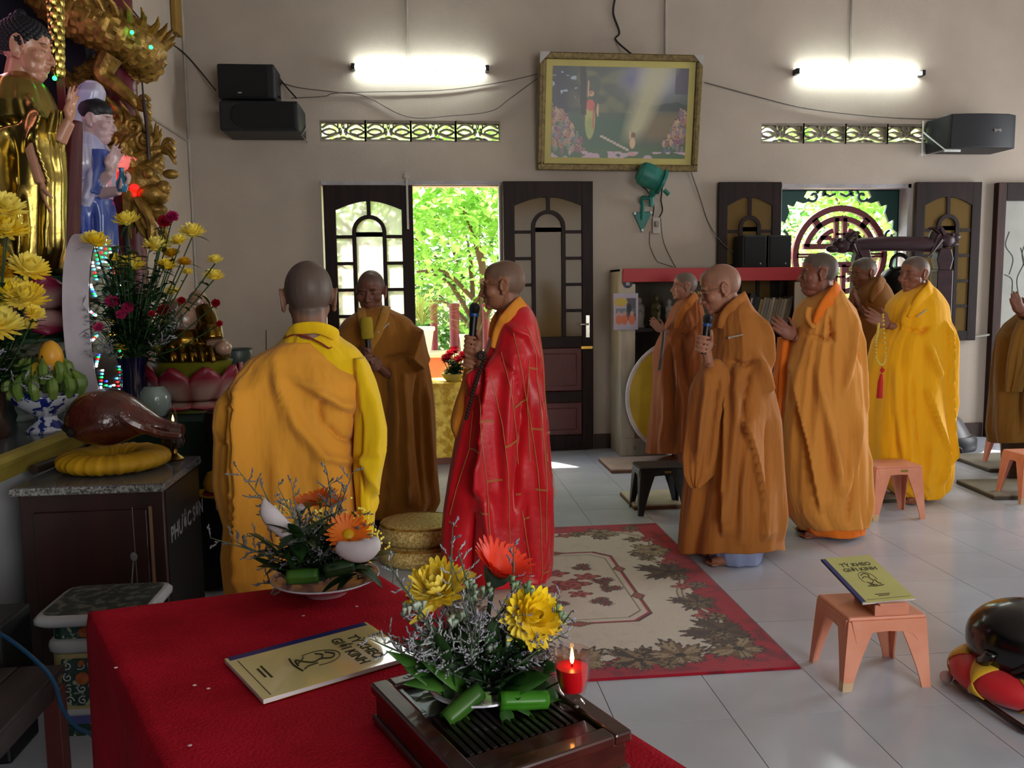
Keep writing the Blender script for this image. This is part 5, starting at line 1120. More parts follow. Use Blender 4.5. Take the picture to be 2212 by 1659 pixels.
for x, y, a in ((cx+.17, cy-.08, 0), (cx+.16, cy+.02, .6), (cx+.1, cy-.24, -1), (cx-.16, cy+.08, 2.5), (cx+.1, cy+.24, 1.2), (cx-.1, cy-.25, -2), (cx-.18, cy-.12, 3)): leaf_m(x, y, .065, a, '#5a4430', '#7a1c28', lobes=3)
m = MB()
for j in range(NV):
    for i in range(NU):
        e = i in (0, NU-1) or j in (0, NV-1); m.v.append((RX0+RW*i/(NU-1), RY0+RH*j/(NV-1), .001 if e else .009))
m.f = [(j*NU+i, j*NU+i+1, (j+1)*NU+i+1, (j+1)*NU+i) for j in range(NV-1) for i in range(NU-1)]
o = m.build('rug', mat_attr('rug', .95, sheen=.2, bump=.5, bscale=260, spec=.1), cols=IM.reshape(-1, 3), smooth=0); tag(o, 'cream and red rug with brown leaf border under the person in red', 'rug')
# plastic stools
mat('plastic_pink', '#d68a6c', .42, var=.05, col2='#e29c80'); mat('plastic_black', '#1c2024', .4, var=.1); mat('plastic_label', '#8a7a2c', .5); mat('plastic_worn', '#cdb08c', .5)
def stool(lab, cx, cy, w, d, h, m, fw, fd, worn=True, rz=0., stick=False, legs=(0, 1, 2, 3)):
    t = thing('plastic_stool', lab, 'stool', (cx, cy, 0), rz, 'low plastic stools')
    MB().box((0, 0, h-.009), (w, d, .018)).build('seat', m, t, True, smooth=0, bevel=.008)
    for k, (sx, sy) in enumerate(((-1, -1), (1, -1), (-1, 1), (1, 1))):
        if k not in legs: continue
        rings = []
        for q in range(9):
            u = q/8; z = (h-.016)*(1-u); X = (w/2+(fw-w)/2*u)*sx; Y_ = (d/2+(fd-d)/2*u)*sy; L = .075*(1-u)**1.3+.034; th = .007
            poly = [(0, 0), (-sx*L, 0), (-sx*L, -sy*th), (-sx*th, -sy*th), (-sx*th, -sy*L*.8), (0, -sy*L*.8)]
            rings.append([(X+a, Y_+b, z) for a, b in poly])
        lg = MB().loft(rings).build('leg', m, t, True, smooth=25)
        if worn:
            e = [(p[0]*1.002, p[1]*1.002, p[2]) for p in rings[-1]]; MB().loft([[(p[0]*1.004, p[1]*1.004, p[2]) for p in rings[-2]], e]).build('foot_tip', 'plastic_worn', lg, True, smooth=25) if k == 0 else None
    for s_, (ww, off, rot) in enumerate(((w, -d/2, 0), (w, d/2, 0), (d, -w/2, 1), (d, w/2, 1))):
        poly = [(-ww/2+.01, 0), (ww/2-.01, 0), (ww/2-.03, -.085), (ww/2-.05, -.06), (ww/2-.075, -.046), (0, -.042), (-ww/2+.075, -.046), (-ww/2+.05, -.06), (-ww/2+.03, -.085)]
        M = Matrix.Translation((0, 0, h-.012)) @ (Matrix.Rotation(PI/2, 4, 'Z') if rot else Matrix.Identity(4))
        o2 = off*1.01; MB().prism(poly, (o2 if not rot else -o2)-.003, (o2 if not rot else -o2)+.003, M).build('apron', m, t, True, smooth=0)
    if stick: MB().box((.03, -d/2-.006, h-.032), (.045, .002, .014)).build('sticker', 'plastic_label', t, True, smooth=0, bevel=.004)
    return t
stool('salmon pink stool with a booklet on it beside the rug', 1.634, 2.945, .295, .25, .272, 'plastic_pink', .336, .27)
mat('rest_pink', '#cf8468', .45)
t = thing('book_rest', 'small pink lip stand holding the booklet on the pink stool', 'book rest', (1.65, 2.84, .272))
MB().span((1.585, 2.822, .273), (1.715, 2.83, .312)).span((1.6, 2.816, .31), (1.7, 2.832, .318)).build('lip', 'rest_pink', t, smooth=0, bevel=.002)
MB().prism([(2.83, .274), (3.0, .274), (3.0, .322), (2.834, .282)], 1.6, 1.7, Matrix(((0, 1, 0), (1, 0, 0), (0, 0, 1)))).build('slope', 'rest_pink', t, smooth=0)
stool('black stool behind the person in ochre', 1.51, 5.41, .3, .22, .312, 'plastic_black', .335, .26, False, stick=True)
stool('salmon pink stool between the orange and yellow robed people', 2.92, 5.08, .3, .22, .34, 'plastic_pink', .345, .26, stick=True)
q = PZ(2160, 1020); stool('salmon pink stool in front of the cropped person at right', q[0]+.2, q[1]+.13, .3, .22, .33, 'plastic_pink', .345, .26)
q = PZ(2203, 1090); stool('salmon pink stool at the very right edge with one leg in view', q[0]+.18, q[1]+.13, .3, .22, .33, 'plastic_pink', .345, .26)
# booklets
mat('cover_olive', '#b7b462', .22, var=.05, coat=.6); mat('cover_cream', '#d8c98c', .14, var=.04, coat=1.); mat('band_blue', '#1b1f63', .35); mat('paper', '#cfc8d4', .7); mat('ink', '#33301a', .6)
def booklet(lab, o, ux, uy, w, h, cover, th=.008):
    """o: spine corner at the bottom of the page; ux across from the spine, uy up the page"""
    o, ux, uy = Vector(o), Vector(ux).normalized(), Vector(uy).normalized(); uz = ux.cross(uy).normalized(); uy = uz.cross(ux)
    M = Matrix.Translation(o) @ Matrix((ux, uy, uz)).transposed().to_4x4()
    t = thing('booklet', lab, 'booklet', o)
    def B(name, a, b, m): MB().span(a, b).xf(M).build(name, m, t, smooth=0, bevel=.0006)
    B('pages', (0, 0, .001), (w, h, th-.001), 'paper'); B('front_cover', (0, 0, th-.0008), (w, h, th), cover); B('back_cover', (0, 0, 0), (w, h, .0008), cover)
    B('spine_band', (-.0012, .006, -.0005), (.017, h-.006, th+.0007), 'band_blue')
    for s_, yy, sz in (('TỲ KHEO', .80, .03), ('GIỚI KINH', .69, .03)): text_mesh(MB(), s_, sz, M @ Matrix.Translation((w*.54, h*yy, th+.0004)), .0003).build('title_line', 'ink', t, smooth=0)
    em = MB(); c_ = (w*.52, h*.45)
    em.tube([M @ Vector((c_[0]+.032*math.cos(a), c_[1]+.01+.042*math.sin(a), th+.0006)) for a in [(-.3+4*k/14) for k in range(15)]], .0009, 5)
    for pts in ([(-.018, .03), (0, .042), (.014, .03), (.006, .012), (.012, -.006), (-.002, -.02), (-.016, -.03), (.01, -.034)], [(-.022, .012), (-.01, .022), (.002, .016)], [(.02, .0), (.022, -.018), (.03, -.03)], [(-.02, -.012), (-.01, -.02), (.0, -.03)], [(-.03, -.036), (0, -.04), (.036, -.036)]):
        em.tube([M @ Vector((p.x+c_[0], p.y+c_[1], th+.0006)) for p in catmull([(a, b, 0) for a, b in pts], 5)], .0018, 5)
    em.build('emblem', 'ink', t, label='small dark seated figure drawing')
    mk = MB()
    for yy, ww in ((.14, .03), (.11, .022)): mk.span((w*.5-ww, h*yy, th), (w*.5+ww, h*yy+.004, th+.0005))
    mk.span((w*.12, h*.055, th), (w*.95, h*.06, th+.0004)); mk.xf(M).build('small_print', 'ink', t, smooth=0)
    return t
booklet('olive booklet with a blue spine slanted on the pink stool', (1.545, 2.836, .312), (.213, .02, .0), (.008, .264, .072), .212, .292, 'cover_olive')
# thin mats on the floor
mat('mat_beige', '#a79585', .8); mat('mat_pale', '#b3aa98', .8); mat('mat_edge', '#6e4a30', .7); mat('mat_olive', '#7d786a', .8); mat('mat_dark', '#4a443a', .8)
def floor_mat(lab, x, y, w, d, m, edge, h=.035, rz=0.):
    t = thing('floor_cushion', lab, 'floor cushion', (x, y, 0), rz, 'thin square floor cushions')
    MB().box((0, 0, h*.35), (w, d, h*.7)).build('base', edge, t, True, smooth=0, bevel=.006); MB().box((0, 0, h*.8), (w*.995, d*.995, h*.4)).build('pad', m, t, True, smooth=0, bevel=.008)
floor_mat('thin beige floor cushion in front of the bookcase under the rust-robed person', 1.78, 6.83, .66, .5, 'mat_beige', 'mat_edge')
floor_mat('thin pale floor cushion under the black stool', 1.68, 5.64, .66, .42, 'mat_pale', 'mat_edge')
floor_mat('thin olive floor cushion behind, beside the black base at right', 4.72, 6.42, .7, .62, 'mat_olive', 'mat_dark', rz=-.08)
floor_mat('thin olive floor cushion in front of the cropped person at right', 4.15, 5.55, .62, .5, 'mat_olive', 'mat_dark', rz=-.1)
floor_mat('thin olive floor cushion under the pink stool by the yellow robe', 2.93, 5.62, .5, .5, 'mat_olive', 'mat_dark')
# two stacked gold brocade cushions
mat('brocade', '#b89040', .4, metal=.25, col2='#f0d890', scale=70, bump=.8, bscale=120, ramp=(.35, .65)); mat('brocade_side', '#7a4a10', .5, col2='#b98a2c', scale=20, bump=.5)
zt = PY(900, 1128, 4.5)[2]
for k, lab in enumerate(('lower gold brocade kneeling cushion beside the person in red', 'upper gold brocade kneeling cushion beside the person in red')):
    h = zt/2; z0 = k*h+.001; cx, cy = -.05, 4.56; R = .225
    t = thing('kneeling_cushion', lab, 'cushion', (cx, cy, z0), 0, 'gold brocade kneeling cushions')
    prof = [(0, 0), (R*.8, 0), (R*.95, h*.12), (R, h*.4), (R*.99, h*.65), (R*.9, h*.9), (R*.7, h*.99), (R*.1, h*.96), (0, h*.95)]
    MB().lathe(prof, (cx, cy, z0), 40, None, 1., .9).build('cover', 'brocade', t, smooth=60)
    MB().tube([(cx+R*.93*math.cos(a), cy+R*.93*.9*math.sin(a), z0+h*.88) for a in [2*PI*i/40 for i in range(41)]], .006, 6).build('piping', 'brocade_side', t)
# gold cloth table by the garden door with a flower bowl
mat('gold_cloth', '#cc9e14', .45, col2='#ffdc58', scale=14, bump=.5, bscale=40, ramp=(.42, .58)); mat('cloth_skirt', '#8a5a52', .8)
gz = PY(960, 829, 7.15)[2]
t = thing('cloth_table', 'small table under a gold patterned cloth in the garden doorway', 'table', (.33, 7.4, 0))
x0, x1, y0, y1 = .0, .66, 7.15, 7.64
def cloth_box(x0, x1, y0, y1, z0, z1, amp=.012, n=30, seed=1):
    m = MB(); ring = []
    per = [(x0+(x1-x0)*k/n, y0) for k in range(n)]+[(x1, y0+(y1-y0)*k/n) for k in range(n)]+[(x1-(x1-x0)*k/n, y1) for k in range(n)]+[(x0, y1-(y1-y0)*k/n) for k in range(n)]
    cx, cy = (x0+x1)/2, (y0+y1)/2; rings = []
    for i, z in enumerate(np.linspace(z0, z1, 14)):
        u = 1-i/13; r = []
        for k, (x, y) in enumerate(per):
            f = amp*u*(math.sin(k*.55+seed)+.6*math.sin(k*.23+2*seed))+.012*u; d = Vector((x-cx, y-cy)).normalized(); r.append((x+d.x*f, y+d.y*f, z))
        rings.append(r)
    rings.append([(cx+(x-cx)*.985, cy+(y-cy)*.985, z1+.004) for x, y in per])
    return m.loft(rings)
cloth_box(x0, x1, y0, y1, .06, gz, .014).build('cloth', 'gold_cloth', t, smooth=50)
MB().span((x0+.03, y0+.03, .001), (x1-.03, y1-.03, .06)).build('skirt', 'cloth_skirt', t, smooth=0)
# ================================================================ flowers: shared builders
mat_leaf('leaf_dark', '#173018', '#2c4a24', .35, .15); mat_leaf('leaf_mid', '#2c5a20', '#4a7a2c', .35, .25); mat_leaf('leaf_bright', '#3f8a20', '#62a83a', .3, .3); mat_leaf('leaf_grey', '#3a5040', '#566a56', .5, .2); mat('stem_green', '#2f4a26', .5)
mat_leaf('petal_yellow', '#ffe020', '#fff280', .5, .15); mat_leaf('petal_gold', '#d09a00', '#e8b810', .5, .3); mat_leaf('petal_orange', '#d85a0c', '#f0801c', .5, .3); mat_leaf('petal_red', '#e83418', '#ff5a38', .5, .3); mat_leaf('petal_pink', '#b0205c', '#d84880', .5, .3); mat_leaf('petal_crimson', '#8a0c1c', '#b8182c', .5, .25)
mat_leaf('petal_white', '#cfc6cc', '#e6e0e2', .45, .3); mat_leaf('statice', '#948fa8', '#bcc2be', .7, .2); mat_leaf('statice_green', '#7a9a70', '#c8d4c4', .6, .2); mat('disc_green', '#8a8a2c', .7); mat('statice_stem', '#4a5a46', .6)
def petal(m, c, d, L, w, up, curl=.25, cup=.12):
    """one petal: 3x4 grid strip from c along d"""
    d = Vector(d).normalized(); up = Vector(up); up = (up-d*up.dot(d)).normalized(); s = d.cross(up); c = Vector(c); vs = []
    for i, (t, ww) in enumerate(((0, .35), (.35, .9), (.7, 1.), (.93, .6), (1., .12))):
        b = c+d*L*t+up*curl*L*t*t
        for q in (-1, 0, 1): vs.append(b+s*q*w*ww*.5+up*(cup*w*abs(q)))
    m.add(vs, [(3*i+q, 3*i+q+1, 3*i+q+4, 3*i+q+3) for i in range(4) for q in (0, 1)])
def mum(c, n, R, pm, parent, rings=((1., 24, .0, .25), (.95, 24, .3, .3), (.84, 20, .6, .4), (.66, 16, .9, .5), (.45, 12, 1.2, .6)), name='flower', local=False, w=.24):
    """chrysanthemum head facing n: rings of (length, count, lift, curl)"""
    d, s, u = frame(n); m = MB(); c = Vector(c); k0 = 0
    for L, cnt, lift, curl in rings:
        for k in range(cnt):
            a = 2*PI*(k+k0*.5)/cnt+random.uniform(-.06, .06); o = s*math.cos(a)+u*math.sin(a)
            q = lift+random.uniform(-.12, .12); dd = o*math.cos(q)+d*math.sin(q)
            petal(m, c+dd*R*.05, dd, R*L*random.uniform(.88, 1.08), R*w, d, curl)
        k0 += 1
    m.ball(c+d*R*.08, R*.3, 10, 7)
    return m.build(name, pm, parent, local, smooth=180)
def gerbera(c, n, R, pm, parent, disc='disc_green', cnt=26, lift=.15, curl=.1):
    d, s, u = frame(n); m = MB(); c = Vector(c)
    for j in (0, 1):
        for k in range(cnt):
            a = 2*PI*(k+j*.5)/cnt; o = s*math.cos(a)+u*math.sin(a); dd = o*math.cos(lift+j*.12)+d*math.sin(lift+j*.12)
            petal(m, c+dd*R*.15, dd, R*(.85-.1*j)*random.uniform(.92, 1.05), R*.15, d, curl, .05)
    f = m.build('flower', pm, parent, smooth=180)
    MB().ball(c+d*R*.03, (R*.26, R*.26, R*.13), 14, 8, Matrix((s, u, d)).transposed()).build('disc', disc, f)
    return f
def leafblade(m, base, d, L, w, up=(0, 0, 1), bend=.3, n=7, fold=.15):
    d = Vector(d).normalized(); up = Vector(up); up = (up-d*up.dot(d))
    up = up.normalized() if up.length > 1e-4 else frame(d)[2]
    s = d.cross(up); base = Vector(base); vs = []
    for i in range(n+1):
        t = i/n; ww = w*(math.sin(PI*min(1, t*.97+.03))**.7)*(1-.25*t); b = base+d*L*t*(1-.15*bend*t)-up*bend*L*t*t
        for q in (-1, 0, 1): vs.append(b+s*q*ww*.5+up*fold*ww*abs(q))
    m.add(vs, [(3*i+q, 3*i+q+1, 3*i+q+4, 3*i+q+3) for i in range(n) for q in (0, 1)])
def statice_spray(m, ms, base, tip, nb=6, L=.05, bud=.006, rnd=random):
    """wispy sea-lavender: stem with side twigs, each set with small buds"""
    base, tip = Vector(base), Vector(tip); d = tip-base; bow = Vector((rnd.uniform(-.02, .02), rnd.uniform(-.02, .02), .0))
    P = [base+d*t+bow*math.sin(PI*t) for t in [k/6 for k in range(7)]]; ms.tube(P, [.0016]*6+[.0008], 4, False)
    for k in range(nb):
        t = .45+.55*k/max(1, nb-1); p = base+d*t+bow*math.sin(PI*t); a = rnd.uniform(0, 2*PI)
        f, s, u = frame(d); o = (f*rnd.uniform(.3, .9)+s*math.cos(a)+u*math.sin(a)).normalized(); l = L*rnd.uniform(.5, 1.1)*(1.15-.6*t)
        e = p+o*l; ms.tube([p, e], [.0009, .0006], 3, False)
        for j in range(5):
            q = p+o*l*(.25+.75*j/4); bd = (o+Vector((rnd.uniform(-.6, .6), rnd.uniform(-.6, .6), rnd.uniform(-.2, .8)))).normalized()
            m.tube([q, q+bd*bud*1.6, q+bd*bud*2.6], [bud*.35, bud*.55, bud*.15], 5)
# ================================================================ the altar side
mat('granite', '#3c3f44', .16, col2='#6d7076', scale=160, ramp=(.4, .62)); mat('granite_edge', '#4a4a4a', .5, col2='#9a9a98', scale=120, ramp=(.4, .6), bump=.8, bscale=90)
mat('edge_gold', '#8a7a30', .5, var=.1); mat('altar_green', '#10251f', .7); mat('slab_grey', '#6d7068', .7, bump=.2)
AZ = .85; AX = -1.58
t = thing('altar', 'long altar with polished granite top and gold edge moulding at left', 'altar', (-2.8, 4.6, 0))
MB().span((-3.99, 2.6, 0), (AX-.06, 5.7, AZ-.09)).build('base', 'wall_white', t, smooth=0)
MB().span((-3.99, 2.6, AZ-.025), (AX-.01, 5.7, AZ)).build('top_slab', 'granite', t, smooth=0)
MB().tube([(AX-.02, 2.6, AZ-.014), (AX-.02, 5.7, AZ-.014)], .028, 8, flat=1.).span((AX-.06, 2.6, AZ-.09), (AX-.02, 5.7, AZ-.03)).build('edge_moulding', 'edge_gold', t, smooth=40)
T2 = PY(100, 736, 4.8)[2]
t = thing('altar_tier', 'upper altar tier with grey slab carrying the gold-robed statue', 'altar tier', (-2.8, 4.9, AZ))
MB().span((-3.99, 4.1, AZ), (-1.98, 5.7, T2-.06)).build('base', 'altar_green', t, smooth=0); MB().span((-3.99, 4.08, T2-.06), (-1.95, 5.7, T2)).build('slab', 'slab_grey', t, smooth=0, bevel=.004)
# statue in gold robe on a pink lotus
YB = 4.8
mat('gold_leaf', '#b09a50', .27, metal=1., var=.15, bump=.35, bscale=14); mat('lining', '#4a0c14', .6); mat('hair_black', '#0e0c14', .5); mat_attr('statue_skin', .3, spec=.5)
sc_ = thing('gold_robed_statue', 'tall standing statue in a gilded robe with black curled hair', 'statue', PY(75, 600, YB))
cg = Cloth([(160, 22, 72), (175, 2, 88), (200, -14, 104), (240, -24, 120), (268, -24, 130), (300, -20, 140), (350, -10, 147), (420, 2, 148), (500, 8, 146), (560, 16, 144), (598, 24, 141)], YB, [(160, .07), (180, .15), (230, .2), (350, .19), (598, .17)], fold=.016, seed=81, kf=2.6, nu=150, nv=110,
    folds=[('r', .03, .02, [(40, 300), (45, 400), (40, 560)]), ('v', .04, .012, [(60, 310), (65, 420), (60, 580)]), ('r', .03, .02, [(80, 420), (85, 500), (82, 590)]), ('s', .04, .01, [(100, 250), (105, 330), (120, 400), (115, 590)]), ('v', .04, .01, [(-10, 285), (40, 280), (80, 272)]), ('r', .03, .015, [(90, 225), (100, 260), (98, 300), (92, 340)]), ('r', .03, .014, [(130, 280), (138, 380), (136, 590)]), ('v', .03, .01, [(20, 310), (25, 450), (30, 590)])])
cg.build('robe', 'gold_leaf', sc_)
Cloth([(258, 138, 166), (300, 136, 165), (400, 134, 161), (480, 136, 157), (600, 126, 150)], YB, [(258, .05), (600, .1)], yoff=.06, fold=.006, seed=82, nu=60, nv=50).build('lining', 'lining', sc_, 'dark red inner robe edge')
Cloth([(250, 132, 160), (272, 124, 163), (300, 120, 161), (335, 124, 152), (352, 130, 144)], YB, [(250, .035), (300, .06), (352, .03)], yoff=-.11, fold=.008, seed=84, nu=60, nv=40).build('sleeve', 'gold_leaf', sc_)
Cloth([(598, 40, 132), (615, 45, 128)], YB, [(598, .14), (615, .14)], fold=.004, nu=60, nv=10).build('under_hem', 'lining', sc_)
Hb = Vector(PY(58, 108, YB)); Mb = Matrix.Translation(Hb) @ Matrix.Rotation(math.radians(6), 4, 'Z') @ Matrix.Rotation(math.radians(6), 4, 'Y') @ Matrix.Scale(1.22, 4)
m = MB(); head_parts(m, Mb, 1.22, ear=1.35, fat=1.)
m.tube([Mb @ Vector((-.02, 0, -.05)), Mb @ Vector((-.03, 0, -.16))], [.065, .075], 14)
hp, ht = Vector(PY(150, 262, YB-.12)), Vector(PY(157, 192, YB-.12)); m.tube([hp+Vector((-.06, 0, -.1)), hp], [.04, .03], 10)
hand_parts(m, hp, ht-hp, (1, -.2, 0), 1.05, curl=(6, 8, 10, 14), thumb=1)
e0, e1 = Vector(PY(66, 312, YB-.19)), Vector(PY(88, 395, YB-.2)); m.tube([e0, e1], [.035, .027], 10); hand_parts(m, e1, Vector(PY(98, 440, YB-.2))-e1, (.8, .4, .2), .95, curl=(8, 10, 12, 14), thumb=-1)
me = remesh(m, .006, .6, 3); n = len(me.vertices); setcol(me, np.tile(np.array(lin('#c08a70')), (n, 1)))
co = np.empty(n*3); me.vertices.foreach_get('co', co); co = co.reshape(-1, 3); Mi = np.array(Mb.inverted()); p_ = co @ Mi[:3, :3].T+Mi[:3, 3]; cc_ = np.tile(np.array(lin('#c08a70')), (n, 1))
for cx_, cz_, a_, b_, yy_, col_ in ((.05, .024, .022, .0035, .032, '#4a2a20'), (.055, -.004, .015, .004, .032, '#2a1815'), (.07, -.07, .018, .008, 0, '#a0443c')):
    mk = np.clip(1.4-(((np.abs(p_[:, 1])-yy_)/a_)**2+((p_[:, 2]-cz_)/b_)**2), 0, 1)*(p_[:, 0] > cx_)*(np.linalg.norm(p_, axis=1) < .2); cc_ = cc_*(1-mk[:, None])+np.array(lin(col_))*mk[:, None]
me.color_attributes.remove(me.color_attributes['Col']); setcol(me, cc_); finish(me, 'body', 'statue_skin', sc_, smooth=180, fixn=False)
hr = MB()
for i in range(16):
    for j in range(26):
        el = -.55+i*.135; az = 2*PI*(j+.5*(i % 2))/26
        if el > 1.5: continue
        x, y, z = math.cos(el)*math.cos(az), math.cos(el)*math.sin(az), math.sin(el)
        q = Vector((-.014+.1*x, .08*y, .032+.092*z))
        if q.z > .80*q.x+.002 or (q.x < -.03 and q.z > -.07): hr.ball(Mb @ q, .0135*1.2, 7, 5)
for k in range(14): a = 2*PI*k/14; hr.ball(Mb @ Vector((-.03+.03*math.cos(a), .03*math.sin(a), .125)), .017, 7, 5)
hr.ball(Mb @ Vector((-.03, 0, .14)), .03, 10, 7); hr.ball(Mb @ Vector((-.016, 0, .034)), (.118, .096, .108), 18, 12, Mb.to_3x3().normalized()) if False else None
hr.build('curled_hair', 'hair_black', sc_, kind='stuff')
mat_attr('lotus_paint', .4, spec=.5)
def lotus(name, lab, cx, cy, z0, z1, r0, r1, cnt, parent=None, up=True, tip='#8a1440', body='#c9a5a0', rim=None, sx=1., part='petal', wid=None):
    """ring of broad petals between z0 (inner, r0) and z1 (outer, r1)"""
    t = parent or thing(name, lab, 'lotus base', (cx, cy, min(z0, z1)))
    for k in range(cnt):
        a = 2*PI*(k+.5)/cnt; o = Vector((math.cos(a), math.sin(a), 0)); s = Vector((-o.y, o.x, 0)); w = wid or 2.1*PI*max(r0, r1)/cnt; vs = []; cs = []
        for i in range(8):
            u = i/7; ww = w*.5*(math.sin(PI*(.18+.72*u))**.8)*(1 if u < .75 else (1-((u-.75)/.25)**2*.75)); r = r0+(r1-r0)*u**.8+.015*math.sin(PI*u); z = z0+(z1-z0)*u+.012*u*u
            for q in range(-3, 4):
                v = q/3; vs.append(Vector((cx, cy, z))+o*(r-.03*abs(v)**2*.8)*1+s*ww*v)
                e = max(sstep(u, .35, .75), sstep(abs(v), .45, .85)); cs.append(np.array(lin(body))*(1-e)+np.array(lin(tip))*e)
        MB().add(vs, [(7*i+q, 7*i+q+1, 7*i+q+8, 7*i+q+7) for i in range(7) for q in range(6)]).build(part, 'lotus_paint', t, cols=cs, smooth=180, solid=.008)
    return t
bx = PY(85, 680, YB)[0]; zl = PY(85, 598, YB)[2]; mat('lotus_green', '#274a30', .6)
t = lotus('lotus_pedestal', 'dusky pink lotus pedestal under the gold-robed statue', bx, YB, (T2+zl)/2, zl-.01, .2, .3, 9)
lotus('', '', bx, YB, (T2+zl)/2, T2+.03, .2, .3, 9, t)
MB().lathe([(0, 0), (.26, 0), (.26, .02), (.2, .04), (.19, (zl-T2)/2), (.22, zl-T2-.02), (.22, zl-T2), (0, zl-T2)], (bx, YB, T2+.001), 32).build('core', 'lotus_green', t)
# neon halo
mat_emit('neon_pink', '#ffb4d8', 9)
hc = Vector((Hb.x-.36, YB+.05, Hb.z+.02))
tag(MB().tube([hc+Vector((.0, .33*math.cos(a), .36*math.sin(a))) for a in [2*PI*k/40 for k in range(41)]], .012, 8).build('neon_halo', 'neon_pink'), 'glowing pink neon halo ring behind the statue head', 'neon light')
# white-blue robed statue with hood
YG = 5.3
t = thing('hooded_statue', 'standing porcelain statue in a white and blue hooded robe', 'statue', PY(195, 600, YG))
mat('porcelain_robe', '#a9aed6', .28, col2='#d8d0dc', scale=5, coat=.4); mat('porcelain_blue', '#33489c', .28, col2='#5a6fb0', scale=5, coat=.4); mat('porcelain_teal', '#3f6f8a', .28, col2='#8fb0b8', scale=4, coat=.4)
Cloth([(288, 172, 212), (305, 160, 222), (330, 155, 236), (360, 153, 243), (395, 151, 242), (430, 150, 234), (455, 150, 222), (470, 152, 205)], YG, [(288, .07), (320, .15), (470, .16)], fold=.01, seed=91, nu=110, nv=70, folds=[('r', .03, .02, [(170, 330), (180, 400), (165, 450)]), ('v', .03, .015, [(160, 420), (190, 400), (215, 370)]), ('r', .03, .015, [(215, 370), (212, 410), (200, 450)])]).build('mantle', 'porcelain_robe', t)
Cloth([(330, 205, 245), (365, 212, 246), (400, 210, 240), (430, 205, 236)], YG, [(330, .06), (430, .1)], yoff=-.08, fold=.006, seed=94, nu=60, nv=40).build('sleeve', 'porcelain_blue', t)
Cloth([(430, 152, 240), (470, 150, 246), (530, 146, 246), (600, 140, 240)], YG, [(430, .14), (600, .16)], fold=.014, seed=92, nu=110, nv=60, folds=[('v', .03, .012, [(180, 450), (178, 520), (172, 590)]), ('r', .03, .012, [(200, 450), (205, 520), (205, 590)]), ('v', .03, .012, [(222, 450), (225, 520), (222, 590)])]).build('skirt', 'porcelain_blue', t)
Cloth([(174, 182, 206), (181, 172, 217), (196, 165, 223), (215, 163, 219), (230, 164, 206), (250, 165, 192), (275, 164, 188), (292, 162, 190), (308, 160, 200)], YG, [(178, .03), (200, .09), (240, .09), (308, .13)], yoff=.02, fold=.008, seed=93, nu=90, nv=60).build('hood', 'porcelain_robe', t)
Hg = Vector(PY(209, 262, YG-.01)); Mg = Matrix.Translation(Hg) @ Matrix.Rotation(math.radians(2), 4, 'Z') @ Matrix.Rotation(math.radians(5), 4, 'Y') @ Matrix.Scale(.98, 4)
m = MB(); head_parts(m, Mg, .98, ear=1.1, fat=.8); m.tube([Mg @ Vector((-.02, 0, -.05)), Mg @ Vector((-.03, 0, -.17))], [.052, .062], 14)
hp, ht = Vector(PY(238, 372, YG-.14)), Vector(PY(256, 310, YG-.14)); m.tube([hp+Vector((-.07, .03, -.05)), hp], [.035, .026], 10); hand_parts(m, hp, ht-hp, (.8, -.5, 0), 1.0, curl=(8, 10, 16, 22), thumb=1)
hv = Vector(PY(258, 412, YG-.15)); m.tube([hv+Vector((-.12, .05, -.01)), hv], [.035, .026], 10); hand_parts(m, hv, (.6, -.2, .5), (.2, -.3, .9), .9, curl=(40, 42, 44, 46), thumb=-1)
me = remesh(m, .006, .6, 3); n = len(me.vertices); co = np.empty(n*3); me.vertices.foreach_get('co', co); co = co.reshape(-1, 3); Mi = np.array(Mg.inverted()); p_ = co @ Mi[:3, :3].T+Mi[:3, 3]; cc_ = np.tile(np.array(lin('#c3a5a5')), (n, 1))
for cx_, cz_, a_, b_, yy_, col_ in ((.05, .024, .022, .0035, .032, '#4a2a20'), (.055, -.004, .015, .004, .032, '#2a1815'), (.07, -.07, .018, .008, 0, '#a0443c')):
    mk = np.clip(1.4-(((np.abs(p_[:, 1])-yy_)/a_)**2+((p_[:, 2]-cz_)/b_)**2), 0, 1)*(p_[:, 0] > cx_)*(np.linalg.norm(p_, axis=1) < .2); cc_ = cc_*(1-mk[:, None])+np.array(lin(col_))*mk[:, None]
setcol(me, cc_); finish(me, 'body', 'statue_skin', t, smooth=180, fixn=False)
m = MB(); m.ball(Mg @ Vector((-.02, 0, .05)), (.1, .084, .085), 20, 12, Mg.to_3x3()); m.ball(Mg @ Vector((.005, 0, .06)), (.085, .079, .066), 20, 12, Mg.to_3x3()); m.build('hair', 'hair_black', t)
mat('vase_blue', '#2f6a8a', .25, coat=.5)
q = Vector(PY(265, 415, YG-.17)); tag(MB().lathe([(0, 0), (.022, 0), (.033, .03), (.034, .05), (.018, .09), (.012, .12), (.016, .135), (0, .135)], q, 18).build('small_vase', 'vase_blue'), 'slender blue vase held in the hooded statue hand', 'vase')
# pedestal under the hooded statue
q = PY(190, 640, YG); tag(MB().span((q[0]-.24, YG-.2, T2), (q[0]+.2, YG+.25, PY(190, 602, YG)[2])).build('statue_plinth', 'altar_green', smooth=0, bevel=.01), 'dark plinth under the hooded porcelain statue', 'plinth')
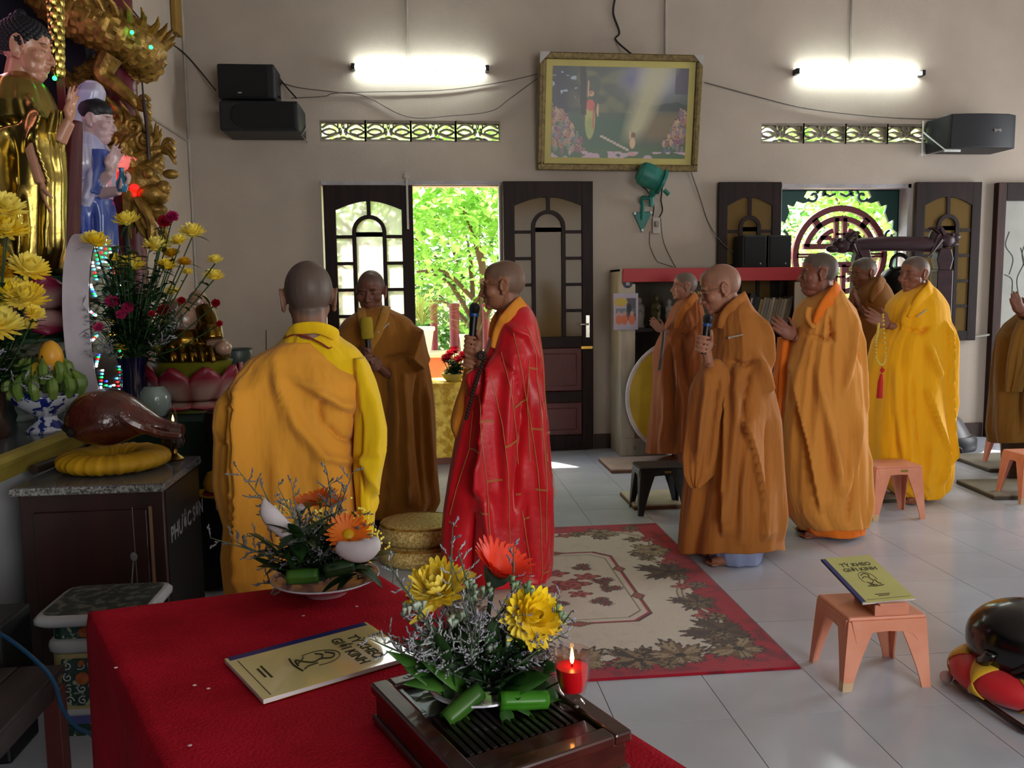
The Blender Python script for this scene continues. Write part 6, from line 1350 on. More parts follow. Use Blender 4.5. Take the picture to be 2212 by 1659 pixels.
# red lotus lamp
mat_emit('lamp_red', '#ff1410', 3.2); mat('lamp_petal', '#e86a64', .4, emit=.55, col2='#f28a84')
q = Vector(PY(264, 395, 5.55)); t = thing('lotus_lamp', 'glowing red lotus lamp beside the slender blue vase', 'lamp', q)
for k in range(7):
    a = 2*PI*k/7; m = MB(); d = Vector((math.cos(a)*.6, math.sin(a)*.6, .8)); petal(m, q, d, .17, .12, (-math.cos(a), -math.sin(a), .3), .05, .25); m.build('petal', 'lamp_petal', t, smooth=180)
MB().ball(q+Vector((0, 0, .05)), (.045, .045, .06), 12, 8).build('bulb', 'lamp_red', t)
for k, (px, py) in enumerate(((285, 420), (276, 437), (240, 410), (290, 405))): MB().ball(PY(px, py, 5.5), (.03, .02, .02), 8, 6).build('small_bulb', 'lamp_red', t)
MB().tube([q, (q.x, q.y, T2)], .012, 8).build('stem', 'altar_green', t)
# column with gilt dragon
mat('column_red', '#5a101c', .4, var=.1); mat('dragon_gilt', '#6a4e1c', .4, metal=.55, col2='#a8843c', scale=18, bump=.3, bscale=60)
cc0 = PY(250, 120, 5.9); tag(MB().lathe([(0, 0), (.16, 0), (.16, .25), (.13, .3), (.12, .35), (.115, 4.6), (0, 4.6)], (cc0[0], 5.9, 0), 28).build('column', 'column_red'), 'dark red round column wrapped by the gilt dragon', 'column')
t = thing('dragon_carving', 'gilt carved dragon coiling down the dark red column', 'carving', (cc0[0], 5.9, 1.6))
P = catmull([PY(*q) for q in ((70, -60, 5.75), (140, 15, 5.65), (215, 55, 5.6), (285, 92, 5.7), (305, 125, 5.9), (260, 150, 6.0), (205, 175, 6.0), (195, 215, 5.85), (225, 260, 5.68), (285, 300, 5.68), (312, 345, 5.75), (300, 385, 5.72), (285, 420, 5.68))], 12)
nP = len(P); rad = [(.15 if i < nP*.35 else .12) * (1-.25*max(0, i/nP-.8)) for i in range(nP)]
m = MB(); rings = []; prev = None; NS = 36
for i in range(nP):
    d = (P[min(i+1, nP-1)]-P[max(i-1, 0)]).normalized()
    if prev is None: _, a_, b_ = frame(d)
    else: a_ = (prev-d*prev.dot(d)).normalized(); b_ = a_.cross(d)
    prev = a_; ring = []
    for k in range(NS):
        th = 2*PI*k/NS; u = i*.5; v = k/NS*12; vv_ = v+.5*(int(u) % 2); fr_ = (u % 1); sc = (1-abs((vv_ % 1)-.5)*2)**.5*(1-fr_)
        r = rad[i]*(.9+.16*sc); ring.append(P[i]+(a_*math.cos(th)+b_*math.sin(th))*r)
    rings.append(ring)
m.loft(rings).build('scaled_body', 'dragon_gilt', t, smooth=30)
fn = MB()
for i in range(2, nP-4, 3):
    d = (P[i+1]-P[i-1]).normalized(); o = (P[i]-Vector((cc0[0], 5.9, P[i].z))); o = (o-d*o.dot(d)).normalized()+Vector((0, 0, .7)); o.normalize()
    fn.tube([P[i]+o*rad[i]*.85, P[i]+o*(rad[i]+.05)-d*.03, P[i]+o*(rad[i]+.09)-d*.08], [.03, .018, .003], 6)
fn.build('dorsal_fins', 'dragon_gilt', t, kind='stuff')
hd = Vector(PY(300, 395, 5.62)); m = MB()
m.ball(hd, (.15, .13, .12)); m.ball(hd+Vector((.1, -.06, -.08)), (.1, .08, .07)); m.ball(hd+Vector((.1, -.05, -.17)), (.08, .06, .04)); m.ball(hd+Vector((.17, -.08, -.04)), .045); m.ball(hd+Vector((.2, -.02, .05)), (.05, .04, .03))
for q in (-1, 1): m.tube(catmull([hd+Vector((0, q*.06, .08)), hd+Vector((-.05, q*.1, .2)), hd+Vector((.02, q*.12, .28))], 6), [.03]*8+[.015]*5, 8); m.ball(hd+Vector((.09, q*.07-.04, .04)), .03)
m.build('dragon_head', 'dragon_gilt', t)
m = MB()
for k in range(26):
    a = random.uniform(-.9, .9); b = random.uniform(0, 1); p0 = hd+Vector((-.05+.12*b, -.06+.1*a, -.05-.1*b)); e = p0+Vector((.02+.12*b+.05*a, -.04, -.22-.1*random.random())); m.tube(catmull([p0, (p0+e)/2+Vector((.05*math.sin(k), -.03, 0)), e], 5), [.028]*4+[.02]*4+[.012, .006, .003], 6)
m.build('mane', 'dragon_gilt', t, kind='stuff')
for lg, pts in enumerate((((240, 120), (222, 160), (250, 185), (285, 215), (297, 232)), ((240, 330), (280, 350), (330, 330), (350, 325)))):
    q = [Vector(PY(a, b, 5.6)) for a, b in pts]; L_ = MB().tube(catmull(q, 5), [.07-.045*k/(5*(len(q)-1)) for k in range(5*(len(q)-1)+1)], 10).build('leg', 'dragon_gilt', t)
    cl = MB()
    for k in range(4): cl.tube(catmull([q[-1], q[-1]+Vector((.05, -.03, .02+.03*(k-1.5))), q[-1]+Vector((.09, -.03, -.03+.04*(k-1.5)))], 4), [.02]*4+[.012]*4+[.003], 6)
    cl.build('claws', 'dragon_gilt', L_)
for k in range(5): # cloud scrolls behind the body
    q = Vector(PY((255, 290, 315, 270, 235)[k], (255, 275, 305, 330, 300)[k], 5.58)); MB().tube([q+Vector((.06*(1-j/16)*math.cos(j*.7+k), -.01*j/8, .06*(1-j/16)*math.sin(j*.7+k))) for j in range(16)], [.016]*15+[.006], 8).build('cloud_scroll', 'dragon_gilt', t)
tag(MB().tube(catmull([PY(307, 176, 5.5), PY(311, 220, 5.5), PY(318, 280, 5.5), PY(322, 345, 5.5)], 6), [.006]*6+[.012]*12+[.008], 6).build('dragon_whisker', 'bead_dark'), 'long dark whisker rod beside the gilt dragon', 'rod')
mat_emit('led_green', '#20ff60', 8); mat_emit('led_red', '#ff2020', 6); mat_emit('led_white', '#e8f4ff', 14); mat_emit('led_cyan', '#40c0ff', 11); mat_emit('led_blue', '#3040ff', 7); mat_emit('led_amber', '#ffae10', 7)
for (px, py, c, nm) in ((285, 70, 'led_green', 'green fairy light on the upper dragon coil'), (326, 102, 'led_green', 'green fairy light at the outer bend of the dragon'), (118, 169, 'led_green', 'green fairy light by the red ribbon'), (222, 38, 'led_red', 'red fairy light high on the dragon'), (226, 245, 'led_red', 'red fairy light above the hooded statue brow')):
    tag(MB().ball(PY(px, py, 5.5 if px != 118 else 4.9), .012, 8, 6).build('fairy_light', c), nm, 'light')
# hanging gilt tassel string with red ribbon
t = thing('hanging_tassel', 'hanging string of gilt flakes ending in a red ribbon', 'tassel', PY(128, 250, 4.95)); m = MB()
for k in range(13):
    u = k/12; q = Vector(PY(118+8*u, -30+180*u, 4.95)); w = .05*(1-.5*u)
    for j in range(4): a = j*PI/2+k*.8; m.ball(q+Vector((math.cos(a)*w*.6, math.sin(a)*w*.6, -.01)), (.021, .021, .04), 8, 6)
m.build('flakes', 'gold_leaf', t, kind='stuff'); mat('ribbon_red', '#6a0c24', .6)
a, b = PY(121, 156, 4.95), PY(132, 256, 4.95); MB().span((a[0], 4.945, b[2]), (a[0]+.04, 4.955, a[2])).build('ribbon', 'ribbon_red', t, smooth=0)
# oval light panel
t = thing('oval_light_panel', 'white-rimmed oval panel with rays of coloured lights', 'light panel', (-1.67, 4.55, AZ)); XF = -1.6; YC = 4.55; HW, HH = .235, .455; zc = AZ+HH+.005
mat('panel_rim', '#d2cad4', .5); mat('panel_face', '#241a12', .2, metal=.3, col2='#33261a')
oval = [(YC+HW*1.0*math.sin(a), zc+HH*math.cos(a)) for a in [2*PI*k/48 for k in range(48)]]
Mo = Matrix(((0, 1, 0), (1, 0, 0), (0, 0, 1)))
MB().prism(oval, XF-.125, XF-.004, Mo).build('rim', 'panel_rim', t, smooth=40); MB().prism([(YC+(y-YC)*.965, zc+(z-zc)*.98) for y, z in oval], XF-.01, XF, Mo).build('face', 'panel_face', t, smooth=0)
dots = {}
rr = random.Random(5)
for k in range(20):
    a = 2*PI*(k+.5)/20
    for j in range(6):
        u = .95-.05*j; c = ['led_white', 'led_white', 'led_cyan', 'led_red', 'led_green', 'led_cyan'][(j+(k % 3 == 0)*1) % 6]
        if rr.random() < .12: c = rr.choice(['led_red', 'led_green', 'led_blue'])
        dots.setdefault(c, MB()).ball((XF+.003, YC+HW*u*math.sin(a), zc+HH*u*math.cos(a)), .005 if j else .0062, 6, 4)
for y_, z_ in ((.03, .02), (.03, -.05), (-.02, .02), (-.02, -.05)): dots.setdefault('led_amber', MB()).ball((XF+.003, YC+.05+y_, zc+z_), .008, 6, 4)
for c, m in dots.items(): m.build('light_dots', c, t, kind='stuff', smooth=180)
# green cloth side table
GT = PY(410, 902, 4.32)[2]; mat('green_cloth', '#0f2a22', .8, var=.2)
t = thing('green_side_table', 'side table under a dark green cloth behind the bell stand', 'table', (-1.28, 4.8, 0)); cloth_box(-1.56, -1.0, 4.22, 5.2, .02, GT-.005, .01, seed=5).build('cloth', 'green_cloth', t, smooth=50)
# pink lotus bowl and laughing statue
YM = 4.62; lc = PY(418, 840, YM); lx = lc[0]; r_ = .225; z_r = PY(418, 790, YM)[2]; z_m = PY(418, 862, YM)[2]
t = lotus('lotus_bowl', 'crimson and white lotus bowl carrying the laughing statue', lx, YM, z_m, z_r-.005, .15, r_+.03, 9, tip='#7a0f28', body='#a88a80'); lotus('', '', lx, YM, z_m, GT+.012, .15, .22, 9, t, tip='#8a1530', body='#a88a80')
mat('rim_green', '#6a6a18', .4)
MB().lathe([(0, 0), (.17, 0), (.15, z_m-GT), (.19, z_r-GT-.01), (.205, z_r-GT+.025), (.19, z_r-GT+.03), (0, z_r-GT+.02)], (lx, YM, GT+.001), 36).build('bowl', 'rim_green', t)
zs_ = z_r+.022
t = thing('laughing_statue', 'seated laughing pot-bellied statue in gold robe on the lotus bowl', 'statue', (lx, YM, zs_)); mat('statue_pale', '#9a7a66', .3, coat=.4); mat('gold_dark', '#6a4f18', .22, metal=.9, var=.2, bump=.3, bscale=20)
def V_(px, py, dy=0.): return Vector(PY(px, py, YM+dy))
m = MB(); m.ball(V_(398, 690, -.04), (.085, .09, .085)); m.ball(V_(428, 652), (.052, .05, .062)); m.ball(V_(444, 660, -.01), (.03, .03, .03)); m.tube([V_(415, 672), V_(425, 655)], .04, 10); m.ball(V_(383, 662, -.02), (.05, .05, .045))
m.ball(V_(482, 752, -.08), (.045, .06, .04)); m.tube([V_(455, 735, -.05), V_(482, 750, -.07)], [.045, .04], 10); m.ball(V_(362, 735, -.1), (.04, .04, .03))
me = remesh(m, .006, .7, 4); finish(me, 'body', 'statue_pale', t, smooth=180, fixn=False)
m = MB(); m.ball(V_(415, 765), (.2, .17, .075)); m.ball(V_(395, 735, -.02), (.13, .13, .09)); m.ball(V_(440, 700, .02), (.075, .1, .13)); m.tube(catmull([V_(440, 668, -.03), V_(452, 700, -.08), V_(458, 735, -.1)], 6), [.05]*7+[.06]*6, 12); m.ball(V_(375, 720, .0), (.08, .1, .1))
for k in range(5): m.tube(catmull([V_(365+k*22, 748, -.13), V_(370+k*22, 768, -.16), V_(372+k*22, 784, -.165)], 5), [.016]*11, 6)
me = remesh(m, .007, .7, 4); finish(me, 'robe', 'gold_dark', t, smooth=180, fixn=False)
MB().tube(catmull([V_(440, 658, -.06), V_(450, 690, -.1), V_(452, 715, -.12)], 8), .012, 8).build('bead_necklace', 'bead_dark', t)
# fruit stand
fx, fy = -1.695, 4.0
t = thing('fruit_stand', 'blue and white porcelain pedestal bowl on the altar', 'bowl', (fx, fy, AZ))
def blue_white(name):
    m_ = mat(name, '#c4c8d4', .15, col2='#1c2a7a', scale=22, ramp=(.52, .55), coat=.5); return m_
blue_white('blue_white')
MB().lathe([(0, 0), (.085, 0), (.09, .01), (.045, .055), (.04, .07), (.07, .085), (.13, .13), (.15, .165), (.145, .17), (.12, .14), (0, .1)], (fx, fy, AZ+.001), 36).build('bowl_body', 'blue_white', t)
mat('banana_green', '#4a6a2c', .45, col2='#6d8438', scale=14); mat('banana_tip', '#2a3018', .6); mat('mango_orange', '#d8901c', .4, col2='#e0a838', scale=8); mat('mango_yellow', '#b8a02c', .4)
nb_ = 0
for row, (R, z, n_, tilt) in enumerate(((.135, .17, 13, .25), (.085, .235, 9, .12))):
    for k in range(n_):
        a = 2*PI*(k+.3*row)/n_
        o = Vector((math.cos(a), math.sin(a), 0)); b0 = Vector((fx, fy, AZ+z))+o*R; P = [b0+Vector((0, 0, -.01)), b0+o*.018+Vector((0, 0, .03)), b0+o*.012+Vector((0, 0, .065)), b0-o*.012+Vector((0, 0, .1))]
        where = ['at the right', 'just behind the right end', 'at the back right', 'right of the back', 'at the back', 'left of the back', 'at the back left', 'just behind the left end', 'at the left', 'just before the left end', 'at the front left', 'left of the front', 'at the front', 'right of the front', 'at the front right', 'just before the right end'][int((a/(2*PI)*16+.5)) % 16]
        nth = ' first'+str(k) if 0 else ''
        c_ = thing('banana', 'green banana in the %s ring of the fruit stand, %s' % ('outer' if row == 0 else 'upper', where), 'banana', b0, 0, 'green bananas on the fruit stand, %s ring' % ('outer' if row == 0 else 'upper'))
        MB().tube(catmull(P, 5), [.012]+[.019]*4+[.022]*6+[.016, .012, .009, .006, .005], 8).build('fruit', 'banana_green', c_); MB().tube([P[-1], P[-1]-o*.008+Vector((0, 0, .012))], [.006, .004], 6).build('tip', 'banana_tip', c_)
for (px, py, r, mt, lb) in ((110, 768, (.052, .05, .068), 'mango_orange', 'large orange mango topping the fruit stand'), (82, 806, (.046, .046, .05), 'mango_yellow', 'yellow-green mango beside the large orange one')):
    t = thing('mango', lb, 'mango', PY(px, py, fy)); MB().lathe([(0, -1), (.5, -.93), (.88, -.55), (1, -.1), (.9, .35), (.6, .75), (.25, .95), (0, 1)], (0, 0, 0), 20).xf(Matrix.Translation(PY(px, py, fy-.02)) @ Matrix.Diagonal((*r, 1))).build('fruit', mt, t, smooth=180); MB().ball(Vector(PY(px, py, fy-.02))+Vector((0, 0, r[2])), .006, 6, 5).build('stalk', 'banana_tip', t)
q = PZ(28, 915, AZ); mat('celadon', '#8fa09c', .2, coat=.5, var=.2)
tag(MB().lathe([(0, 0), (.05, 0), (.055, .01), (.035, .03), (.06, .06), (.065, .085), (.05, .1), (0, .1)], (q[0], q[1]+.1, AZ+.001), 20).build('celadon_cup', 'celadon'), 'pale celadon cup on the altar left of the fruit stand', 'cup')
tag(MB().lathe([(0, 0), (.06, 0), (.06, .02), (.03, .04), (.025, .09), (.06, .13), (.075, .17), (.07, .2), (.075, .21), (0, .2)], (PZ(2, 925, AZ)[0]-.02, 3.75, AZ+.001), 20).build('brass_goblet', 'brass'), 'brass goblet at the left edge of the altar', 'goblet')
q = PY(333, 880, 4.3); tag(MB().lathe([(0, 0), (.05, 0), (.075, .04), (.08, .1), (.06, .14), (.05, .15), (0, .15)], (q[0]-.03, 4.42, GT+.001), 20).build('porcelain_jar', 'celadon'), 'pale porcelain jar half hidden behind the wooden fish drum', 'jar')
# cabinet with wooden fish drum
mat('cabinet_wood', '#2c1613', .42, col2='#371c17', scale=3, stretch=(5, 5, .6), coat=.2); mat('cabinet_black', '#090708', .4); mat('line_tan', '#8a6a52', .5); mat('letter_grey', '#7a7a80', .5)
CX0, CX1, CY0, CY1, CZ = -1.54, -.985, 3.27, 3.83, .75
t = thing('altar_cabinet', 'dark wooden cabinet with rough-edged granite top under the fish drum', 'cabinet', ((CX0+CX1)/2, (CY0+CY1)/2, 0))
MB().span((CX0+.02, CY0+.03, 0), (CX1-.015, CY1-.02, CZ-.032)).build('body', 'cabinet_wood', t, smooth=0, bevel=.004)
MB().span((CX1-.016, CY0+.05, .02), (CX1-.012, CY1-.03, CZ-.04)).build('side_panel', 'cabinet_black', t, smooth=0)
MB().span((CX0+.005, CY0+.008, CZ-.032), (CX1-.005, CY1, CZ)).build('top_slab', 'granite', t, smooth=0, bevel=.003); MB().span((CX0, CY0, CZ-.031), (CX1, CY0+.009, CZ-.002)).build('slab_edge', 'granite_edge', t, smooth=0, bevel=.004)
dr = MB().span((CX0+.07, CY0+.018, .06), (CX1-.075, CY0+.032, CZ-.1)).build('door', 'cabinet_wood', t, smooth=0, bevel=.004)
MB().span((CX1-.068, CY0+.02, .05), (CX1-.058, CY0+.033, CZ-.09)).build('edge_strip', 'line_tan', t, smooth=0)
MB().tube([(CX1-.13, CY0+.014, .47), (CX1-.15, CY0+.012, .3)], .003, 6).tube([(CX1-.125, CY0+.014, .66), (CX1-.12, CY0+.014, .12)], .0015, 5).build('pull_string', 'letter_grey', dr); MB().ball((CX1-.13, CY0+.014, .47), (.014, .008, .018), 8, 6).build('knob', 'letter_grey', dr)
ta, tb = PX(356, 1165, CX1-.011), PX(406, 1130, CX1-.011); mid = (ta+tb)/2
text_mesh(MB(), 'PHƯỚC SƠN', .085, Matrix.Translation((CX1-.0115, CY0+.33, (ta[2]+tb[2])/2)) @ Matrix.Rotation(PI/2, 4, 'Z') @ Matrix.Rotation(PI/2, 4, 'X'), .0008).build('lettering', 'letter_grey', t, smooth=0)
mat('cushion_yellow', '#b88a08', .7, var=.12); fx, fy = PY(243, 990, 3.58)[0], 3.6
t = thing('ring_cushion', 'ruched yellow ring cushion under the brown wooden fish drum', 'cushion', (fx, fy, CZ)); rings = []
for k in range(96):
    a = 2*PI*k/96; f = 1+.07*math.sin(k*2.1)+.04*math.sin(k*.9); rings.append([(fx+(.146+.07*f*math.cos(b))*math.cos(a), fy+(.146+.07*f*math.cos(b))*math.sin(a), CZ+.041+.038*f*math.sin(b)) for b in [2*PI*j/16 for j in range(16)]])
rings.append(rings[0]); MB().loft(rings, False).build('cover', 'cushion_yellow', t, smooth=180)
mat('fish_brown', '#3c150e', .28, col2='#5a2214', scale=10, coat=.5, bump=.6, bscale=45)
t = thing('fish_drum', 'glossy brown carved wooden fish drum on the yellow ring cushion', 'wooden drum', (fx, fy, CZ+.06)); m = MB(); bc = Vector(PY(246, 906, 3.6)); rings = []
for i in range(41):
    u = i/40
    r = .128*math.sqrt(max(.004, 1-((u-.36)/.362)**2)) if u < .36 else .128*(1-.72*float(sstep(u, .36, .86)))*(1 if u < .9 else 1-.25*(u-.9)/.1)
    x = bc.x-.185+.455*u; zz = bc.z-.02*sstep(u, .5, 1)-.035*sstep(u, .6, 1.)
    ring = []
    for k in range(48):
        a = 2*PI*k/48; sp = .035*max(0, math.sin(i*1.15))*max(0, math.sin(k*1.3+(i//3)*1.5))*(.3 if u < .3 else 1)*sstep(u, .25, .35)*(1-sstep(u, .75, .85))
        q = 1+.25*sp; ring.append((x, fy+r*1.22*q*math.cos(a), zz+r*q*math.sin(a)*(1. if math.sin(a) > 0 else .82)))
    rings.append(ring)
m.loft(rings).build('body', 'fish_brown', t, smooth=60)
mat('hole_black', '#040303', .8)
hm = Vector((bc.x-.125, fy-.108, bc.z-.03)); MB().ball(hm, (.018, .03, .022), 14, 8).build('sound_hole', 'hole_black', t); MB().tube(catmull([Vector((bc.x-.183, fy-.03, bc.z-.012)), Vector((bc.x-.165, fy-.085, bc.z-.02)), hm+Vector((0, -.022, .0))], 6), .0065, 6).build('mouth_slit', 'hole_black', t)
MB().tube(catmull([(bc.x+.07, fy-.13, bc.z+.04), (bc.x+.11, fy-.125, bc.z-.0), (bc.x+.2, fy-.09, bc.z-.05), (bc.x+.27, fy-.04, bc.z-.07)], 6), [.022]*10+[.016]*8+[.01], 8).ball((bc.x+.085, fy-.128, bc.z+.03), (.022, .012, .02), 10, 8).build('carved_fin', 'fish_brown', t)
tag(MB().tube([PZ(72, 1015, CZ+.02), PZ(140, 990, CZ+.02)], .02, 10).build('drum_beater', 'bead_dark'), 'dark round drum beater lying left of the ring cushion', 'beater')
# oil lamp with flame
lx_, ly_ = -1.075, 3.74; t = thing('oil_lamp', 'small brass oil lamp with glass chimney burning behind the fish drum', 'oil lamp', (lx_, ly_, CZ)); mat('lamp_brown', '#1c0e0c', .2, coat=.6); mat_emit('flame', '#ffb04a', 14)
hl = PY(400, 868, ly_)[2]-CZ
MB().lathe([(0, 0), (.035, 0), (.038, .008), (.012, .03), (.01, .05)], (lx_, ly_, CZ+.001), 20).build('foot', 'brass', t); MB().lathe([(.01, .045), (.04, .06), (.05, .085), (.045, .11), (.02, .125)], (lx_, ly_, CZ+.001), 20).build('reservoir', 'lamp_brown', t)
MB().lathe([(.02, .12), (.034, .128), (.034, .135), (.014, .14), (.012, .16), (0, .16)], (lx_, ly_, CZ+.001), 20).build('burner', 'brass', t); mat_glass('thin_glass')
MB().lathe([(.013, .15), (.02, .165), (.021, .185), (.012, .215), (.011, hl)], (lx_, ly_, CZ+.001), 20).build('chimney', 'thin_glass', t); MB().lathe([(0, .162), (.004, .168), (.005, .176), (.002, .19), (0, .196)], (lx_, ly_, CZ+.001), 10).build('flame', 'flame', t)
# lower bell cabinet behind
B2 = PY(440, 1088, 3.98)[2]; t = thing('bell_cabinet', 'lower dark cabinet with granite top partly hidden by the amber robe', 'cabinet', (-.72, 4.1, 0))
MB().span((-.955, 4.0, 0), (-.42, 4.18, B2-.03)).build('body', 'cabinet_wood', t, smooth=0, bevel=.004); MB().span((-.97, 3.975, B2-.03), (-.4, 4.2, B2)).build('top_slab', 'granite', t, smooth=0); MB().span((-.972, 3.97, B2-.029), (-.398, 3.978, B2-.002)).build('slab_edge', 'granite_edge', t, smooth=0)
bx_, by_ = PY(510, 1040, 4.08)[0], 4.085
tag(MB().lathe([(0, 0), (.12, 0), (.2, .02), (.215, .03), (.19, .025), (0, .012)], (bx_, by_, B2+.001), 36, None, 1., .5).build('yellow_plate', 'cushion_yellow'), 'yellow plate under the bowl bell cushion', 'plate')
t = thing('bell_cushion', 'small yellow round cushion under the dark bowl bell', 'cushion', (bx_, by_, B2+.02)); MB().lathe([(0, 0), (.1, 0), (.145, .03), (.15, .065), (.13, .11), (.08, .13), (0, .13)], (bx_, by_, B2+.014), 30, None, 1., .65, lambda a, z: 1+.03*math.sin(a*14)).build('cover', 'cushion_yellow', t); MB().tube([(bx_+.146*math.cos(a), by_+.096*math.sin(a), B2+.024) for a in [2*PI*k/30 for k in range(31)]], .012, 6).build('cushion_trim', 'ribbon_red', t)
mat('bowl_bronze', '#2a100c', .3, metal=.5); z0 = B2+.145; tag(MB().lathe([(0, 0), (.06, .0), (.11, .05), (.135, .13), (.14, .22), (.135, .27), (.125, .27), (.12, .15), (0, .05)], (bx_+.005, by_, z0), 36, None, 1., .8).build('bowl_bell', 'bowl_bronze'), 'dark bronze bowl bell peeking out beside the amber robe', 'bell')
# incense urn on a tall stand
ux, uy = PY(512, 775, 5.3)[0], 5.3; uz = PY(512, 792, 5.3)[2]; mat('urn_grey', '#3f4a44', .4, var=.2)
t = thing('incense_urn', 'grey-green incense urn on a stand with one thin incense stick', 'urn', (ux, uy, 0)); MB().lathe([(0, 0), (.09, 0), (.1, .03), (.05, .06), (.04, uz-.1), (.08, uz-.04), (.08, uz), (0, uz)], (ux, uy, .001), 24).build('stand', 'altar_green', t)
MB().lathe([(0, 0), (.06, 0), (.085, .03), (.09, .08), (.085, .1), (.095, .11), (.08, .11), (.07, .08), (0, .08)], (ux, uy, uz), 24).build('bowl', 'urn_grey', t)
q0, q1 = PY(575, 790, 5.3), PY(575, 713, 5.3); t2 = thing('incense_stick', 'single dark incense stick rising beside the amber shoulder', 'incense', q0); MB().tube([q0, q1], .0035, 6).build('stick', 'bead_dark', t2)
tag(MB().lathe([(0, 0), (.06, 0), (.05, .4), (.05, q0[2]-.02), (.03, q0[2]), (0, q0[2])], (q0[0], 5.3, .001), 16).build('incense_holder', 'altar_green'), 'slim dark incense holder hidden behind the amber robe', 'incense holder')
# ceramic garden stool, bench, box and cable
mat('ceramic_white', '#a9acb0', .25, var=.06, coat=.4); mat('ceramic_green', '#1c3a30', .25, col2='#8f9a80', scale=38, ramp=(.56, .6), coat=.5); mat('ceramic_orange', '#8a4020', .3, col2='#a86030', scale=40); mat('ceramic_cream', '#a89a6a', .3); mat('ceramic_blue', '#4a4f8a', .3); mat('ceramic_top', '#3a4440', .3, col2='#6a6a60', scale=30, ramp=(.5, .58), coat=.4)
sx_, sy_ = -1.1, 2.95; t = thing('ceramic_stool', 'square white ceramic stool with green scrollwork by the red table', 'ceramic stool', (sx_, sy_, 0))
def sqr(w, z, r=.25):
    pts = []
    for k in range(40):
        a = 2*PI*k/40; c, s_ = math.cos(a), math.sin(a); e = 2/8; pts.append((sx_+w*abs(c)**e*(1 if c > 0 else -1), sy_+w*.9*abs(s_)**e*(1 if s_ > 0 else -1), z))
    return pts
MB().loft([sqr(.13, .385), sqr(.17, .39), sqr(.185, .402), sqr(.185, .415), sqr(.175, .425), sqr(.16, .428)]).build('top_rim', 'ceramic_white', t, smooth=60); MB().loft([sqr(.16, .424), sqr(.16, .429)]).build('top_plate', 'ceramic_top', t, smooth=30)
MB().loft([sqr(.138, .335), sqr(.138, .39)]).build('frieze', 'ceramic_green', t, smooth=30); MB().loft([sqr(.14, .29), sqr(.15, .3), sqr(.153, .318), sqr(.15, .332), sqr(.14, .34)]).build('collar', 'ceramic_white', t, smooth=60)
MB().loft([sqr(.14, .1), sqr(.135, .15), sqr(.142, .22), sqr(.142, .29)]).build('body', 'ceramic_cream', t, smooth=40); MB().span((sx_-.105, sy_-.137, .115), (sx_+.105, sy_-.12, .275)).build('scroll_panel', 'ceramic_green', t, smooth=0, bevel=.004)
MB().loft([sqr(.138, .075), sqr(.145, .085), sqr(.14, .1)]).build('base_ring', 'ceramic_white', t, smooth=60); MB().loft([sqr(.132, .045), sqr(.135, .076)]).build('blue_band', 'ceramic_blue', t, smooth=40); MB().loft([sqr(.125, 0), sqr(.13, .046)]).build('foot', 'ceramic_green', t, smooth=40)
for (dx, z, r) in ((-.04, .21, .022), (.06, .21, .022), (-.03, .362, .018), (.07, .362, .018), (-.04, .262, .01)):
    MB().lathe([(0, 0), (r, 0), (r*.9, .004), (0, .006)], (sx_+dx, sy_-.138 if z < .3 else sy_-.1255, z), 16, Matrix.Rotation(PI/2, 3, 'X')).build('rosette', 'ceramic_orange', t)
scr = MB()
for i in range(5):
    for j in range(4):
        cx_, cz_ = sx_-.085+.042*i, .135+.04*j; scr.tube([(cx_+.016*(1-k/12)*math.cos(k*.75+i+j), sy_-.138, cz_+.016*(1-k/12)*math.sin(k*.75+i+j)) for k in range(11)], .0022, 4)
scr.build('scrolls', 'ceramic_white', t, kind='stuff')
mat('bench_wood', '#211a18', .5, col2='#33282a', scale=4, stretch=(6, .7, 6)); t = thing('low_bench', 'low dark wooden bench at the lower left corner', 'bench', (-1.25, 2.3, 0))
for k in range(3): MB().span((-1.5+.135*k, 1.95, .33), (-1.37+.135*k, 2.6, .352)).build('plank', 'bench_wood', t, smooth=0, bevel=.004)
MB().span((-1.48, 1.98, .27), (-1.11, 2.57, .33)).build('frame', 'bench_wood', t, smooth=0, bevel=.004)
for x in (-1.47, -1.12):
    for y in (1.99, 2.56): MB().span((x-.025, y-.025, 0), (x+.025, y+.025, .3)).build('leg', 'door_panel', t, smooth=0, bevel=.004)
q = PY(0, 1440, 2.75); q2 = PY(25, 1332, 2.75); tag(MB().span((q[0]-.2, 2.7, .352) if False else (q[0]-.25, 2.68, 0), (q2[0], 2.88, q2[2])).build('black_box', 'black_plastic', smooth=0, bevel=.01), 'black box standing by the altar at the left edge', 'box')
mat('cable_blue', '#16496e', .45); tag(MB().tube(catmull([PY(-40, 1350, 2.6), PY(15, 1378, 2.55), PY(75, 1425, 2.5), PY(115, 1470, 2.48), PY(135, 1530, 2.5), PY(165, 1570, 2.55), PY(200, 1590, 2.6), PZ(235, 1650, .01)], 8), .006, 8).build('blue_cable', 'cable_blue'), 'blue cable hanging in front of the ceramic stool', 'cable')
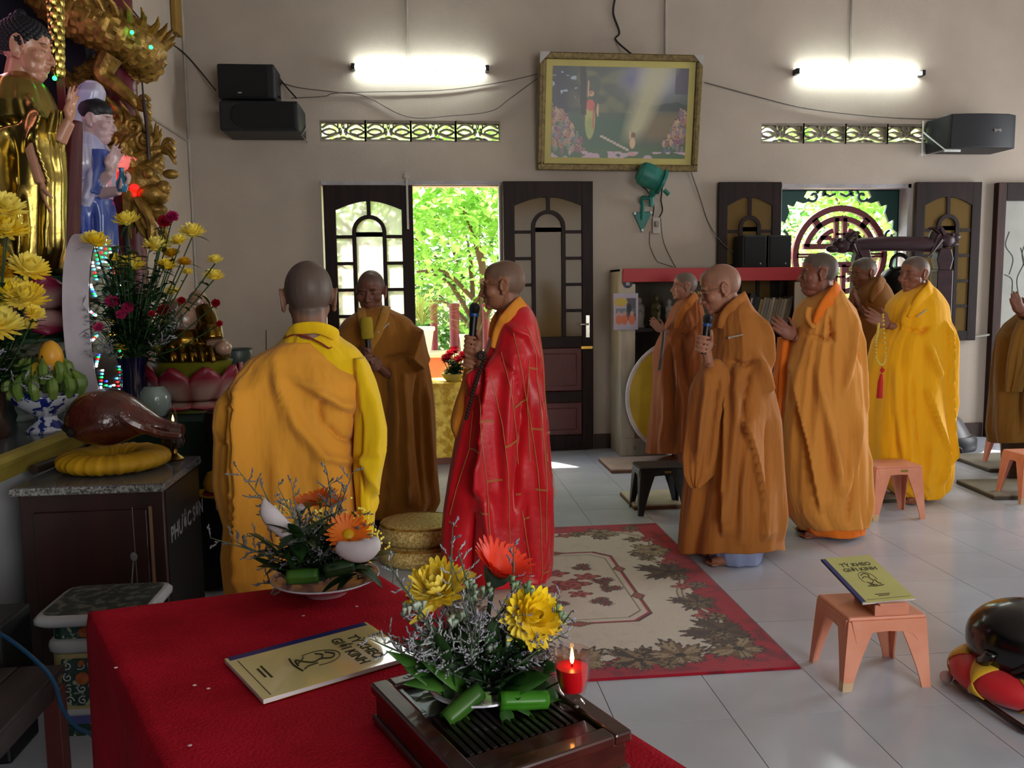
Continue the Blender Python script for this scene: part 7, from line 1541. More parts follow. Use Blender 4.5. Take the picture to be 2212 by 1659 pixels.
# ---------------------------------------------------------------- altar bouquets
def bouquet(root, mouth, heads, filler=30, seed=1, spread=.16, top=.35, stat=8):
    rnd = random.Random(seed); fo = MB(); st = MB()
    mouth = Vector(mouth)
    for (p, R, pm, n) in heads:
        p = Vector(p); n = Vector(n).normalized()
        mum(p, n, R, pm, root)
        mid = (mouth+p)/2+Vector((0, 0, -.03)); P = catmull([mouth, mid, p-n*R*.2], 5); st.tube(P, .0035, 5, False)
        for k in range(6):
            q = P[rnd.randrange(2, len(P))]; a = rnd.uniform(0, 2*PI); leafblade(fo, q, (math.cos(a), math.sin(a), rnd.uniform(-.2, .6)), rnd.uniform(.05, .1), rnd.uniform(.018, .035), bend=rnd.uniform(.1, .6))
    for k in range(filler):
        a = rnd.uniform(0, 2*PI); d = Vector((math.cos(a)*rnd.uniform(.1, 1)*spread, math.sin(a)*rnd.uniform(.1, 1)*spread, rnd.uniform(.2, 1)*top)); tip = mouth+d
        st.tube(catmull([mouth, mouth+d*.5+Vector((0, 0, .02)), tip], 4), .0025, 4, False)
        for j in range(9):
            q = mouth+d*(.3+.7*j/8); b = rnd.uniform(0, 2*PI); leafblade(fo, q, (math.cos(b), math.sin(b), rnd.uniform(-.1, .8)), rnd.uniform(.05, .11), rnd.uniform(.02, .045), bend=rnd.uniform(0, .5), n=4)
    st.build('stems', 'stem_green', root, kind='stuff'); fo.build('foliage', 'leaf_dark', root, kind='stuff', smooth=180)
    if stat:
        sm, ss = MB(), MB()
        for k in range(stat):
            a = rnd.uniform(0, 2*PI); statice_spray(sm, ss, mouth, mouth+Vector((math.cos(a)*spread*1.3, math.sin(a)*spread*1.1, rnd.uniform(.1, .5)*top)), 7, .07, .006, rnd)
        sm.build('filler_sprays', 'statice', root, kind='stuff', smooth=180); ss.build('spray_twigs', 'statice_stem', root, kind='stuff')
mat('vase_navy', '#0a0c2c', .15, coat=.8); mat('vase_brown', '#2a1a12', .3)
YV = 4.42; vx = PY(288, 800, YV)[0]; vz = PY(288, 772, YV)[2]
t = thing('flower_vase', 'navy vase of yellow chrysanthemums and pink roses before the light panel', 'vase', (vx, YV, GT))
MB().lathe([(0, 0), (.055, 0), (.06, .02), (.065, (vz-GT)*.5), (.058, (vz-GT)*.8), (.075, vz-GT), (.068, vz-GT), (.05, (vz-GT)*.8), (0, .03)], (vx, YV, GT+.001), 28).build('vase', 'vase_navy', t)
rnd = random.Random(2); hs = []
for px, py, R in ((275, 481, 27), (207, 527, 28), (340, 538, 28), (283, 582, 32), (360, 577, 20), (415, 507, 27), (388, 524, 20), (465, 565, 16), (462, 600, 20), (372, 552, 17), (398, 570, 15), (372, 633, 17), (310, 750, 14), (335, 756, 12), (262, 753, 12), (245, 560, 14), (405, 590, 12)):
    dy = rnd.uniform(-.14, .12); hs.append((PY(px, py, YV+dy), R*YV/1850*1.05, 'petal_gold' if rnd.random() < .25 else 'petal_yellow', (rnd.uniform(-.2, .4), -.35, 1)))
for px, py, R, pm in ((242, 652, 14, 'petal_pink'), (277, 666, 13, 'petal_pink'), (262, 680, 11, 'petal_pink'), (214, 708, 11, 'petal_pink'), (353, 672, 14, 'petal_crimson'), (328, 678, 7, 'petal_crimson'), (357, 480, 16, 'petal_crimson'), (372, 470, 14, 'petal_pink'), (392, 650, 9, 'petal_crimson'), (466, 656, 10, 'petal_crimson'), (474, 700, 8, 'petal_crimson')):
    hs.append((PY(px, py, YV-.12 if px < 350 else YV+.02), R*YV/1850, pm, (rnd.uniform(-.3, .3), -.8, .5)))
bouquet(t, (vx, YV, vz-.02), hs, 85, 3, .19, .58, 12)
YL = 3.85; lx2 = PY(-25, 800, YL)[0]; t = thing('flower_vase', 'vase of large yellow chrysanthemums cropped at the left edge', 'vase', (lx2, YL, AZ)); vz2 = AZ+.2
MB().lathe([(0, 0), (.06, 0), (.07, .03), (.05, .1), (.06, .19), (.07, .2), (0, .19)], (lx2, YL, AZ+.001), 24).build('vase', 'vase_brown', t); hs = []
for px, py, R in ((15, 452, 34), (15, 500, 40), (60, 585, 38), (10, 640, 46), (55, 650, 42), (-5, 705, 44), (5, 590, 20), (60, 705, 18), (-30, 560, 40), (75, 680, 20)):
    hs.append((PY(px, py, YL+rnd.uniform(-.1, .06)), R*YL/1850*1.05, 'petal_gold' if rnd.random() < .2 else 'petal_yellow', (rnd.uniform(.1, .6), -.5, .8)))
bouquet(t, (lx2, YL, vz2), hs, 40, 5, .2, .45, 8)
# flower bowl on the gold cloth table
q = PY(980, 815, 7.3); fz = gz+.005; t = thing('flower_bowl', 'small yellow bowl of red flowers on the gold cloth table', 'flower bowl', (q[0], 7.32, fz))
MB().lathe([(0, 0), (.06, 0), (.09, .03), (.11, .065), (.1, .065), (.08, .035), (0, .02)], (q[0], 7.32, fz), 24).build('bowl', 'mount_yellow', t); hs = []
for px, py, R in ((966, 775, 13), (982, 760, 14), (1000, 770, 13), (972, 765, 10), (990, 778, 11), (1010, 775, 12), (960, 780, 9)): hs.append((PY(px, py, 7.32+rnd.uniform(-.05, .05)), R*7.3/1850, 'petal_crimson', (rnd.uniform(-.4, .4), -.5, 1)))
bouquet(t, (q[0], 7.32, fz+.05), hs, 16, 9, .1, .17, 0)
# ================================================================ red table in the foreground
TZ = .75
mat('table_red', '#9c1020', .9, col2='#b0142a', scale=9, bump=.3, bscale=160, sheen=.0, spec=.12); mat('table_wood', '#3a2418', .5)
FL, FR = Vector((-.766, 1.945, TZ)), Vector((-.126, 2.107, TZ)); e1 = Vector((.467, -.884, 0))
NL, NR = FL+e1*1.3, FR+e1*1.42
t = thing('red_table', 'low table covered by a red cloth in the foreground', 'table', ((FL+NR)/2).to_tuple()[:2]+(0,))
m = MB(); n = 26; N = 4*n
corners = [FL, FR, NR, NL]; per = []
for a, b in zip(corners, corners[1:]+corners[:1]):
    for k in range(n): per.append(a+(b-a)*k/n)
cen = (FL+FR+NR+NL)/4; rings = []
rings.append([cen+(p-cen)*.02 for p in per])
for f in (.25, .5, .75, .93): rings.append([cen+(p-cen)*f+Vector((0, 0, .0015*noise.noise(p*6+Vector((f*9, 0, 0))))) for p in per])
rings.append([cen+(p-cen)*.985 for p in per]); rings.append([p+Vector((0, 0, -.004)) for p in per])
for i in range(1, 11):
    u = i/10; r = []
    for k, p in enumerate(per):
        o = (p-cen).normalized(); w = .02*u*(math.sin(k*.7)+.7*math.sin(k*.31+1)); r.append(p+o*(.012+w)+Vector((0, 0, -.395*u-.004+(.006*math.sin(k*2.3) if i == 10 else 0))))
    rings.append(r)
m.loft(rings, False); m.f.append(tuple(range(N))); m.build('cloth', 'table_red', t, smooth=60)
for p in corners:
    q = cen+(p-cen)*.9; MB().span((q.x-.025, q.y-.025, 0), (q.x+.025, q.y+.025, TZ-.012)).build('leg', 'table_wood', t, smooth=0)
mat('crumb', '#c9a8a8', .8); cr = MB()
for px, py in ((250, 1442), (450, 1487), (410, 1610), (655, 1330), (770, 1310), (420, 1480)): q = PZ(px, py, TZ+.003); cr.ball(q, (.004, .003, .0015), 6, 4)
tag(cr.build('fallen_crumbs', 'crumb'), 'tiny pale petal crumbs scattered on the red cloth', 'crumbs')['kind'] = 'stuff'
booklet('cream glossy booklet with a blue spine lying on the red cloth', (-.394, 1.615, TZ+.003), (.105, -.18, 0), (.25, .162, 0), .208, .298, 'cover_cream')
# tea tray
mat('tray_wood', '#2c130e', .3, col2='#44201a', scale=5, stretch=(1, 6, 6), coat=.6); mat('tray_dark', '#170c0a', .35, coat=.4); mat('tray_metal', '#6d7478', .3, metal=.7, var=.06)
A_, B_, Cc = Vector((-.102, 1.356, 0)), Vector((.041, 1.044, 0)), Vector((.275, 1.169, 0)); ux = (B_-A_).normalized(); uy = (Cc-B_); uy = (uy-ux*uy.dot(ux)).normalized(); LX_, LY_ = .345, .268
Mt = Matrix.Translation((A_.x, A_.y, TZ+.002)) @ Matrix((ux, uy, Vector((0, 0, 1)))).transposed().to_4x4()
t = thing('tea_tray', 'dark wooden slatted tea tray with a metal plate on the red table', 'tray', A_+Vector((0, 0, TZ)))
def TB(name, a, b, mt, bev=.002): return MB().span(a, b).xf(Mt).build(name, mt, t, smooth=0, bevel=bev)
TB('body', (.006, .006, .008), (LX_-.006, LY_-.006, .05), 'tray_wood', .004); TB('plinth', (.0, .0, .0), (LX_, LY_, .012), 'tray_wood', .005)
for a, b in (((0, 0), (LX_, .03)), ((0, LY_-.03), (LX_, LY_)), ((0, .03), (.03, LY_-.03)), ((LX_-.03, .03), (LX_, LY_-.03))): TB('rim', (a[0], a[1], .048), (b[0], b[1], .066), 'tray_wood', .004)
TB('metal_plate', (.034, .034, .05), (.13, LY_-.034, .054), 'tray_metal', .001); MB().lathe([(0, 0), (.009, 0), (.009, .001), (0, .0012)], (.062, .075, .054), 16).xf(Mt).build('drain_hole', 'tray_wood', t)
for k in range(2): TB('metal_rail', (.034+.0*k, .034+k*(LY_-.076), .054), (.13, .042+k*(LY_-.076), .06), 'tray_metal', .001)
y = .042; k = 0
while y < LY_-.044: TB('slat', (.142, y, .05), (LX_-.075, y+.0085, .058), 'tray_dark', .0015); y += .0125
TB('end_board', (LX_-.072, .034, .05), (LX_-.033, LY_-.034, .059), 'tray_wood', .002)
# candle glass
cx_, cy_ = .214, 1.25; cz_ = TZ+.0615; t = thing('candle_glass', 'footed glass of red wax with a lit candle flame on the tray', 'candle', (cx_, cy_, cz_)); mat_glass('clear_glass', '#fff6f4'); mat('wax_red', '#d01020', .3, var=.03); mat_emit('candle_flame', '#ffb45a', 20)
MB().lathe([(0, .002), (.02, 0), (.021, .006), (.013, .014), (.02, .022), (.026, .045), (.028, .075), (.029, .088), (.0275, .088), (.0262, .073), (.0238, .045), (.018, .026), (0, .024)], (cx_, cy_, cz_), 28).build('glass', 'clear_glass', t, smooth=60)
MB().lathe([(0, .0245), (.0176, .0265), (.0233, .045), (.0248, .063), (0, .063)], (cx_, cy_, cz_), 28).build('wax', 'wax_red', t); MB().tube([(cx_, cy_, cz_+.062), (cx_, cy_, cz_+.07)], .0012, 5).build('wick', 'hole_black', t)
MB().lathe([(0, .066), (.0025, .07), (.0034, .076), (.0018, .088), (0, .094)], (cx_, cy_, cz_), 10).build('flame', 'candle_flame', t)
# flower arrangement on the tray
mat('dish_white', '#c3c4d2', .2, coat=.5); rnd = random.Random(11)
dx_, dy_ = .075, 1.315; dz = TZ+.06; t = thing('flower_arrangement', 'arrangement of yellow chrysanthemums and one red gerbera on the tea tray', 'flower arrangement', (dx_, dy_, dz))
MB().lathe([(0, 0), (.045, 0), (.06, .006), (.085, .016), (.084, .019), (.06, .011), (0, .008)], (dx_, dy_, dz), 32).build('dish', 'dish_white', t)
c0 = Vector((dx_, dy_, dz+.02))
def at(px, py, dy=0.): return Vector(PY(px, py, dy_+dy))
st = MB()
def stem(p, r=.002): st.tube(catmull([c0+Vector((rnd.uniform(-.02, .02), rnd.uniform(-.02, .02), 0)), (c0+p)/2+Vector((0, 0, .01)), p], 5), r, 5, False)
MR = ((1., 26, -.15, .35), (.98, 26, .1, .4), (.9, 24, .38, .45), (.8, 20, .65, .5), (.64, 16, .95, .6), (.42, 12, 1.25, .8))
p = at(945, 1278, .03); mum(p, (-.25, -.45, 1), .05, 'petal_yellow', t, MR, w=.26); stem(p)
p = at(1148, 1335, -.03); mum(p, (.25, -.9, .55), .044, 'petal_yellow', t, ((1., 24, -.4, .5), (1., 24, -.1, .5), (.93, 22, .2, .55), (.83, 20, .5, .6), (.68, 16, .85, .7), (.45, 12, 1.2, .8)), w=.28); stem(p)
p = at(1068, 1250, .02); f = gerbera(p, (.4, -.25, .85), .07, 'petal_red', t, cnt=24, lift=.75, curl=-.1); stem(p, .004)
MB().lathe([(.003, -.03), (.01, -.012), (.02, .002), (.024, .012)], p, 14, Vector((.4, -.25, .85)).to_track_quat('Z', 'Y').to_matrix()).build('calyx', 'leaf_grey', f)
p = at(1005, 1255, .06); mum(p, (.1, -.3, 1), .02, 'petal_yellow', t, ((1., 12, .2, .3), (.7, 8, .7, .4)), w=.5); stem(p)
sm, ss = MB(), MB()
tips = [(838, 1215), (858, 1255), (880, 1290), (870, 1330), (830, 1365), (800, 1380), (850, 1395), (900, 1400), (978, 1140), (990, 1190), (968, 1200), (1110, 1180), (1125, 1215), (1215, 1330), (1235, 1320), (1225, 1365), (1190, 1300), (1030, 1290), (1000, 1300), (1080, 1330), (1050, 1370), (1100, 1390), (980, 1380), (940, 1370), (1180, 1400), (1165, 1420), (905, 1340), (1010, 1400), (1060, 1410), (1030, 1340), (960, 1330), (1120, 1290), (1210, 1290), (870, 1380), (1000, 1350), (1090, 1300)]
for px, py in tips: statice_spray(sm, ss, c0+Vector((rnd.uniform(-.02, .02), rnd.uniform(-.02, .02), 0)), at(px, py, rnd.uniform(-.06, .05)), 8, .042, .0027, rnd)
for k in range(60): statice_spray(sm, ss, c0, at(rnd.uniform(880, 1200), rnd.uniform(1310, 1420), rnd.uniform(-.07, .05)), 7, .036, .0027, rnd)
sm.build('filler_sprays', 'statice', t, kind='stuff', smooth=180); ss.build('spray_twigs', 'statice_stem', t, kind='stuff')
wm = MB()
for px, py in ((1018, 1275), (1022, 1300), (985, 1355), (1000, 1345), (1060, 1400), (1100, 1395), (880, 1325), (1110, 1270), (1205, 1330), (1215, 1345), (1140, 1280), (1050, 1285), (905, 1320)):
    for k in range(7): q = at(px+rnd.uniform(-9, 9), py+rnd.uniform(-10, 10), rnd.uniform(-.05, 0)); d = Vector((rnd.uniform(-.4, .4), rnd.uniform(-.6, .1), 1)).normalized(); wm.tube([q, q+d*.009, q+d*.014], [.0014, .003, .0042], 6)
wm.build('white_florets', 'statice_green', t, kind='stuff', smooth=180)
lf = MB()
for (bx, by, tx, ty, w, dyy, bend) in ((985, 1520, 880, 1405, .032, -.02, .25), (960, 1500, 905, 1440, .03, -.03, .3), (1010, 1500, 940, 1430, .04, -.03, .2), (1060, 1480, 1140, 1400, .05, .0, .2), (1090, 1480, 1190, 1430, .05, .02, .2), (1080, 1500, 1170, 1460, .045, -.05, .1), (1040, 1460, 1070, 1390, .03, -.02, .2), (1000, 1480, 985, 1400, .03, .0, .1), (1130, 1490, 1200, 1500, .05, -.03, .2), (960, 1490, 900, 1460, .03, -.04, .4), (1000, 1545, 1005, 1570, .02, -.07, .1), (1085, 1530, 1105, 1568, .025, -.08, .2)):
    a, b = at(bx, by, dyy), at(tx, ty, dyy-.02); leafblade(lf, a, b-a, (b-a).length*1.15, w, up=(0, -.5, 1), bend=bend)
lf.build('leaf_blades', 'leaf_mid', t, kind='stuff', smooth=180, solid=.0006)
lf = MB()
for k in range(120): a = at(rnd.uniform(940, 1150), rnd.uniform(1390, 1520), rnd.uniform(-.05, .05)); d = Vector((rnd.uniform(-1, 1), rnd.uniform(-.7, .5), rnd.uniform(.2, 1))); leafblade(lf, a, d, rnd.uniform(.04, .08), rnd.uniform(.015, .03), bend=rnd.uniform(0, .4))
lf.build('foliage', 'leaf_dark', t, kind='stuff', smooth=180)
def roll(pa, pb, r, mt, parent, name='rolled_leaf'):
    a, b = Vector(pa), Vector(pb); d, s, u = frame(b-a); m = MB(); L = (b-a).length; rings = []
    for i in range(9):
        v = i/8; ring = []
        for k in range(26): th = k/25*3.3*PI; rr_ = r*(1-.28*k/25)*(1-.15*abs(v-.5)); ring.append(a+d*L*v+(s*math.cos(th)+u*math.sin(th))*rr_)
        rings.append(ring)
    m.loft(rings, False, False); return m.build(name, mt, parent, smooth=180, solid=.0008)
roll(at(962, 1558, -.085), at(1038, 1492, -.055), .0165, 'leaf_mid', t); roll(at(1078, 1515, -.075), at(1182, 1512, -.065), .0165, 'leaf_bright', t)
lf = MB(); a, b = at(1080, 1505, -.06), at(1200, 1545, -.06); leafblade(lf, a, b-a, .1, .06, up=(0, -.3, 1), bend=.1); lf.build('broad_leaf', 'leaf_mid', t, smooth=180, solid=.0008)
# candle petal fallen
m = MB(); a, b = at(885, 1348, -.02), at(930, 1312, -.02); petal(m, a, b-a, .05, .01, (0, -1, .3)); m.build('loose_petal', 'petal_yellow', t, smooth=180)
st.build('stems', 'stem_green', t, kind='stuff')
# second arrangement at the far end of the table
dx_, dy_ = -.245, 1.985; dz = TZ+.002; t = thing('flower_arrangement', 'arrangement of orange gerberas and white lilies at the far table end', 'flower arrangement', (dx_, dy_, dz)); c0 = Vector((dx_, dy_, dz+.03)); mat('dish_pink', '#b98a94', .25, coat=.4)
MB().lathe([(0, 0), (.05, 0), (.055, .008), (.1, .028), (.125, .04), (.124, .043), (.095, .032), (0, .015)], (dx_, dy_, dz), 32).build('dish', 'dish_pink', t); MB().tube([(dx_+.124*math.cos(a), dy_+.124*math.sin(a), dz+.042) for a in [2*PI*k/40 for k in range(41)]], .002, 6).build('dish_rim', 'dish_white', t)
st = MB(); p = at(752, 1155, -.06); gerbera(p, (.1, -.75, .65), .055, 'petal_orange', t, disc='petal_gold', cnt=22, lift=.12); stem(p, .003)
for px, py, R, d in ((665, 1092, .045, .08), (692, 1082, .05, .06), (718, 1092, .045, .09)): p = at(px, py, d); gerbera(p, (rnd.uniform(-.2, .2), -.1, 1), R, 'petal_orange', t, cnt=20, lift=.25); stem(p, .003)
def calla(pts, r, parent):
    P = catmull(pts, 7); nP = len(P); m = MB(); rings = []; prev = None
    for i in range(nP):
        u = i/(nP-1); d = (P[min(i+1, nP-1)]-P[max(i-1, 0)]).normalized(); _, a, b = frame(d, (0, -1, .2)); w = r*(.25+.75*math.sin(PI*min(1, u*.9+.06))**.8)*(1 if u < .7 else 1-((u-.7)/.3)**1.5*.93)
        rings.append([P[i]+(a*math.cos(th)+b*math.sin(th)*.7)*w*(1+.12*math.sin(th)) for th in [-1.1+4.6*k/14 for k in range(15)]])
    m.loft(rings, False, False); return m.build('white_spathe', 'petal_white', parent, smooth=180, solid=.001)
calla([at(637, 1182, -.04), at(620, 1150, -.05), at(595, 1125, -.06), at(577, 1100, -.06), at(570, 1076, -.05)], .021, t); calla([at(728, 1180, -.09), at(755, 1190, -.1), at(785, 1190, -.1), at(805, 1172, -.09), at(800, 1160, -.08)], .024, t); calla([at(650, 1110, .06), at(648, 1098, .06), at(640, 1090, .06)], .012, t)
for q in ((637, 1182), (728, 1182)): stem(at(*q, -.05), .003)
sm, ss = MB(), MB()
for px, py in ((510, 1010), (560, 1040), (600, 1050), (630, 1045), (705, 1012), (715, 1045), (762, 1020), (740, 1050), (455, 1162), (500, 1165), (530, 1185), (550, 1150), (575, 1180), (640, 1120), (660, 1140), (680, 1160), (650, 1180), (700, 1130), (690, 1180), (780, 1110), (800, 1130), (560, 1260), (620, 1215), (600, 1230), (670, 1120), (710, 1100), (640, 1160)): statice_spray(sm, ss, c0, at(px, py, rnd.uniform(-.06, .05)), 9, .05, .0036, rnd)
for k in range(30): statice_spray(sm, ss, c0, at(rnd.uniform(620, 720), rnd.uniform(1110, 1210), rnd.uniform(-.08, .06)), 8, .04, .0034, rnd)
mat_leaf('statice_dim', '#6a6672', '#86888a', .7, .2); sm.build('filler_sprays', 'statice_dim', t, kind='stuff', smooth=180); ss.build('spray_twigs', 'statice_stem', t, kind='stuff')
gm = MB()
for k in range(150):
    cx2, cy2 = rnd.choice(((775, 1120), (760, 1130), (805, 1175), (690, 1125), (710, 1120), (615, 1105), (820, 1165))); q = at(cx2+rnd.gauss(0, 12), cy2+rnd.gauss(0, 14), rnd.uniform(-.04, .05)); gm.ball(q, .0032, 5, 4)
gm.build('goldenrod', 'petal_yellow', t, kind='stuff', smooth=180)
lf = MB()
for k in range(110): a = at(rnd.uniform(610, 790), rnd.uniform(1150, 1250), rnd.uniform(-.09, .08)); d = Vector((rnd.uniform(-1, 1), rnd.uniform(-.8, .5), rnd.uniform(-.1, 1))); leafblade(lf, a, d, rnd.uniform(.05, .1), rnd.uniform(.02, .04), bend=rnd.uniform(0, .5))
lf.build('foliage', 'leaf_dark', t, kind='stuff', smooth=180); st.build('stems', 'stem_green', t, kind='stuff')
roll(at(620, 1248, -.1), at(688, 1244, -.1), .019, 'leaf_mid', t); roll(at(700, 1235, -.1), at(765, 1220, -.09), .019, 'leaf_dark', t); lf = MB()
for px, py, tx, ty in ((600, 1200, 575, 1170), (640, 1240, 590, 1220), (780, 1215, 830, 1190), (760, 1220, 800, 1240)): a, b = at(px, py, -.05), at(tx, ty, -.06); leafblade(lf, a, b-a, .09, .05, bend=.2)
lf.build('broad_leaves', 'leaf_dark', t, kind='stuff', smooth=180, solid=.0008)
# ---------------------------------------------------------------- black fish drum on the floor at right
mat('lacquer_black', '#060506', .22, coat=.35, var=.1); mat('satin_red', '#c01420', .5, var=.06, sheen=.2); mat('satin_yellow', '#c8a018', .5, var=.08, sheen=.2); mat('ball_white', '#c9b6b2', .6)
kx, ky = 2.11, 2.72; t = thing('panel_cushion', 'red and yellow panelled cushion under the black fish drum', 'cushion', (kx, ky, 0))
for k in range(8):
    m = MB(); rings = []
    for i in range(9):
        a = 2*PI*(k+i/8)/8+.25; bul = 1+.06*math.sin(PI*i/8); rings.append([(kx+(.17+.088*bul*math.cos(b))*math.cos(a), ky+(.15+.085*bul*math.cos(b))*math.sin(a), .062+.061*bul*math.sin(b)+.015*math.cos(a-PI)) for b in [2*PI*j/16 for j in range(16)]])
    m.loft(rings).build('panel', 'satin_red', t, smooth=180)
for k in range(8):
    a = 2*PI*k/8+.25; o = Vector((math.cos(a), math.sin(a), 0)); s_ = Vector((-o.y, o.x, 0)); m = MB(); rows = []
    for j in range(11):
        b = -1.35+2.4*j/10+.25; w = .045*abs(j-5)/5+.002; c = Vector((kx, ky, .062+.015*math.cos(a-PI)))+Vector((o.x*(.17+.0935*math.cos(b)), o.y*(.15+.0905*math.cos(b)), .066*math.sin(b))); rows.append([c-s_*w, c, c+s_*w])
    m.loft(rows, False, False).build('gusset', 'satin_yellow', t, smooth=180, solid=.004)
t = thing('fish_drum', 'glossy black lacquered fish drum on the red and yellow cushion', 'wooden drum', (kx, ky, .1)); bc = Vector((kx+.02, ky, .172))
Mq = Matrix.Rotation(.25, 3, 'Y'); m = MB(); m.ball(bc, (.235, .2, .165), 40, 24, Mq); m.build('body', 'lacquer_black', t, smooth=180)
def on_b(u, v, k=1.0): # point on the drum surface facing the camera
    p = Vector((u, 0, v)); q = 1-(u/.235)**2-(v/.165)**2; return bc+Mq @ Vector((u, -.2*math.sqrt(max(q, 0))*k, v))
sw = MB()
for pts, r in (([(-.17, -.03), (-.15, -.09), (-.09, -.11), (-.02, -.12)], .016), ([(-.12, -.07), (-.1, .0), (-.1, .06), (-.06, .1), (-.02, .08), (-.01, .03), (-.04, -.02)], .008), ([(-.08, .0), (-.08, .05), (-.055, .08), (-.035, .06), (-.04, .02)], .005), ([(-.11, -.08), (-.06, -.05), (0, -.06), (.04, -.09)], .012), ([(.01, .1), (.03, .05), (.05, .02), (.05, -.02)], .008), ([(.06, .1), (.08, .06), (.1, .0)], .008), ([(-.06, -.09), (-.02, -.075), (.02, -.09), (-.02, -.1), (-.06, -.09)], .008)): sw.tube([on_b(q.x, q.y) for q in catmull([(a*1.15-.02, b*1.05, 0) for a, b in pts], 6)], r*1.35, 8)
sw.build('carved_relief', 'lacquer_black', t, smooth=180)
a, b = Vector((1.885, 2.86, .03)), Vector((1.905, 2.42, .016)); t = thing('drum_mallet', 'black mallet with a white ball tip lying before the red cushion', 'mallet', b)
MB().tube([Vector(PZ(2062, 1472, .03)), Vector(PZ(2218, 1580, .016))], [.008, .013], 12).build('handle', 'lacquer_black', t); MB().ball(PZ(2044, 1462, .026), .0225, 16, 10).build('ball_tip', 'ball_white', t)
# ================================================================ the garden outside
mat('soil', '#6a5a44', .9); mat('path_pale', '#cbb9a0', .8); mat('plaster_orange', '#b86a40', .7); mat('post_red', '#6a1c28', .5); mat('pot_white', '#d8d4d0', .5); mat('bark', '#5a4634', .9, bump=.6, bscale=20); mat('house_wall', '#9a8a7a', .8)
mat_leaf('tree_bright', '#78b048', '#b4dc78', .4, .55); mat_leaf('tree_lime', '#a8cc60', '#d8eea0', .4, .6); mat_leaf('tree_deep', '#3c6a30', '#6a9a4c', .4, .5); mat_leaf('grass_dry', '#8a9a4a', '#b4b46a', .6, .5); mat_leaf('bloom_red', '#d8482c', '#f07858', .5, .4)
struct(MB().span((-9, WY+.2, -.12), (14, 22, -.02)).build('ground_1', 'path_pale', smooth=0))
def tree(name, lab, x, y, h, rx, rz_, ry, n, mt, leafL=.11, seed=1, z0=0., cat='tree', trunk=.06, branches=7):
    rnd = random.Random(seed); t = thing(name, lab, cat, (x, y, -.02)); tr = MB()
    top = Vector((x+rnd.uniform(-.2, .2), y, h)); tr.tube(catmull([(x, y, -.05), (x+rnd.uniform(-.1, .1), y, h*.4), (x+rnd.uniform(-.2, .2), y, h*.7), top], 5), [trunk]*6+[trunk*.7]*6+[trunk*.35]*4, 8)
    br = []
    for k in range(branches):
        a = rnd.uniform(0, 2*PI); b0 = Vector((x, y, rnd.uniform(h*.3, h*.8))); e = b0+Vector((math.cos(a)*rx*rnd.uniform(.4, .9), math.sin(a)*ry*rnd.uniform(.4, .9), rnd.uniform(.1, .6)*rz_)); tr.tube(catmull([b0, (b0+e)/2+Vector((0, 0, .15)), e], 5), [trunk*.45]*5+[trunk*.25]*6, 6); br.append(e)
    tr.build('trunk', 'bark', t)
    m = MB(); cen = [Vector((x+rnd.gauss(0, .45)*rx, y+rnd.gauss(0, .45)*ry, h+rnd.gauss(0, .42)*rz_)) for k in range(max(10, n//60))]
    vs = []; fs = []
    for k in range(n):
        c = rnd.choice(cen); p = c+Vector((rnd.gauss(0, .16)*rx, rnd.gauss(0, .16)*ry, rnd.gauss(0, .2)*rz_*.6))
        if p.z < z0+.05 or p.y < WY+.45: continue
        a = rnd.uniform(0, 2*PI); d = Vector((math.cos(a), math.sin(a)*.8-.2, rnd.uniform(-1.1, .2))).normalized(); _, s_, u_ = frame(d); L = leafL*rnd.uniform(.6, 1.25); w = L*.3; o = len(vs)
        nn = (u_+s_*rnd.uniform(-.6, .6)).normalized(); s2 = d.cross(nn)
        vs += [p, p+d*L*.45+s2*w+nn*w*.3, p+d*L, p+d*L*.45-s2*w+nn*w*.3]; fs += [(o, o+1, o+2), (o, o+2, o+3)]
    me = bpy.data.meshes.new('leaves'); me.from_pydata([tuple(v) for v in vs], [], fs); finish(me, 'leaves', mt, t, smooth=0, kind='stuff', fixn=False)
    return t
tree('garden_tree', 'bright leafy tree close outside the garden door', .55, 9.6, 2.5, 1.3, 1.5, 1., 5200, 'tree_bright', .13, 1)
tree('garden_tree', 'lime leafy tree reaching over the left of the garden door', -.6, 10.6, 3.0, 1.6, 1.7, 1., 4200, 'tree_lime', .12, 2)
tree('garden_tree', 'deep green tree further back behind the garden door', .6, 12.6, 2.2, 2.6, 1.9, 1., 5200, 'tree_deep', .15, 3)
tree('garden_tree', 'tall lime tree filling the sky behind the garden', 2.3, 14.0, 3.8, 3.2, 2.2, 1.2, 5200, 'tree_lime', .18, 4)
tree('garden_tree', 'green tree outside the medallion window', 5.4, 10.4, 2.6, 1.6, 1.7, 1., 4600, 'tree_bright', .13, 5)
tree('garden_tree', 'lime tree beyond the medallion window at right', 7.6, 12.2, 3.3, 2.2, 2., 1.2, 4600, 'tree_lime', .15, 6)
tree('garden_tree', 'deep green tree low behind the medallion window', 6.0, 13.5, 2.0, 2.8, 2., 1., 4200, 'tree_deep', .16, 7)
tree('garden_tree', 'tall bright tree left of the garden beyond the vents', -2.6, 13., 3.6, 2.6, 2.2, 1.2, 4200, 'tree_bright', .17, 8)
tree('garden_shrub', 'dense deep green shrub along the garden wall', -.2, 11.4, 1.0, 1.6, .9, .5, 3000, 'tree_deep', .12, 9, cat='shrub', trunk=.03)
tree('garden_shrub', 'shrub with red blooms by the second white pot', .75, 9.75, .95, .18, .16, .15, 200, 'bloom_red', .08, 10, cat='shrub', trunk=.015, branches=4)
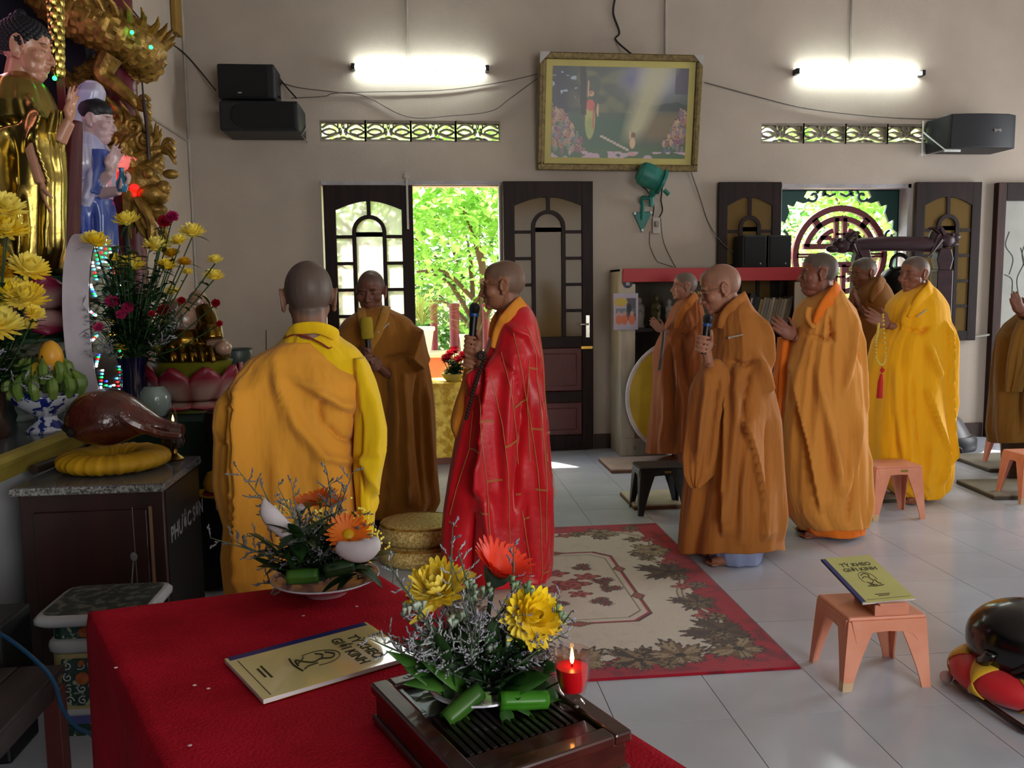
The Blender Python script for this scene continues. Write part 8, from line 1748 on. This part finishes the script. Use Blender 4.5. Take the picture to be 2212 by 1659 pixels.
# low orange wall with coping, red posts, pots
g0 = PY(930, 780, 9.0)
t = thing('garden_wall', 'low orange garden wall with pale coping outside the door', 'wall', (.3, 9.1, 0)); MB().span((-1.6, 9.0, -.02), (2.2, 9.25, PY(940, 772, 9.0)[2])).build('masonry', 'plaster_orange', t, smooth=0); zc_ = PY(940, 772, 9.0)[2]; MB().span((-1.65, 8.95, zc_), (2.25, 9.35, zc_+.05)).build('coping', 'path_pale', t, smooth=0, bevel=.01)
for px, lab in ((982, 'dark red garden post, thick one by the flower bowl'), (938, 'dark red garden post behind the white pot'), (1050, 'dark red garden post near the right door jamb')):
    x = PY(px, 720, 9.5)[0]; z = PY(px, 660, 9.5)[2]; r = .055 if px == 982 else .04
    t = thing('garden_post', lab, 'post', (x, 9.5, 0)); MB().lathe([(0, 0), (r*1.2, 0), (r*1.2, .06), (r, .08), (r, z), (0, z)], (x, 9.5, -.02), 16).build('shaft', 'post_red', t); MB().lathe([(0, 0), (r*1.15, 0), (r*1.15, .04), (0, .05)], (x, 9.5, z-.02), 16).build('cap', 'post_red', t)
for px, py, r, lab in ((912, 750, .13, 'large white flower pot with wispy plant on the garden wall'), (1003, 735, .05, 'small white pot with red blooms on the garden wall')):
    q = PY(px, py, 9.1); t = thing('garden_pot', lab, 'pot', (q[0], 9.12, zc_+.05)); h = PY(px, 706 if r > .1 else 722, 9.1)[2]-zc_-.05
    MB().lathe([(0, 0), (r*.7, 0), (r*.95, h*.8), (r*1.08, h*.86), (r*1.08, h), (r*.9, h), (0, h*.85)], (q[0], 9.12, zc_+.051), 24).build('pot', 'pot_white', t, smooth=40)
    m = MB(); rnd = random.Random(5)
    for k in range(170 if r > .1 else 40):
        a = rnd.uniform(0, 2*PI); b = Vector((q[0], 9.12, zc_+.05+h)); e = b+Vector((math.cos(a)*rnd.uniform(.05, 1)*r*3.2, math.sin(a)*rnd.uniform(.05, .5)*r*2, rnd.uniform(.2, 1)*r*3.4)); d = e-b
        leafblade(m, b+d*.2, d, d.length, r*.09, bend=rnd.uniform(.1, .7), n=4)
    m.build('foliage', 'grass_dry' if r > .1 else 'tree_bright', t, kind='stuff', smooth=180)
